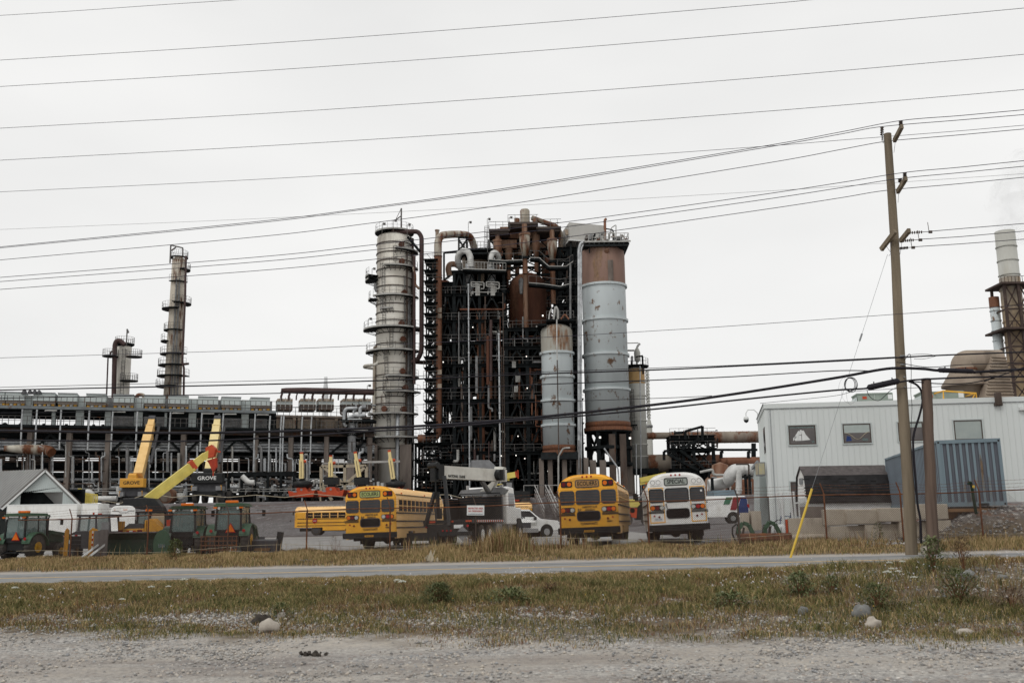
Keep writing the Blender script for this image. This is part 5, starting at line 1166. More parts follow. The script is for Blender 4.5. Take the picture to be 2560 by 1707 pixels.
def box_truck(label, px0, px1, ytop, Y, hgt, dep, name='box_truck', cat='truck body'):
 x0, x1 = xat(px0, 1290, Y), xat(px1, 1290, Y); zt = at((px0+px1)/2, ytop, Y).z; zg = ground_z((x0+x1)/2, Y)
 t = thing(name, label, cat, ((x0+x1)/2, Y, zg)); w = x1-x0; zt -= zg
 m = MB(); m.box(-w/2, w/2, 0, dep, zt-hgt, zt); m.build('cargo_box', M['wht'], t, bevel=.03)
 m = MB(); m.box(-w/2-.01, w/2+.01, -.02, 0, zt-.10, zt-.02); m.box(-w/2-.01, -w/2+.06, -.02, 0, zt-hgt, zt-.1); m.box(w/2-.06, w/2+.01, -.02, 0, zt-hgt, zt-.1)
 k = -w/2+1.2
 while k < w/2-.5: m.box(k, k+.02, -.008, 0, zt-hgt, zt-.1); k += 1.25
 m.build('edge_trim', M['trimw'], t)
 m = MB()
 for k in range(10): m.box(-w/2+w*k/10, -w/2+w*k/10+w/20, -.012, -.001, zt-hgt+.02, zt-hgt+.08)
 m.build('reflective_tape', M['redp'], t)
 m = MB(); m.box(-w/2+.2, w/2-.2, .2, dep-.2, .5, zt-hgt+.001); m.build('chassis', M['blk'], t)
 for sx in (-1, 1): wheel(t, sx*(w/2-.8), .7, .5, .3, M['grym']) if False else None
 for xx in (-w*.3, w*.3):
  m = MB(); m.tube([(xx, .05, .5), (xx, .35, .5)], .5, 16); m.build('wheel', M['tyre'], t)
 return t
box_truck('long white box truck body parked in front of the gabled shed', 16, 192, 1260, 94, 3.0, 2.5)
box_truck('shorter white box body with a curved corner right of the long one', 203, 245, 1258, 93, 2.7, 2.5)
t = thing('step_van', 'white rounded step van behind the yellow plough machine', 'van', gp(305, 88), R(21)); t.scale = (.77, 1, 1)
m = MB(); pr = [(-1.30, .6), (1.30, .6)]
for k in range(17): a = PI*k/16; pr.append((1.30*math.copysign(abs(math.cos(a))**.5, math.cos(a)), 2.35+.55*math.sin(a)**.6))
zz = at(305, 1266, 88).z-ground_z(t.location.x, 61); pr = [(x, z*zz/2.9) for x, z in pr]
m.prism(pr, 0, 6.5); m.build('body', M['wht'], t, bevel=.05)
m = MB(); m.tube([(-1.15, -.02, zz*.86), (-.5, -.03, zz*.86), (-.3, -.03, zz*.82), (.4, -.03, zz*.82), (.6, -.03, zz*.86), (1.2, -.03, zz*.86)], .025, 5); m.build('cap_trim', M['grym'], t)
for x in (-.95, .0, .15, .3): m = MB(); m.box(x, x+.12, -.02, 0, zz*.885, zz*.90); m.build('marker_light', M['ora'], t)
m = MB(); m.box(-1.25, -.35, .0-.9, 0, .55, 1.25); m.build('hood', M['wht'], t, bevel=.06)
m = MB(); m.box(-.9, -.3, -.95, -.9, .6, .9); m.build('grille', M['gry'], t)
for x in (-1, 1): m = MB(); m.tube([(x*1.05, .3, .45), (x*1.25, .3, .45)], .42, 14); m.build('wheel', M['tyre'], t)
t = box_truck('low white trailer body between the box truck and the step van', 245, 282, 1269, 96, 2.2, 2.2)
# yellow basket grid above the trucks
m = MB(); bx0, bx1 = xat(175, 1245, 104), xat(228, 1245, 104); z0, z1, z2 = at(200, 1262, 104).z, at(180, 1231, 104).z, at(228, 1238, 104).z
for k in range(14):
 f = k/13; x = bx0+(bx1-bx0)*f; zt = z1+(z2-z1)*f; m.bar((x, 104, z0-.8), (x, 104, zt), .09); m.bar((x, 105.5, z0-.8), (x, 105.5, zt+.1), .09)
m.bar((bx0, 104, z1), (bx1, 104, z2), .12); m.bar((bx0, 105.5, z1+.1), (bx1, 105.5, z2+.1), .12); m.bar((bx0+.7, 104.6, z1), (bx0+.7, 104.6, z1+.45), .3)
m.box(bx0, bx1, 104, 105.5, z0-.85, z0-.75)
for x in (bx0, bx1): m.bar((x, 104.7, ground_z(x, 104)), (x, 104.7, z0-.8), .12)
solo(m, 'lifting_basket', M['crey2'], 'yellow barred lifting basket behind the white truck bodies', 'basket')
# ---------------------------------------------------------------- cranes on the terrace
def crane(label, px, Y, cw_px, cw_y, boom, bw, cwmat, boomcol, txt, txtmat, carrier='black', word=True):
 # cw_y = (top, bottom) rows of the counterweight, cw_px = (left, right) columns
 x0, x1 = xat(cw_px[0], cw_y[0], Y), xat(cw_px[1], cw_y[0], Y); zt, zb = at(px, cw_y[0], Y).z, at(px, cw_y[1], Y).z
 xc = (x0+x1)/2; zg = ground_z(xc, Y); t = thing('mobile_crane', label, 'crane', (xc, Y, zg)); w = x1-x0
 m = MB(); m.box(-w/2, w/2, 0, 1.0, zb-zg, zt-zg); cw = m.build('counterweight', cwmat, t, bevel=.08)
 if txt: text_mesh(txt, (zt-zb)*.50, txtmat, cw, (0, -.01, (zt+zb)/2-zg), bold=.012, sx=1.12)
 m = MB(); m.box(-w*.42, w*.42, .4, 2.6, zb-zg-1.0, zb-zg); m.cyl((0, 1.4, zb-zg-1.6), (0, 1.4, zb-zg-.9), .9); m.build('turret', M['gry'] if carrier == 'black' else M['redo'], t)
 m = MB(); m.box(-w*.28, w*.28, -.1, 6, 1.0, zb-zg-1.2); m.box(-w*.47, w*.47, .3, .8, .9, 1.4); m.box(-w*.47, w*.47, 4.8, 5.3, .9, 1.4); m.build('carrier', M['blkp'], t)
 for sx in (-1, 1):
  for y in (1.0, 4.6): wheel(t, sx*w*.40, y, .78, .55, M['gry'], seg=16)
  m = MB(); m.box(sx*w*.46-.08, sx*w*.46+.08, -.05, 0, 1.5, 2.1); m.build('hazard_marker', M['cyel'], t)
  for y in (-.1,): m = MB(); m.box(*sorted((sx*w*.30, sx*w*.46)), y, 1.6, 1.5, 2.0); m.build('mudguard', M['grym'], t)
 (px0, py0), (px1, py1) = boom; A = at(px0, py0, Y+.8); B = at(px1, py1, Y+7); o = Vector((xc, Y, zg)); A -= o; B -= o
 m = MB(); m.bar(A, A+(B-A)*.72, bw, bw*1.15); bm = m.build('boom', boomcol, t)
 m = MB(); m.bar(A+(B-A)*.71, A+(B-A)*.87, bw*.86, bw); m.bar(A+(B-A)*.865, B, bw*.74, bw*.86); m.build('boom_section', boomcol, t)
 m = MB(); m.bar(A+(B-A)*.70, A+(B-A)*.725, bw*1.12, bw*1.25); m.bar(A+(B-A)*.86, A+(B-A)*.875, bw*.98, bw*1.1); m.build('wear_collar', boomcol, t)
 m = MB(); m.bar(B-(B-A)*.01, B+(B-A)*.05, bw*.8, bw); m.cyl(B+Vector((-bw*.5, 0, .1)), B+Vector((bw*.5, 0, .1)), .25); m.build('boom_head', M['redo'] if carrier != 'black' else M['gry'], t)
 m = MB(); m.tube([A+(B-A)*.34+Vector((.05, .6, -.1)), Vector((0, 2.2, zt-zg-.2))], [.16, .22], 10); m.build('lift_ram', M['gry'], t)
 m = MB(); m.bar(A+(B-A)*.22+Vector((bw*.95, .4, 0)), B+Vector((bw*.75, .4, -.7)), .30); m.build('derrick_cylinder', M['gry'], t)
 m = MB(); m.box(-.5, .5, .1, .9, zt-zg, zt-zg+.35); m.cyl((-.45, .4, zt-zg+.35), (.45, .4, zt-zg+.35), .25); m.build('winch', cwmat if carrier == 'black' else M['cyel'], t)
 m = MB(); h_ = B+(B-A)*.03; m.tube([h_+Vector((.1, .3, 0)), Vector((.4, .6, zt-zg+.5))], .025, 4); m.build('hoist_rope', M['blk'], t)
 return t
crane('crane with an amber counterweight lettered in black, boom raised to the right', 334, 118, (299, 359), (1195, 1218), ((346, 1190), (380, 1052)), 1.0, pm('amber_paint', (.70, .36, .06), (.6, .3, .05), 1.2, rough=.45), M['cream'], 'GROVE', M['btxt'])
crane('crane with a wide black counterweight lettered in white, pale yellow boom raised', 516, 121, (478, 557), (1182, 1208), ((522, 1188), (544, 1052)), 1.05, M['blkp'], M['crep'], 'GROVE', M['wtxt'])
# boom lift truck in the yard: black base and lemon boom
Y = 97; A, B = at(372, 1246, Y), at(528, 1127, Y+3.5); xb = xat(352, 1290, Y); zg = ground_z(xb, Y); o = Vector((xb, Y, zg))
t = thing('boom_truck', 'black knuckle crane truck with a lemon yellow telescopic boom slanting up to the right', 'boom truck', o)
A -= o; B -= o; d = B-A
m = MB(); m.bar(A-d*.03, A+d*.70, .5, .85); bm = m.build('boom', M['crey2'], t)
m = MB(); m.bar(A+d*.69, A+d*.90, .42, .68); m.bar(A+d*.89, B, .36, .55); m.build('boom_section', M['crey2'], t)
m = MB(); m.bar(A+d*.05-Vector((0, .2, .55)), A+d*.74-Vector((0, .2, .62)), .3, .28); m.bar(A+d*.74-Vector((0, .2, .62)), A+d*.86-Vector((0, .2, .1)), .12, .3); m.build('boom_rail', M['crey2'], t)
m = MB(); m.bar(A+d*.66, A+d*.72, .56, 1.0); m.build('boom_collar', M['redo'], t)
m = MB(); m.prism([(B.x-.35, B.z-.75), (B.x-.5, B.z+.3), (B.x+.1, B.z+.62), (B.x+.55, B.z+.2), (B.x+.35, B.z-.6)], B.y-.35, B.y+.35); m.bar(B+Vector((.35, 0, .0)), B+Vector((.95, 0, -.1)), .15); m.build('boom_head', M['redo'], t)
m = MB(); m.prism([(B.x-.1, B.z-1.3), (B.x-.35, B.z-.95), (B.x+.6, B.z-.7), (B.x+.65, B.z-1.6), (B.x+.3, B.z-2.1)], B.y-.2, B.y+.2); m.tube([(B.x+.1, B.y, B.z-.6), (B.x+.3, B.y, B.z-1.1)], .05, 5); m.tube([(B.x+.3, B.y, B.z-2.0), (B.x+.3, B.y, B.z-2.5)], .07, 5); m.build('hook_block', M['redp'], t)
tx = text_mesh('LIFTMASTER' if False else '48 FT', .5, M['grym'], bm, (0, 0, 0), rot=(0, 0, 0), bold=.01) if False else None
m = MB(); m.prism([(-1.56, 4.15), (-1.5, 3.4), (.2, 3.1), (.9, 3.0), (1.4, 2.3), (1.8, 1.2), (2.7, 1.2), (2.6, 2.4), (2.2, 3.3), (1.5, 4.1), (.6, 4.2)], -.7, .5); m.prism([(-1.6, .9), (-1.6, 2.1), (-.8, 2.2), (-.2, .9)], -.9, .9); m.build('base', M['blkp'], t, bevel=.06)
m = MB(); m.box(-1.9, 3.6, -1.0, 1.0, .5, 1.0); m.build('chassis', M['blkp'], t)
for y in (-.95, .95):
 for x in (-1.1, 2.8): m = MB(); m.tube([(x, y-.2, .55), (x, y+.2, .55)], .55, 16); m.build('wheel', M['tyre'], t)
m = MB(); m.bar(A+Vector((.9, -.5, -.3)), A+Vector((1.5, -.5, -1.3)), .13); m.build('ram_rod', M['chrome'], t)
# row of four raised orange and yellow booms
g_ = 'small carry deck cranes with raised booms'
for i, (px, bx_, ytp, ybt, tilt, black, lab) in enumerate(((755, 754, 1131, 1196, -1, 0, 'leftmost of the row of small cranes with raised pale booms'), (828, 827, 1139, 1192, -4, 1, 'small crane with a shorter upright boom, second in the row'),
           (903, 888, 1130, 1192, -15, 1, 'small crane whose raised boom leans left, third in the row'), (988, 973, 1126, 1197, -16, 0, 'rightmost small crane of the row with its boom leaning left'))):
 Y = 119; xb = xat(px, 1230, Y); zg = ground_z(xb, Y); t = thing('carry_deck_crane', lab, 'crane', (xb, Y, zg), 0, g_); o = Vector((xb, Y, zg))
 B = at(bx_, ytp, Y)-o; A = at(px-(1 if i < 2 else 5), ybt, Y)-o; d = B-A; zz = A.z
 m = MB(); m.bar(A, A+d*.72, .50, .5); m.build('boom', M['crep'], t)
 m = MB(); m.bar(A+d*.70, A+d*.95, .32, .34); m.build('boom_section', M['crep'], t)
 m = MB(); m.bar(A+d*.94, B+d*.02, .30, .36); m.cyl(A+d*.66+Vector((.25, 0, 0)), A+d*.66+Vector((.55, 0, 0)), .18); m.build('boom_head', M['redo'], t)
 m = MB(); m.bar(A+d*.05-Vector((0, .26, 0)), A+d*.65-Vector((0, .26, 0)), .05); m.build('boom_stripe', M['trimd'], t)
 m = MB()
 if black: m.box(-.85, .85, -.2, .8, zz-.9, zz-.05); m.box(-.45, .45, 0, 1, zz-2.0, zz-.85)
 else: m.tube([(0, .4, zz-1.2), (0, .4, zz-.9), (0, .4, zz-.4), (0, .4, zz-.2)], [.6, 1.1, 1.2, .4], 16); m.bar((0, .3, zz-.4), A, .5, .5)
 m.build('turret', M['blkp'], t)
 m = MB(); m.prism([(-1.4, .5), (-1.6, 1.25), (-.8, 1.05), (-.5, 1.6), (.5, 1.6), (.8, 1.05), (1.6, 1.3), (1.4, .5)], -.4, 2.5); m.build('carrier', M['redo'], t, bevel=.04)
 m = MB(); m.cyl((0, -.42, 1.35), (0, -.4, 1.35), .14); m.box(-.95, -.55, -.42, -.4, 1.05, 1.25); m.build('plate', M['grym'], t)
 for x in (-1.1, 1.1): wheel(t, x, .9, .5, .4, M['gry'], seg=14)
# yellow telehandler boom and cab behind the pickups
t = thing('rough_terrain_crane', 'dark crane with a short lemon yellow horizontal boom and red hook behind the pickups', 'crane', gp(1270, 112)); o = Vector(t.location)
A, B = at(1252, 1192, 112)-o, at(1288, 1186, 112)-o; d = B-A
m = MB(); m.bar(A, B, .5, .62); m.bar(A-d*.12, A, .2, .3); m.bar(A+d*.35-Vector((0, 0, .3)), A+d*.6-Vector((0, 0, .42)), .3, .3); m.build('boom', M['crey2'], t)
m = MB(); m.bar(B, B+d*.12, .4, .6); m.bar(B+Vector((.3, -.1, .5)), B+Vector((.32, -.1, -.45)), .12); m.bar(B+Vector((.1, -.1, .4)), B+Vector((.12, -.1, -.2)), .08); m.build('hook_head', M['redo'], t)
m = MB(); m.bar(at(1240, 1230, 112)-o, at(1240, 1211, 112)-o, .14); m.bar(at(1240, 1211, 112)-o, at(1256, 1210, 112)-o, .14); m.build('guard_frame', M['crey2'], t)
m = MB(); m.prism([(-1.5, .8), (-1.5, 2.0), (-.8, 2.3), (-.5, 3.2), (.6, 3.2), (.8, 2.0), (2.5, 1.9), (2.5, .8)], 0, 2.5); m.build('carrier', M['blkp'], t)
m = MB(); m.box(-.1, .5, -.02, 0, 2.3, 2.9); m.build('cab_panel', M['grym'], t)
m = MB(); m.box(-.6, 1.3, -.06, -.02, .85, 1.0); m.build('bumper_stripe', M['redp'], t)
for x in (-1.0, 2.0): m = MB(); m.tube([(x, -.1, .6), (x, .4, .6)], .6, 16); m.build('wheel', M['tyre'], t)
# second yellow crane boom between the two right buses
t = thing('rough_terrain_crane', 'orange and yellow crane showing between the two right hand buses', 'crane', gp(1590, 104)); o = Vector(t.location)
A, B = at(1600, 1200, 104)-o, at(1665, 1186, 104)-o
m = MB(); m.bar(A, B, .5, .5); m.bar(A-Vector((0, 0, .4)), A+(B-A)*.4-Vector((0, 0, .35)), .3, .2); m.build('boom', M['crey2'], t)
m = MB(); m.prism([(-.55, 1.9), (-.55, 2.7), (.2, 2.75), (.5, 2.2), (.2, 1.9)], -.2, .6); m.build('cab_panel', M['crey2'], t)
m = MB(); m.prism([(-.5, .9), (-.8, 1.9), (.2, 1.8), (.1, .8)], -.1, .6); m.build('front_frame', M['redo'], t)
m = MB(); m.prism([(.1, .6), (.2, 2.2), (1.2, 3.2), (3.2, 3.0), (3.4, .6)], .2, 2.0); m.build('carrier', M['blkp'], t)
for x in (-.9, 1.2): m = MB(); m.tube([(x, -.1, .6), (x, .5, .6)], .6, 16); m.build('wheel', M['tyre'], t)
# timber stairs and rope barrier on the slope
for i, px in enumerate((1350, 1385)):
 a, b = at(px, 1236, 113), at(px+26+i*2, 1296, 104); t = thing('wooden_stairs', ('left' if i == 0 else 'right')+' flight of grey timber stairs climbing the gravel slope by the pickups', 'stairs', (b.x, b.y, b.z-.3), 0, 'timber stairs on the slope')
 o = Vector(t.location); a -= o; b -= o
 m = MB()
 for s_ in (-.6, .6):
  m.bar(a+Vector((s_, 0, 0)), b+Vector((s_, 0, 0)), .09, .3)
  for k in range(6): c = a+(b-a)*k/5+Vector((s_, 0, 0)); m.bar(c-Vector((0, 0, .4)), c+Vector((0, 0, 1.0)), .09)
 for k in range(16): c = a+(b-a)*k/15; m.box(c.x-.6, c.x+.6, c.y-.15, c.y+.15, c.z-.02, c.z+.03)
 m.build('stringers', M['woodg'], t)
 m = MB()
 for s_ in (-.6, .6):
  m.bar(a+Vector((s_, 0, 1.05)), b+Vector((s_, 0, 1.05)), .09, .12); m.bar(a+Vector((s_, 0, .55)), b+Vector((s_, 0, .55)), .06, .09)
  m.bar(a+Vector((s_, 0, 1.05)), a+Vector((s_-1.2, 0, 1.05)), .08); m.bar(a+Vector((s_-1.2, 0, 1.05)), a+Vector((s_-1.2, 0, -.3)), .09)
 m.build('handrail', pm('pale_timber', (.36, .35, .34), (.26, .25, .24), 3, rough=.8), t)
m = MB(); pts = []
for x, y in ((236, 1248), (300, 1258), (372, 1232), (430, 1243), (500, 1237), (570, 1243), (640, 1237), (712, 1243), (780, 1234), (860, 1242), (1120, 1236), (1170, 1248), (1320, 1250), (1345, 1240)): pts.append(at(x, y, 116.5))
m.tube(pts, .045, 5); solo(m, 'barrier_rope', M['tan'], 'tan rope sagging between posts along the edge of the terrace', 'rope')
# ---------------------------------------------------------------- workshop building at right
def ribs_wall(m, a, b, z0, z1, step, w=.035, d=.03, mi=0, z0b=None, z1b=None):
 # thin upright ribs along the wall from a to b (2D points), outward to the right of a->b
 a, b = Vector((a[0], a[1], 0)), Vector((b[0], b[1], 0)); L_ = (b-a).length; u = (b-a)/L_; n = Vector((u.y, -u.x, 0)); k = step*.5
 while k < L_:
  c = a+u*k; P = [c-u*w/2, c+u*w/2, c+u*w/4+n*d, c-u*w/4+n*d]
  m.add([(p.x, p.y, z0) for p in P]+[(p.x, p.y, z1) for p in P], [(0, 1, 5, 4), (1, 2, 6, 5), (2, 3, 7, 6), (3, 0, 4, 7)], mi); k += step
YB = 62.0
c0 = at(1911, 1011, YB); zr = c0.z; zg0 = ground_z(c0.x, YB)
u1 = Vector((15.1, -2.1, 0)).normalized(); u2 = Vector((1.9, 9.6, 0)).normalized()
def wallpt(px, py=1150):
 d = ray(px, py); o = Vector((c0.x, c0.y)); # intersect in plan with the long wall
 det = d.x*(-u1.y)+d.y*u1.x; s_ = (o.x*(-u1.y)+o.y*u1.x)/det
 p = Vector((0, 0, EYE))+d*s_; return p
bt_ = thing('workshop_building', 'pale grey metal clad two storey workshop building with brown framed windows', 'building', (c0.x, c0.y, zg0-.3))
O = Vector(bt_.location); LB = 34.0; WB = 9.9
e1 = Vector((c0.x, c0.y, 0))+u1*LB; e2 = Vector((c0.x, c0.y, 0))+u2*WB; e3 = e1+u2*WB; base = zg0-.3
def slab(pts, z0, z1): 
 m = MB(); k = len(pts); m.add([(p[0], p[1], z0) for p in pts]+[(p[0], p[1], z1) for p in pts], [(i, (i+1) % k, k+(i+1) % k, k+i) for i in range(k)]+[tuple(range(k-1, -1, -1)), tuple(range(k, 2*k))]); return m
m = slab([(c0.x, c0.y), (e1.x, e1.y), (e3.x, e3.y), (e2.x, e2.y)], base, zr-.02)
ribs_wall(m, (c0.x, c0.y), (e1.x, e1.y), base, zr-.1, .335); ribs_wall(m, (e2.x, e2.y), (c0.x, c0.y), base, zr-.1, .335); m.build('wall', M['cladw'], bt_, True)
n1_ = Vector((u1.y, -u1.x, 0)); n2_ = Vector((-u2.y, u2.x, 0))
m = slab([Vector((c0.x, c0.y, 0))+n1_*.07+n2_*.07, e1+n1_*.07, e3, e2+n2_*.07], zr-.26, zr+.03); m.build('roof_fascia', M['cladw'], bt_, True)
m = MB(); m.bar(Vector((c0.x, c0.y, zr-.27))+n1_*.045, Vector((e1.x, e1.y, zr-.27))+n1_*.045, .05, .035); m.bar(Vector((c0.x, c0.y, zr+.03))+n2_*.09, Vector((e2.x, e2.y, zr+.03))+n2_*.09, .05, .04); m.build('drip_edge', M['gply'], bt_, True)
def bwin(px0, px1, py0, py1, kind, trim=True):
 a, b = wallpt(px0, py1), wallpt(px1, py1); zt = wallpt((px0+px1)/2, py0).z; zb = wallpt((px0+px1)/2, py1).z; w = (b-a).length; h = zt-zb
 rz = math.atan2(u1.y, u1.x); lo = Vector((a.x, a.y, zb))-O+n1_*.03
 m = MB(); m.box(0, w, -.035, 0, -.0, .06); m.box(0, w, -.035, 0, h-.06, h); m.box(0, .06, -.035, 0, .06, h-.06); m.box(w-.06, w, -.035, 0, .06, h-.06)
 f = m.build('window', M['trimd'], bt_); f.location = lo; f.rotation_euler = (0, 0, rz)
 m = MB(); m.box(-.07, w+.07, -.05, .0, -.07, -.005); m.box(-.07, -.004, -.03, 0, -.0, h+.05); m.box(w+.004, w+.07, -.03, 0, 0, h+.05); m.box(-.07, w+.07, -.04, 0, h+.004, h+.06); m.build('window_trim', M['clad'], f)
 m = MB(); m.box(.06, w-.06, -.012, -.005, .06, h-.06); m.build('pane', {'dark': pm('office_glass', (.12, .105, .10), (.085, .075, .075), 1.2, rough=.12, spec=.4), 'blind': pm('blind_glass', (.36, .40, .38), (.30, .34, .33), 1, rough=.3)}[kind], f)
 return f, w, h
f, w, h = bwin(1973, 2041, 1063, 1111, 'dark')
m = MB(); m.box(.07, w-.07, -.016, -.0125, h-.17, h-.09); m.build('blind', M['cabg'], f)
sails = [[(.20, .20), (.32, .20), (.42, .86), (.36, .90), (.16, .42)], [(.31, .20), (.47, .20), (.47, .56), (.33, .60)], [(.36, .62), (.47, .60), (.52, .92), (.44, .98)], [(.49, .20), (.84, .25), (.66, .62), (.58, .92), (.50, .90)], [(.12, .19), (.28, .48), (.26, .58), (.12, .40)]]
m = MB()
for s_ in sails: m.prism([(.08+x*(w-.2), .06+y*(h-.30)) for x, y in s_], -.022, -.018)
m.build('paper_sails', M['trimw'], f)
m = MB(); m.box(w-.26, w-.12, -.02, -.0125, .10, .22); m.build('note', M['cabg'], f)
f, w, h = bwin(2109, 2179, 1059, 1107, 'dark')
m = MB(); m.box(.07, w-.07, -.016, -.0125, h-.55, h-.07); m.build('blind', pm('blind_cloth', (.40, .45, .43), amt=.1, rough=.6), f)
m = MB(); m.tube([(.1+(w-.2)*k/10, -.018, .62+.10*math.sin(k*.9)-.30*math.sin(PI*k/10)) for k in range(11)], .02, 5); m.build('garland', M['tan'], f)
m = MB(); m.prism([(.15, .12), (.22, .45), (.42, .40), (.50, .14)], -.02, -.0125); m.build('poster', M['vblue'], f)
m = MB(); m.prism([(w-.55, .14), (w-.52, .30), (w-.2, .26), (w-.22, .12)], -.02, -.0125); m.build('note', M['cabg'], f)
f, w, h = bwin(2247, 2310, 1055, 1102, 'dark'); m = MB(); m.box(.07, w-.07, -.016, -.0125, h-.32, h-.07); m.build('blind', MC['blind_cloth'], f)
bwin(2387, 2458, 1050, 1099, 'blind')
bwin(1981, 2003, 1204, 1290, 'dark')
# windows of the short end wall
for z0, z1, t0, t1 in ((zr-2.9, zr-1.3, .30, .36+.12), (base+.2, base+2.1, .2, .34)):
 a = Vector((c0.x, c0.y, 0))+u2*WB*.10; b = Vector((c0.x, c0.y, 0))+u2*WB*.27
 m = MB(); P = [a+n2_*.04, b+n2_*.04, b-n2_*.02, a-n2_*.02]; m.add([(p.x, p.y, z0) for p in P]+[(p.x, p.y, z1) for p in P], [(0, 3, 2, 1), (4, 5, 6, 7), (0, 1, 5, 4), (1, 2, 6, 5), (2, 3, 7, 6), (3, 0, 4, 7)]); f = m.build('window', M['trimd'], bt_, True)
 a2, b2 = a+u2*.12, b-u2*.12; P = [a2+n2_*.05, b2+n2_*.05, b2+n2_*.041, a2+n2_*.041]; m = MB(); o_ = O
 m.add([(p.x-o_.x, p.y-o_.y, z0+.1-o_.z) for p in P]+[(p.x-o_.x, p.y-o_.y, z1-.1-o_.z) for p in P], [(0, 3, 2, 1), (4, 5, 6, 7), (0, 1, 5, 4), (1, 2, 6, 5), (2, 3, 7, 6), (3, 0, 4, 7)]); m.build('pane', M['wing'], f)
m = MB(); q = Vector((c0.x, c0.y, 0))+u1*.3+n1_*.07; m.bar((q.x, q.y, base), (q.x, q.y, zr-.3), .035); m.build('downpipe', M['gply'], bt_, True)
# camera on a swan neck bracket, lantern sign, door canopy wing
q = at(1882, 1036, 72); m = MB(); m.tube([(q.x+.35, 72, q.z-.8), (q.x+.35, 72, q.z+.1), (q.x+.1, 72, q.z+.35), (q.x-.35, 72, q.z+.35), (q.x-.5, 72, q.z+.1), (q.x-.5, 72, q.z-.15)], .04, 6); o = solo(m, 'security_camera', M['trimw'], 'white dome security camera on a swan neck pipe at the building corner', 'camera')
m = MB(); m.lathe((q.x-.5, 72, q.z-.15), [(.01, 0), (.16, 0), (.2, -.25), (.02, -.26)], 12); m.v = [(x-o.location.x, y-o.location.y, z-o.location.z) for x, y, z in m.v]; h_ = m.build('camera_head', M['trimw'], o)
m = MB(); m.lathe((q.x-.5, 72, q.z-.40), [(.18, 0), (.15, -.12), (.02, -.2)], 12); m.v = [(x-o.location.x, y-o.location.y, z-o.location.z) for x, y, z in m.v]; m.build('dome', M['blkp'], h_)
q1, q2 = at(1884, 1173, 70), at(1884, 1290, 70)
m = MB(); vs = [at(1884, 1172, 72), at(1898, 1156, 64.5), at(1898, 1290, 64.5), at(1884, 1288, 72)]; e = Vector((.9, .3, 0)); z_ = ground_z(18, 66)-.3
vs = [(p.x, p.y, max(p.z, z_) if i < 2 else z_) for i, p in enumerate(vs)]; m.add(vs+[(x+e.x, y+e.y, z) for x, y, z in vs], [(0, 1, 2, 3), (7, 6, 5, 4), (0, 4, 5, 1), (1, 5, 6, 2), (2, 6, 7, 3), (3, 7, 4, 0)]); m.build('porch_wall', M['clad'], bt_, True)
m = MB(); m.bar(Vector(vs[0])+Vector((-.1, 0, .05)), Vector(vs[1])+Vector((-.1, 0, .05)), .12, .2); m.build('porch_gutter', M['gply'], bt_, True)
q = at(1902, 1172, 63.2); m = MB(); m.box(q.x-.22, q.x+.22, 62.9, 63.7, q.z-.42, q.z+.42); o = solo(m, 'sign_box', M['grym'], 'small brown edged hanging sign box on the building corner', 'sign')
m = MB(); m.box(-.235, -.225, -.35, .35, .08, .76); m.build('face', M['tan'], o)
m = MB(); m.box(-.20, .16, -.41, -.402, .08, .76); m.build('face', pm('sign_face_yellow', (.50, .44, .25), (.42, .40, .30), 6, rough=.6), o)
# floodlight on the long wall, roof units, yellow roof rail
a = wallpt(2553, 1022); m = MB(); m.cbox((a.x, a.y-.12, a.z), .35, .25, .18); solo(m, 'wall_light', M['trimw'], 'white floodlight fixed high on the building wall at the right edge', 'light')
for i, (p0, p1, yt, lab) in enumerate(((2143, 2228, 984, 'grey green rooftop air unit with an orange label left of the tall pole'), (2303, 2405, 980, 'grey green rooftop air unit between the short pole and the yellow rail'))):
 Y = 66; a, b = at(p0, yt, Y), at(p1, yt, Y); t = thing('rooftop_unit', lab, 'air conditioner', (a.x, Y, zr), -.137, 'rooftop air units'); w = b.x-a.x; h = a.z-zr
 m = MB(); m.box(0, w, 0, 1.8, .0, h); m.box(-.05, w*.97, -.05, 1.85, h-.06, h+.02); m.build('casing', pm('unit_grey_green', (.27, .31, .27), (.22, .26, .225), 2, rough=.6), t)
 m = MB(); m.prism([(-.55, .0), (-.05, h*.8), (-.05, 0)], 0, 1.6); m.build('intake_hood', M['clad'], t)
 m = MB(); m.box(w*.14, w*.26, -.02, 0, h*.66, h*.82); m.build('label', M['redo'], t)
 m = MB(); m.box(w*.48, w*.485, -.02, 0, 0, h); m.box(w*.86, w*.98, -.02, 0, h*.62, h*.9); m.build('door_seam', M['trimw'], t)
m = MB(); Y = 64.5; P = [at(2358, 995, Y), at(2358, 977, Y), at(2440, 983, Y), at(2441, 995, Y)]; P[0].z = P[3].z = zr-.05
m.tube(P, .06, 6); m.tube([P[2]+Vector((-.1, 0, -.1)), P[0]+Vector((1.6, 0, .1))], .04, 5); m.tube([P[1]+Vector((0, 1.5, 0)), P[1], P[2], P[2]+Vector((0, 1.5, 0))], .05, 6); solo(m, 'roof_rail', pm('rail_yellow', (.72, .38, .04), amt=.1, rough=.5), 'yellow tubular guard rail on the building roof', 'rail')
m = MB(); a = wallpt(2492, 998); m.cbox((a.x, a.y-.15, a.z), .32, .3, .75); m.cbox((a.x, a.y-.12, a.z-.33), .45, .2, .15); solo(m, 'roof_scupper', M['brownst'], 'brown rain scupper hanging over the roof edge', 'scupper')
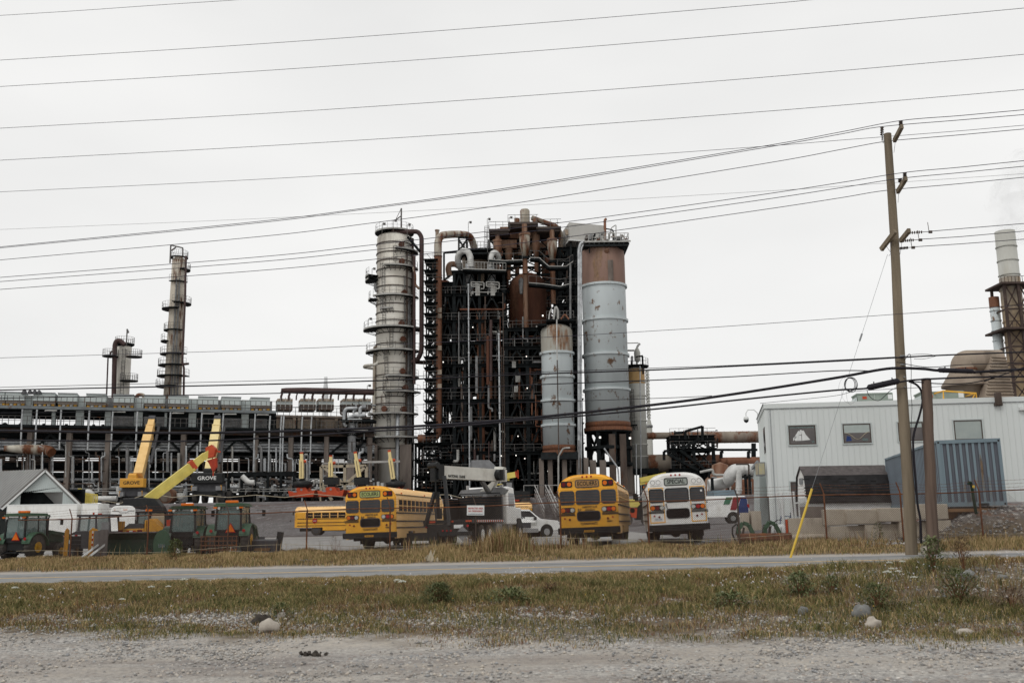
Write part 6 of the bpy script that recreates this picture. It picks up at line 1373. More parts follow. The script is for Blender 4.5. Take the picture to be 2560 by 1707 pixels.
# ---------------------------------------------------------------- shipping container on the mound
ya = 39.5; pa = at(2343, 1104, ya); th = -R(11); zt = at(2420, 1099, 39.4).z; cb = zt-2.59
t = thing('shipping_container', 'blue grey corrugated shipping container standing on the rubble mound', 'container', (pa.x, ya, cb), th, None, 0, -R(.6))
Wc, Lc, Hc = 2.35, 12.19, 2.59
m = MB()
for x0, x1, y0, y1 in ((0, .12, 0, .12), (Wc-.12, Wc, 0, .12), (0, .12, Lc-.12, Lc), (Wc-.12, Wc, Lc-.12, Lc)): m.box(x0, x1, y0, y1, 0, Hc)
m.box(.12, Wc-.12, 0, .1, Hc-.14, Hc); m.box(.12, Wc-.12, 0, .1, 0, .16); m.box(0, .08, .12, Lc-.12, Hc-.09, Hc); m.box(0, .08, .12, Lc-.12, .05, .2); m.box(Wc-.08, Wc, .12, Lc-.12, Hc-.09, Hc); m.box(Wc-.08, Wc, .12, Lc-.12, .05, .2)
m.box(.08, Wc-.08, .1, Lc, Hc-.06, Hc-.03); m.build('frame', M['slate'], t)
def corr(x0, x1, y, n, z0, z1, d=.05, axis_='x'):
 m = MB(); st = (x1-x0)/n; pts = []
 for k in range(n): a = x0+st*k; pts += [(a, 0), (a+st*.40, 0), (a+st*.55, d), (a+st*.90, d)]
 pts.append((x1, 0)); vs = []
 for a, q in pts: vs += ([(a, y+q, z0), (a, y+q, z1)] if axis_ == 'x' else [(y+q, a, z0), (y+q, a, z1)])
 m.add(vs, [(2*i, 2*i+2, 2*i+3, 2*i+1) if axis_ == 'x' else (2*i+1, 2*i+3, 2*i+2, 2*i) for i in range(len(pts)-1)]); 
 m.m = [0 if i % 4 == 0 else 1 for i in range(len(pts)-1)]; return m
corr(.12, Wc-.12, .03, 9, .16, Hc-.14).build('end_wall', [M['slate'], M['slate_shade']], t)
corr(.12, Lc-.12, .025, 42, .2, Hc-.09, .04, 'y').build('side_wall', [M['slate'], M['slate_shade']], t)
corr(.12, Lc-.12, Wc-.08, 42, .2, Hc-.09, .04, 'y').build('side_wall', [M['slate'], M['slate_shade']], t)
m = MB(); m.box(.1, Wc-.1, Lc-.1, Lc-.05, .1, Hc-.1); m.build('door', M['slate'], t)
for x, z in ((.06, Hc-.09), (Wc-.07, Hc-.09), (.06, .06), (Wc-.07, .06)): m = MB(); m.cyl((x, -.006, z), (x, .0, z), .04, n=10); m.build('corner_hole', M['blk'], t)
m = MB(); m.box(.25, 1.2, -.005, .02, -.09, -.01); m.box(1.3, 1.7, .0, .05, .0, .10); m.build('forklift_pocket', M['blk'], t)
m = MB(); a = at(2372, 1272, 39.2); m.cbox((a.x+.7, 39.4, cb-.14), 2.4, .25, .13); m.cbox((a.x+.7, 39.7, cb-.33), 1.9, .2, .26); m.cbox((a.x+1.9, 39.8, cb-.2), 3.5, .25, .15); m.cbox((a.x+1.2, 51, cb-.3), 3, .3, .6)
solo(m, 'timber_skids', M['ply'], 'timber skids under the blue grey container', 'timber')
m = MB(); a = at(2440, 1278, 38.9); zb = a.z-.1; x = xat(2428, 1205, 38.9); m.tube([(a.x, 38.9, zb), (x, 38.9, at(2431, 1212, 38.9).z), (x-.02, 38.9, at(2430, 1206, 38.9).z), (x-.1, 38.85, at(2427, 1205, 38.9).z), (x-.13, 38.85, at(2425, 1211, 38.9).z)], .06, 8)
o = solo(m, 'vent_pipe', M['greend'], 'dark bent vent pipe with a yellow band in front of the container', 'pipe')
m = MB(); c = at(2432, 1216, 38.9)-o.location; m.cyl(c-Vector((0, 0, .05)), c+Vector((0, 0, .05)), .07); m.build('band', M['ygn'], o)
# ---------------------------------------------------------------- black shingled barn shed
Yb = 52; A = at(1999, 1165, Yb); Bq = at(2212, 1161, Yb-.3); zt = A.z; zg = ground_z(A.x+2, Yb)
t = thing('garden_shed', 'white barn shaped garden shed with a dark shingled gambrel roof', 'shed', (A.x, Yb, zg), -.02)
ln = Bq.x-A.x; H = zt-zg; zk, ze = at(2012, 1190, Yb).z-zg, at(2016, 1253, Yb).z-zg
prof = [(0, H), (-.75, zk), (-1.05, ze), (0, ze)]
def gam(x0, x1, out, name, mat, par=t):
 m = MB(); m.v = []; k = len(out); m.add([(x0, y, z) for y, z in out]+[(x1, y, z) for y, z in out], [(i, (i+1) % k, k+(i+1) % k, k+i) for i in range(k)]+[tuple(range(k-1, -1, -1)), tuple(range(k, 2*k))]); return m.build(name, mat, par)
gam(.05, ln-.05, [(0, H-.06), (.70, zk-.04), (1.0, ze), (1.0, 0), (-.98, 0), (-.98, ze), (-.70, zk-.04)][::-1], 'wall', M['wht'])
for s_ in (-1, 1):
 gam(-.03, ln+.05, [(0, H), (s_*.78, zk), (s_*.78, zk-.06), (0, H-.06)][::(1 if s_ < 0 else -1)], 'upper_roof', M['shing'])
 gam(-.03, ln+.05, [(s_*.78, zk), (s_*1.16, ze-.10), (s_*1.10, ze-.12), (s_*.74, zk-.04)][::(1 if s_ < 0 else -1)], 'lower_roof', M['shingd'])
m = MB(); rd = random.Random(8)
for r_ in range(9):
 z = ze-.08+(zk-ze)*r_/9; y = -1.155+(.37)*r_/9; x = -.1
 while x < ln: w_ = rd.uniform(.2, .5); m.box(x, min(x+w_, ln+.1), y-.014, y+.02, z, z+.06) if rd.random() < .5 else None; x += w_+.02
m.build('shingle_edges', M['blk'], t)
m = MB(); m.box(-.14, -.06, -.9, .9, ze-.1, ze-.02); m.box(.02, .049, -.45, .45, .1, 1.75); m.box(.0, .06, -.55, -.45, .1, 1.9); m.build('door', M['trimw'], t)
m = MB(); m.box(-.0, .06, -.3, .3, zk-.4, zk-.1); m.build('vent', M['grym'], t)
# ---------------------------------------------------------------- concrete blocks and barriers
gB = 'concrete blocks stacked into the retaining wall'
def block(px0, px1, pyt, pyb, Y, dep, label, mat='conclt'):
 a, b = at(px0, pyt, Y), at(px1, pyt, Y); zb = at((px0+px1)/2, pyb, Y).z; h = a.z/2+b.z/2-zb; w = b.x-a.x
 m = MB(); m.box(-w/2, w/2, 0, dep, 0, h); rd = random.Random(px0)
 m.v = [(x+rd.uniform(-.015, .015), y+rd.uniform(-.02, .02), z+rd.uniform(-.015, .015)) for x, y, z in m.v]
 o = m.build('concrete_block', M[mat], bevel=.03); o.location = ((a.x+b.x)/2, Y, zb); tag(o, label, 'concrete block', gB); return o
Yk = 39.9
for i, (a, b) in enumerate(((2069, 2114), (2116, 2195), (2197, 2279), (2281, 2369))):
 block(a, b, (1272, 1272, 1269, 1259)[i], (1313, 1309, 1303, 1297)[i], Yk-.25*i, .9, ('leftmost short', 'second', 'third, behind the tall pole', 'rightmost')[i]+' concrete block of the upper row')
for i, (a, b) in enumerate(((2076, 2161), (2163, 2246), (2248, 2318), (2320, 2378))):
 block(a, b, (1314, 1310, 1304, 1300)[i], (1352, 1349, 1344, 1340)[i], Yk-.25*i+.02, .9, ('leftmost', 'second, left of the tall pole', 'third, between the two poles', 'rightmost, partly buried')[i]+' concrete block of the lower row')
a, b = at(1967, 1295, 42), at(2064, 1294, 41.4); z0 = ground_z(a.x+.6, 41.7)-.05; z1 = a.z
m = MB(); o_ = [(-.10, z1-z0), (.10, z1-z0), (.16, .35), (.34, .22), (.34, 0), (-.34, 0), (-.34, .22), (-.16, .35)]; m.prism(o_, 0, b.x-a.x, axis='x'); o = m.build('concrete_barrier', M['conclt'], bevel=.015); o.location = (a.x, 41.9, z0); o.rotation_euler = (0, 0, -.12); tag(o, 'smooth concrete road barrier left of the stacked blocks', 'barrier')
m = MB(); m.box(-.09, -.02, -.12, .12, .1, z1-z0-.05); m.build('orange_marker', M['redo'], o)
for i, (a, b, yt) in enumerate(((1856, 1872, 1281), (1878, 1902, 1277), (2010, 2062, 1266))):
 Y = (58, 58, 47)[i]; p, q = at(a, yt, Y), at(b, yt, Y); m = MB(); zg = ground_z(p.x, Y)-.05; m.box(p.x, q.x, Y, Y+.7, zg, p.z); solo(m, 'concrete_barrier', M['conclt' if i < 2 else 'conc'], ('small concrete block behind the van bumper', 'weathered concrete block at the corner of the building', 'dark grey concrete block in front of the garden shed')[i], 'concrete block')
# snow plough blade, green loader parts
a, b = at(1848, 1333, 40.9), at(1976, 1328, 40.9); zg = ground_z(a.x, 40.9)
m = MB(); H = a.z-zg; m.prism([(0, 0), (-.14, .06), (-.18, H*.4), (-.10, H*.85), (.0, H), (.05, H), (-.04, H*.8), (-.12, H*.4), (-.06, .1), (.05, .0)], 0, b.x-a.x, axis='x'); m.box(0, .03, -.2, .5, 0, H*.95); m.box(b.x-a.x-.03, b.x-a.x, -.2, .5, 0, H*.95)
o = m.build('rusty_plough_blade', M['rustp']); o.location = (a.x, 41.0, zg); o.rotation_euler = (0, 0, -.1); tag(o, 'rust brown snow plough blade resting behind the fence', 'plough blade')
for i, (px, lab) in enumerate(((1856, 'faded green loader arm with a black hose left of the plough blade'), (1922, 'faded green bent loader arm behind the middle of the plough blade'))):
 t = thing('loader_arm', lab, 'loader arm', gp(px, 42.6, 0, 1335), 0, 'green loader arms')
 m = MB(); P = [(-.12, 0, .1), (-.16, 0, .55), (.05, 0, .80), (.28, 0, .72), (.42, 0, .42), (.52, 0, .12)]
 for p, q in zip(P, P[1:]): m.bar(p, q, .12, .16)
 m.build('arm', M['greenl'], t)
 m = MB(); m.bar((.0, .1, .1), (.1, .1, .62), .08); m.bar((-.2, .1, .3), (-.1, .1, .7), .14); m.build('ram', M['trimd'], t)
 if i == 0: m = MB(); m.tube([(-.3, 0, .05), (-.42, 0, .35), (-.40, 0, .62), (-.25, 0, .75), (-.12, 0, .72)], .035, 6); m.build('hose', M['blk'], t)
a = gp(1946, 43.2, 0, 1300); m = MB(); m.tube([(a.x, 43.2, a.z), (a.x, 43.2, a.z+.55), (a.x, 43.2, a.z+.7)], [.33, .33, .2], 12); o = solo(m, 'wrapped_drum', M['trimw'], 'white wrapped drum in a wire frame beside the barrier', 'drum')
m = MB()
for k in range(8): c_ = 2*PI*k/8; m.bar((.36*math.cos(c_), .36*math.sin(c_), 0), (.36*math.cos(c_), .36*math.sin(c_), .6), .012)
m.build('wire_frame', M['gry'], o)
a = gp(1588, 44.2, 0, 1358); m = MB(); m.tube([(-.72, 0, .13), (-.70, 0, .13), (.62, .06, .13), (.66, .06, .13)], [.10, .12, .12, .09], 12); o = m.build('pipe_bollard', M['trimw']); o.location = gp(1572, 42.9, 0, 1358); tag(o, 'white pipe with rusty end lying on the ground between the right buses', 'pipe')
m = MB(); m.tube([(.40, .06, .13), (.58, .06, .13)], .125, 12); m.build('rust_band', M['rustp'], o)
# white pickets leaning, bicycles in the rack
t = thing('white_post', 'white plastic post left of the blue bicycles', 'post', gp(1958, 53, 0, 1290), 0, 'white posts by the bicycles')
m = MB(); m.tube([(0, 0, 0), (0, 0, 2.15)], .07, 8); m.build('shaft', M['trimw'], t)
for px, lab, k in ((1966, 'thin leaning white post between the others', .22), (1983, 'white post with a square cap right of the blue bicycles', 0.04), (1990, 'short white post in front of the shed door', .02)):
 q = copy_thing(t, gp(px, 53.2, 0, 1290), 0, lab); q.rotation_euler = (0, -k, 0)
for i, (px, lab) in enumerate(((1972, 'left blue bicycle parked between the white posts'), (1995, 'right blue bicycle parked beside the shed wall'))):
 t = thing('bicycle', lab, 'bicycle', gp(px, 54, 0, 1290), R(65), 'bicycles parked by the shed')
 for y in (-.5, .5):
  m = MB(); m.tube([(.0, y+.33*math.cos(2*PI*k/18), .34+.33*math.sin(2*PI*k/18)) for k in range(19)], .022, 5)
  for k in range(6): c_ = PI*k/6; m.bar((0, y-.32*math.cos(c_), .34-.32*math.sin(c_)), (0, y+.32*math.cos(c_), .34+.32*math.sin(c_)), .005)
  m.build('wheel', M['blk'], t)
 m = MB()
 for p, q in (((0, -.5, .34), (0, -.08, .33)), ((0, -.08, .33), (0, .42, .80)), ((0, -.08, .33), (0, -.22, .85)), ((0, -.22, .82), (0, .40, .86)), ((0, .40, .9), (0, .5, .34)), ((0, -.5, .34), (0, -.2, .78))): m.bar(p, q, .035)
 m.build('frame', M['vblue'], t)
 m = MB(); m.bar((-.25, .38, 1.0), (.25, .38, 1.0), .025); m.bar((0, .38, .88), (0, .38, 1.0), .025); m.build('handlebar', M['blk'], t)
 m = MB(); m.box(-.07, .07, -.35, -.1, .88, .93); m.build('saddle', M['blk'], t)
# ---------------------------------------------------------------- refinery
TZ = 4.35
def S(px, py, Y): return at(px, py, Y)
def wpx(w, px, py, Y): return abs(xat(px+w/2, py, Y)-xat(px-w/2, py, Y))
def ring_rail(m, X, Y, z, r, a0, a1, n, h=1.1, t_=.038, hz=(.55, 1.1)):
 pts = [(X+r*math.cos(a0+(a1-a0)*k/n), Y+r*math.sin(a0+(a1-a0)*k/n)) for k in range(n+1)]
 for q in hz: m.tube([(x, y, z+q) for x, y in pts], t_*.55, 4, 0, False, False)
 for x, y in pts: m.bar((x, y, z), (x, y, z+h), t_)
def platform(t, X, Y, z, r0, r1, a0=0, a1=360, mat='darkst', rmat='rail', lip=True, brackets=True):
 # ring platform with its railing; angles in degrees, -90 faces the camera
 a0, a1 = R(a0), R(a1); n = max(4, int((a1-a0)/R(15))); m = MB()
 m.lathe((X, Y, z), [(r0, -.05), (r1, -.05), (r1, .08), (r0, .08)], n*2, 0, a0, a1, False)
 if brackets:
  for k in range(n+1):
   a = a0+(a1-a0)*k/n; m.bar((X+r1*.97*math.cos(a), Y+r1*.97*math.sin(a), z-.1), (X+r0*math.cos(a), Y+r0*math.sin(a), z-.7), .06)
 p = m.build('platform', M[mat], t, True)
 if lip: m = MB(); m.lathe((X, Y, z), [(r1+.01, -.10), (r1+.05, -.10), (r1+.05, .14), (r1+.01, .14)], n*2, 0, a0, a1, False); sub(m, 'edge_lip', M['railw'], t, p)
 m = MB(); ring_rail(m, X, Y, z+.08, r1-.05, a0, a1, n); sub(m, 'railing', M[rmat], t, p); return p
def sub(m, name, mat, t, p):
 off = Vector(t.location); m.v = [(x-off.x, y-off.y, z-off.z) for x, y, z in m.v]; return m.build(name, mat, p)
def ladder(t, X, Y, z0, z1, r, a, cage=True, mat='rail'):
 a = R(a); n = Vector((math.cos(a), math.sin(a), 0)); s_ = Vector((-n.y, n.x, 0)); c = Vector((X, Y, 0))+n*(r+.15); m = MB()
 for q in (-.25, .25): m.bar(c+s_*q+Vector((0, 0, z0)), c+s_*q+Vector((0, 0, z1)), .06)
 z = z0
 while z < z1: m.bar(c-s_*.25+Vector((0, 0, z)), c+s_*.25+Vector((0, 0, z)), .045); z += .5
 if cage:
  z = z0+2.2
  while z < z1: m.tube([c+s_*.35*math.cos(q)+n*(.1+.6*math.sin(q))+Vector((0, 0, z)) for q in [PI*k/6 for k in range(7)]], .03, 4, 0, False, False); z += 1.0
  for q in (.3, .5, .7): m.bar(c+s_*.35*math.cos(PI*q)+n*(.1+.6*math.sin(PI*q))+Vector((0, 0, z0+2.2)), c+s_*.35*math.cos(PI*q)+n*(.1+.6*math.sin(PI*q))+Vector((0, 0, z1)), .04)
 m.build('ladder', M[mat], t, True)
def column(name, label, cat, px, pyr, w, yt, yb, Y, mat, dome=.6, rings=(), ringw=.12, w2=None, ringmat=None, zbase=None):
 # vertical cylinder: px at row pyr, width w px at top (w2 at bottom), rows yt..yb
 X = xat(px, pyr, Y); zt, zb = zat(X, Y, yt), (zbase if zbase is not None else zat(X, Y, yb)); r = wpx(w, px, yt, Y)/2; r2 = wpx(w2, px, yb, Y)/2 if w2 else r
 t = thing(name, label, cat, (X, Y, zb)); m = MB(); H = zt-zb
 def rad(z): return r2+(r-r2)*(z/H)
 prof = [(0.01, 0), (r2, 0), (rad(H-r*dome), H-r*dome)]+[(r*math.cos(PI/2*k/6), H-r*dome+r*dome*math.sin(PI/2*k/6)) for k in range(1, 6)]+[(.01, H)]
 m.lathe((X, Y, zb), prof, 36); m.build('shell', mat, t, True)
 for q in rings:
  z = zat(X, Y-r, q) if q < 5000 else q; rq = rad(z-zb); m = MB(); m.lathe((X, Y, z), [(rq-.02, -ringw), (rq+ringw*1.6, -ringw), (rq+ringw*1.6, ringw), (rq-.02, ringw)], 36, 0, smooth=False); m.build('ring', ringmat or mat, t, True)
 return t, X, Y, zb, zt, r
def manhole(t, px, py, X, Y, r, size=.36, mat='rustv'):
 p = S(px, py, Y-r); dx = max(-.95, min(.95, (p.x-X)/r)); n = Vector((dx, -math.sqrt(1-dx*dx), 0)); c = Vector((X, Y, p.z))+n*(r-.05)
 m = MB(); m.cyl(c, c+n*.45, size, n=14); m.cyl(c+n*.4, c+n*.52, size*1.25, n=14); m.build('manhole', M[mat], t, True)
def ptube(t, pts, r, mat, Y=None, name='pipe', n=10, sm=4):
 P = [S(a, b, c if len(p) == 3 else Y) for p in pts for a, b, c in [(p if len(p) == 3 else (*p, Y))]]; m = MB()
 m.tube(roundc(P, r*2.2, sm), r, n); return m.build(name, M[mat] if isinstance(mat, str) else mat, t, True)
def roundc(P, rad, n=4):
 out = [P[0]]
 for i in range(1, len(P)-1):
  a, b, c = P[i-1], P[i], P[i+1]; u, v = (a-b), (c-b); k = min(rad, u.length*.45, v.length*.45)
  if u.length < 1e-4 or v.length < 1e-4 or u.normalized().dot(v.normalized()) < -.999: out.append(b); continue
  p, q = b+u.normalized()*k, b+v.normalized()*k
  for j in range(n+1): s_ = j/n; out.append(p*(1-s_)**2+b*2*s_*(1-s_)+q*s_*s_)
 out.append(P[-1]); return out
def lamp_post(t, px, py0, py1, Y):
 a, b = S(px, py0, Y), S(px, py1, Y); b.x = a.x; m = MB(); m.bar(a, b, .07); m.bar(b, b+Vector((.3, 0, .1)), .06); m.cbox(b+Vector((.35, 0, .0)), .35, .3, .3); m.build('lamp_post', M['rail'], t, True)
YM = 150.0
# ---- main white distillation column
t, X, Y, zb, zt, r = column('distillation_column', 'tall dirty white distillation column with many ring platforms, left of the rusty pipes', 'column', 984, 850, 86, 584, 1250, YM, M['insul'], .35,
 [603, 627, 647, 669, 690, 712, 733, 757, 778, 798, 830, 856, 906, 935, 966, 990, 1007, 1120], .07, None, M['trimd'], TZ)
main = t; XM, RM = X, r
m = MB(); m.lathe((X, Y, TZ), [(r*.86, 0), (r*.86, zat(X, Y, 1118)-TZ), (r, zat(X, Y, 1112)-TZ+.2)], 36); 
for a, b in ((-3.0, -1.9), (1.4, 3.1)): m.box(X+a, X+b, Y-r-.5, Y-r+1.2, TZ, zat(X, Y, 1115))
m.build('concrete_skirt', M['conc'], t, True)
for py, a0, a1, ex in ((622, -80, 20, 1.0), (664, -110, 10, 1.0), (738, -140, 0, 1.1), (819, -190, 10, 1.9), (875, -190, 0, 1.5), (940, -100, 0, 1.2), (979, -105, -5, 1.5), (1033, -175, 0, 1.1), (1093, -190, 0, 1.7)):
 platform(t, X, Y, zat(X, Y-r, py), r, r+ex, a0, a1)
platform(t, X, Y, zat(X, Y, 584), .2, r+.3, 0, 360)
for py in (695, 705): platform(t, X, Y, zat(X, Y, py), r, r+1.7, 170, 215)
platform(t, X, Y, zat(X, Y, 752), r, r+1.2, 175, 210); platform(t, X, Y, zat(X, Y-r, 770), r, r+.5, -125, -85)
for px, py in ((1001, 611), (1002, 653), (1007, 730), (1001, 808), (1004, 847), (1003, 927), (1009, 968), (1005, 1022), (963, 1022)): manhole(t, px, py, X, Y, r)
for z0, z1, a in ((1093, 1040, -95), (1033, 985, -100), (979, 945, -110), (940, 882, -105), (875, 824, -90), (819, 745, -115), (738, 668, -118), (664, 626, -80)): ladder(t, X, Y, zat(X, Y, z0), zat(X, Y, z1), r, a, True)
for ang, z0, z1, rp, mt in ((-35, 1240, 760, .13, 'greyp'), (-28, 1100, 740, .10, 'greyp'), (-20, 1240, 830, .16, 'greyp'), (-155, 1220, 870, .22, 'insul2'), (-168, 1240, 890, .14, 'insul2'), (-70, 1215, 1040, .28, 'silver'), (-50, 900, 700, .08, 'rail'), (-12, 1100, 600, .2, 'brownst'), (-42, 1180, 640, .12, 'brownst'), (-5, 1240, 650, .14, 'darkst'), (2, 1200, 700, .2, 'darkst')):
 a = R(ang); c = Vector((X+(r+.3)*math.cos(a), Y+(r+.3)*math.sin(a), 0)); m = MB(); m.tube([c+Vector((0, 0, zat(X, Y, z0))), c+Vector((0, 0, zat(X, Y, z1))), Vector((X+r*.8*math.cos(a), Y+r*.8*math.sin(a), zat(X, Y, z1)+.3))], rp, 8); m.build('riser_pipe', M[mt], t, True)
ptube(t, [(978, 580, 148), (1045, 579, 148), (1054, 592, 148), (1054, 880, 148), (1042, 902, 148), (1028, 905, 148)], .36, 'purp', name='overhead_pipe')
ptube(t, [(1036, 640, 147), (1036, 960, 147)], .20, 'purp', name='downcomer')
ptube(t, [(1040, 905, 149), (1090, 908, 150)], .30, 'purp', name='crossover_pipe')
ptube(t, [(1034, 668, 147), (1038, 690, 147), (1037, 712, 147), (1048, 722, 147)], .20, 'insul2', name='side_pipe'); ptube(t, [(938, 708, 148), (938, 722, 148), (942, 729, 148)], .22, 'greyp', name='side_pipe')
ptube(t, [(945, 905, 147), (938, 912, 146.5), (912, 914, 146), (910, 918, 146.5), (932, 921, 147.5)], .22, 'insul', name='side_pipe')
m = MB(); a, b = S(1003, 574, YM), S(1003, 521, YM); b.x = a.x; m.bar(a, b, .22); m.bar(b, S(989, 550, YM), .08); m.bar(S(1003, 540, YM), S(989, 550, YM), .14); m.build('davit', M['rail'], t, True)
m = MB(); a, b = S(1020, 592, 147.5), S(1048, 626, 147.5)
for s_ in (0, .9): m.bar(a+Vector((0, s_, 0)), b+Vector((0, s_, 0)), .15, .3)
for k in range(9): c = a+(b-a)*k/8; m.box(c.x-.2, c.x+.2, c.y, c.y+.9, c.z-.04, c.z+.04)
m.build('stair_flight', M['blackst'], t, True)
for px, a, b in ((955, 590, 560), (983, 580, 552), (1018, 590, 562), (930, 690, 672), (921, 815, 797), (918, 985, 964)): lamp_post(t, px, a, b, 147)
# ---- rusty transfer line with bend, small stack
t = thing('transfer_pipe', 'huge rusty pipe rising beside the stair tower and bending over at the top', 'pipe', S(1096, 1090, 147))
m = MB(); P = roundc([S(1045, 1096, 147), S(1094, 1096, 147), S(1095, 900, 147)], 2.2, 6); m.tube(P, .60, 16); m.build('lower_run', M['rustv2'], t, True)
m = MB(); m.tube([S(1095, 902, 147), S(1095, 641, 147)], .60, 16); m.build('riser', M['rustv2'], t, True)
m = MB(); P = roundc([S(1095, 643, 147), S(1095, 589, 147), S(1140, 585, 150), S(1178, 589, 153), S(1190, 640, 154)], 3.2, 8); m.tube(P, .58, 16); m.build('overhead_bend', M['insul2'], t, True)
for py in (641, 695, 930): m = MB(); m.tube([S(1095, py-1, 147), S(1095, py+1, 147)], .66, 16); m.build('flange', M['trimd'], t, True)
for py in (775, 790, 870, 930, 965): m = MB(); c = S(1099, py, 146.3); m.cbox(c, .6, .2, .7); m.build('access_plate', M['beige'], t, True)
m = MB(); m.tube([S(1093, 630, 149), S(1093, 577, 149)], .30, 10); m.tube([S(1093, 578, 149), S(1093, 575, 149)], .38, 10); solo(m, 'vent_stack', M['insul2'], 'short capped vent stack rising beside the big rusty bend', 'stack')
# ---- generic steel frame
def steel(name, label, cols, Yf, Yb, levels, yb=1252, w=.42, mat='blackst', brace='K', deck=True, ny=3, extra=0.0, botdeck=True):
 xs = [xat(c, 900, Yf) for c in cols]; zs = sorted([zat(xs[0], Yf, q) for q in levels]); t = thing(name, label, 'steel structure', (sum(xs)/len(xs), (Yf+Yb)/2, TZ)); ys = [Yf+(Yb-Yf)*k/(ny-1) for k in range(ny)]
 top = zs[-1]+extra
 for x in xs:
  for y in ys: m = MB(); m.box(x-w/2, x+w/2, y-w/2, y+w/2, TZ, top); m.build('column', M[mat], t, True)
 for z in zs:
  m = MB(); b = w*.85
  for y in ys: m.box(xs[0]-.1, xs[-1]+.1, y-w*.4, y+w*.4, z-b, z)
  for x in xs: m.box(x-w*.38, x+w*.38, ys[0], ys[-1], z-b*.9, z-.02)
  if deck: m.box(xs[0]-.4, xs[-1]+.4, ys[0]-.5, ys[-1], z+.01, z+.07)
  fl = m.build('floor', M[mat], t, True)
  m = MB(); y = ys[0]-.45; m.bar((xs[0]-.4, y, z+1.1), (xs[-1]+.4, y, z+1.1), .05); m.bar((xs[0]-.4, y, z+.6), (xs[-1]+.4, y, z+.6), .04); k = xs[0]-.4
  while k < xs[-1]+.4: m.bar((k, y, z), (k, y, z+1.1), .05); k += 1.4
  sub(m, 'railing', M['rail'], t, fl)
 zz = [TZ]+zs
 for y in (ys[0]-w*.1, ys[-1]):
  m = MB()
  for a, b in zip(zz, zz[1:]):
   for i in range(len(xs)-1):
    xm = (xs[i]+xs[i+1])/2
    if brace == 'K': m.bar((xs[i], y, a), (xm, y, b-w), w*.5); m.bar((xs[i+1], y, a), (xm, y, b-w), w*.5)
    elif brace == 'X': m.bar((xs[i], y, a), (xs[i+1], y, b), w*.45); m.bar((xs[i+1], y, a), (xs[i], y, b), w*.45)
  m.build('bracing', M[mat], t, True)
 return t, xs, ys, zs
tc1, xs1, ys1, zs1 = steel('process_structure', 'black steel structure packed with vessels and pipes in the centre of the refinery', (1136, 1162, 1200, 1262), 145.5, 160, (679, 736, 802, 856, 912, 1000, 1062, 1130, 1180), ny=3)
tw_, *_ = steel('wing_structure', 'black steel wing between the rusty transfer pipe and the central structure', (1104, 1134), 147.5, 161, (708, 736, 802, 856, 912, 960, 1000, 1062, 1130, 1180), ny=3)
ts, xss, yss, zss = steel('stair_tower', 'narrow black stair tower between the white column and the rusty transfer pipe', (1066, 1088), 146, 150, [650+k*27 for k in range(21)], w=.2, brace='X', ny=2)
m = MB()
for i in range(len(zss)-1):
 a, b = (xss[0], xss[1]) if i % 2 == 0 else (xss[1], xss[0])
 m.bar((a, 146.6, zss[i]), (b, 146.6, zss[i+1]), .2, .35); m.bar((a, 147.6, zss[i]), (b, 147.6, zss[i+1]), .2, .35); m.bar((a, 145.9, zss[i]+1), (b, 145.9, zss[i+1]+1), .05)
m.build('stair_flights', M['blackst'], ts, True)
tr, xsr, ysr, zsr = steel('reactor_structure', 'black steel structure under the great rusty reactor', (1266, 1318, 1372), 144.5, 160, (822, 868, 912, 1000, 1062, 1130), ny=3, w=.5, brace='K')
tg, xsg, ysg, zsg = steel('tower_frame', 'tall dark frame standing between the small and the large silo', (1404, 1428, 1446), 150, 157, (621, 672, 716, 760, 812, 868, 920, 980, 1040, 1110, 1170), ny=2, w=.6, brace='X', deck=True)
t2, xs2, ys2, zs2 = steel('pipe_bridge_frame', 'dark low steel frame between the white column base and the central structure', (1040, 1090, 1134), 147, 158, (1108, 1150, 1190, 1222), ny=3, w=.35, brace='X')
t3, xs3, ys3, zs3 = steel('lower_process_frame', 'dark steel frame behind the small silo legs', (1270, 1330, 1395, 1450), 150, 162, (1000, 1060, 1110, 1165, 1210), ny=3, w=.4)
# ---- interior vessels, and dark drums and panels added to keep the sky out
def vess(px, w, y0, y1, Y, mat, label, name='process_vessel', cone=False, dome=.5, cat='vessel'):
 X = xat(px, (y0+y1)/2, Y); zt, zb = zat(X, Y, y0), zat(X, Y, y1); r = wpx(w, px, y0, Y)/2; m = MB(); H = zt-zb
 pr = [(.02, -.0 if not cone else -r*1.5), (r*.35 if cone else r*.7, -.0 if not cone else -r*1.3), (r, r*.3 if not cone else 0), (r, H-r*dome)]+[(r*math.cos(PI/2*k/5), H-r*dome+r*dome*math.sin(PI/2*k/5)) for k in range(1, 5)]+[(.02, H)]
 m.lathe((X, Y, zb), pr, 26); o = m.build(name, mat if not isinstance(mat, str) else M[mat]); o.location = (0, 0, 0)
 o.data.transform(Matrix.Translation((-X, -Y, -zb))); o.location = (X, Y, zb); tag(o, label, cat); return o, X, zb, zt, r
darkv = pm('dark_brown_vessel', (.035, .022, .016), (.018, .013, .011), .4, rough=.85, streak=3)  # plain dark brown tone for the inner drums and lower reactor body
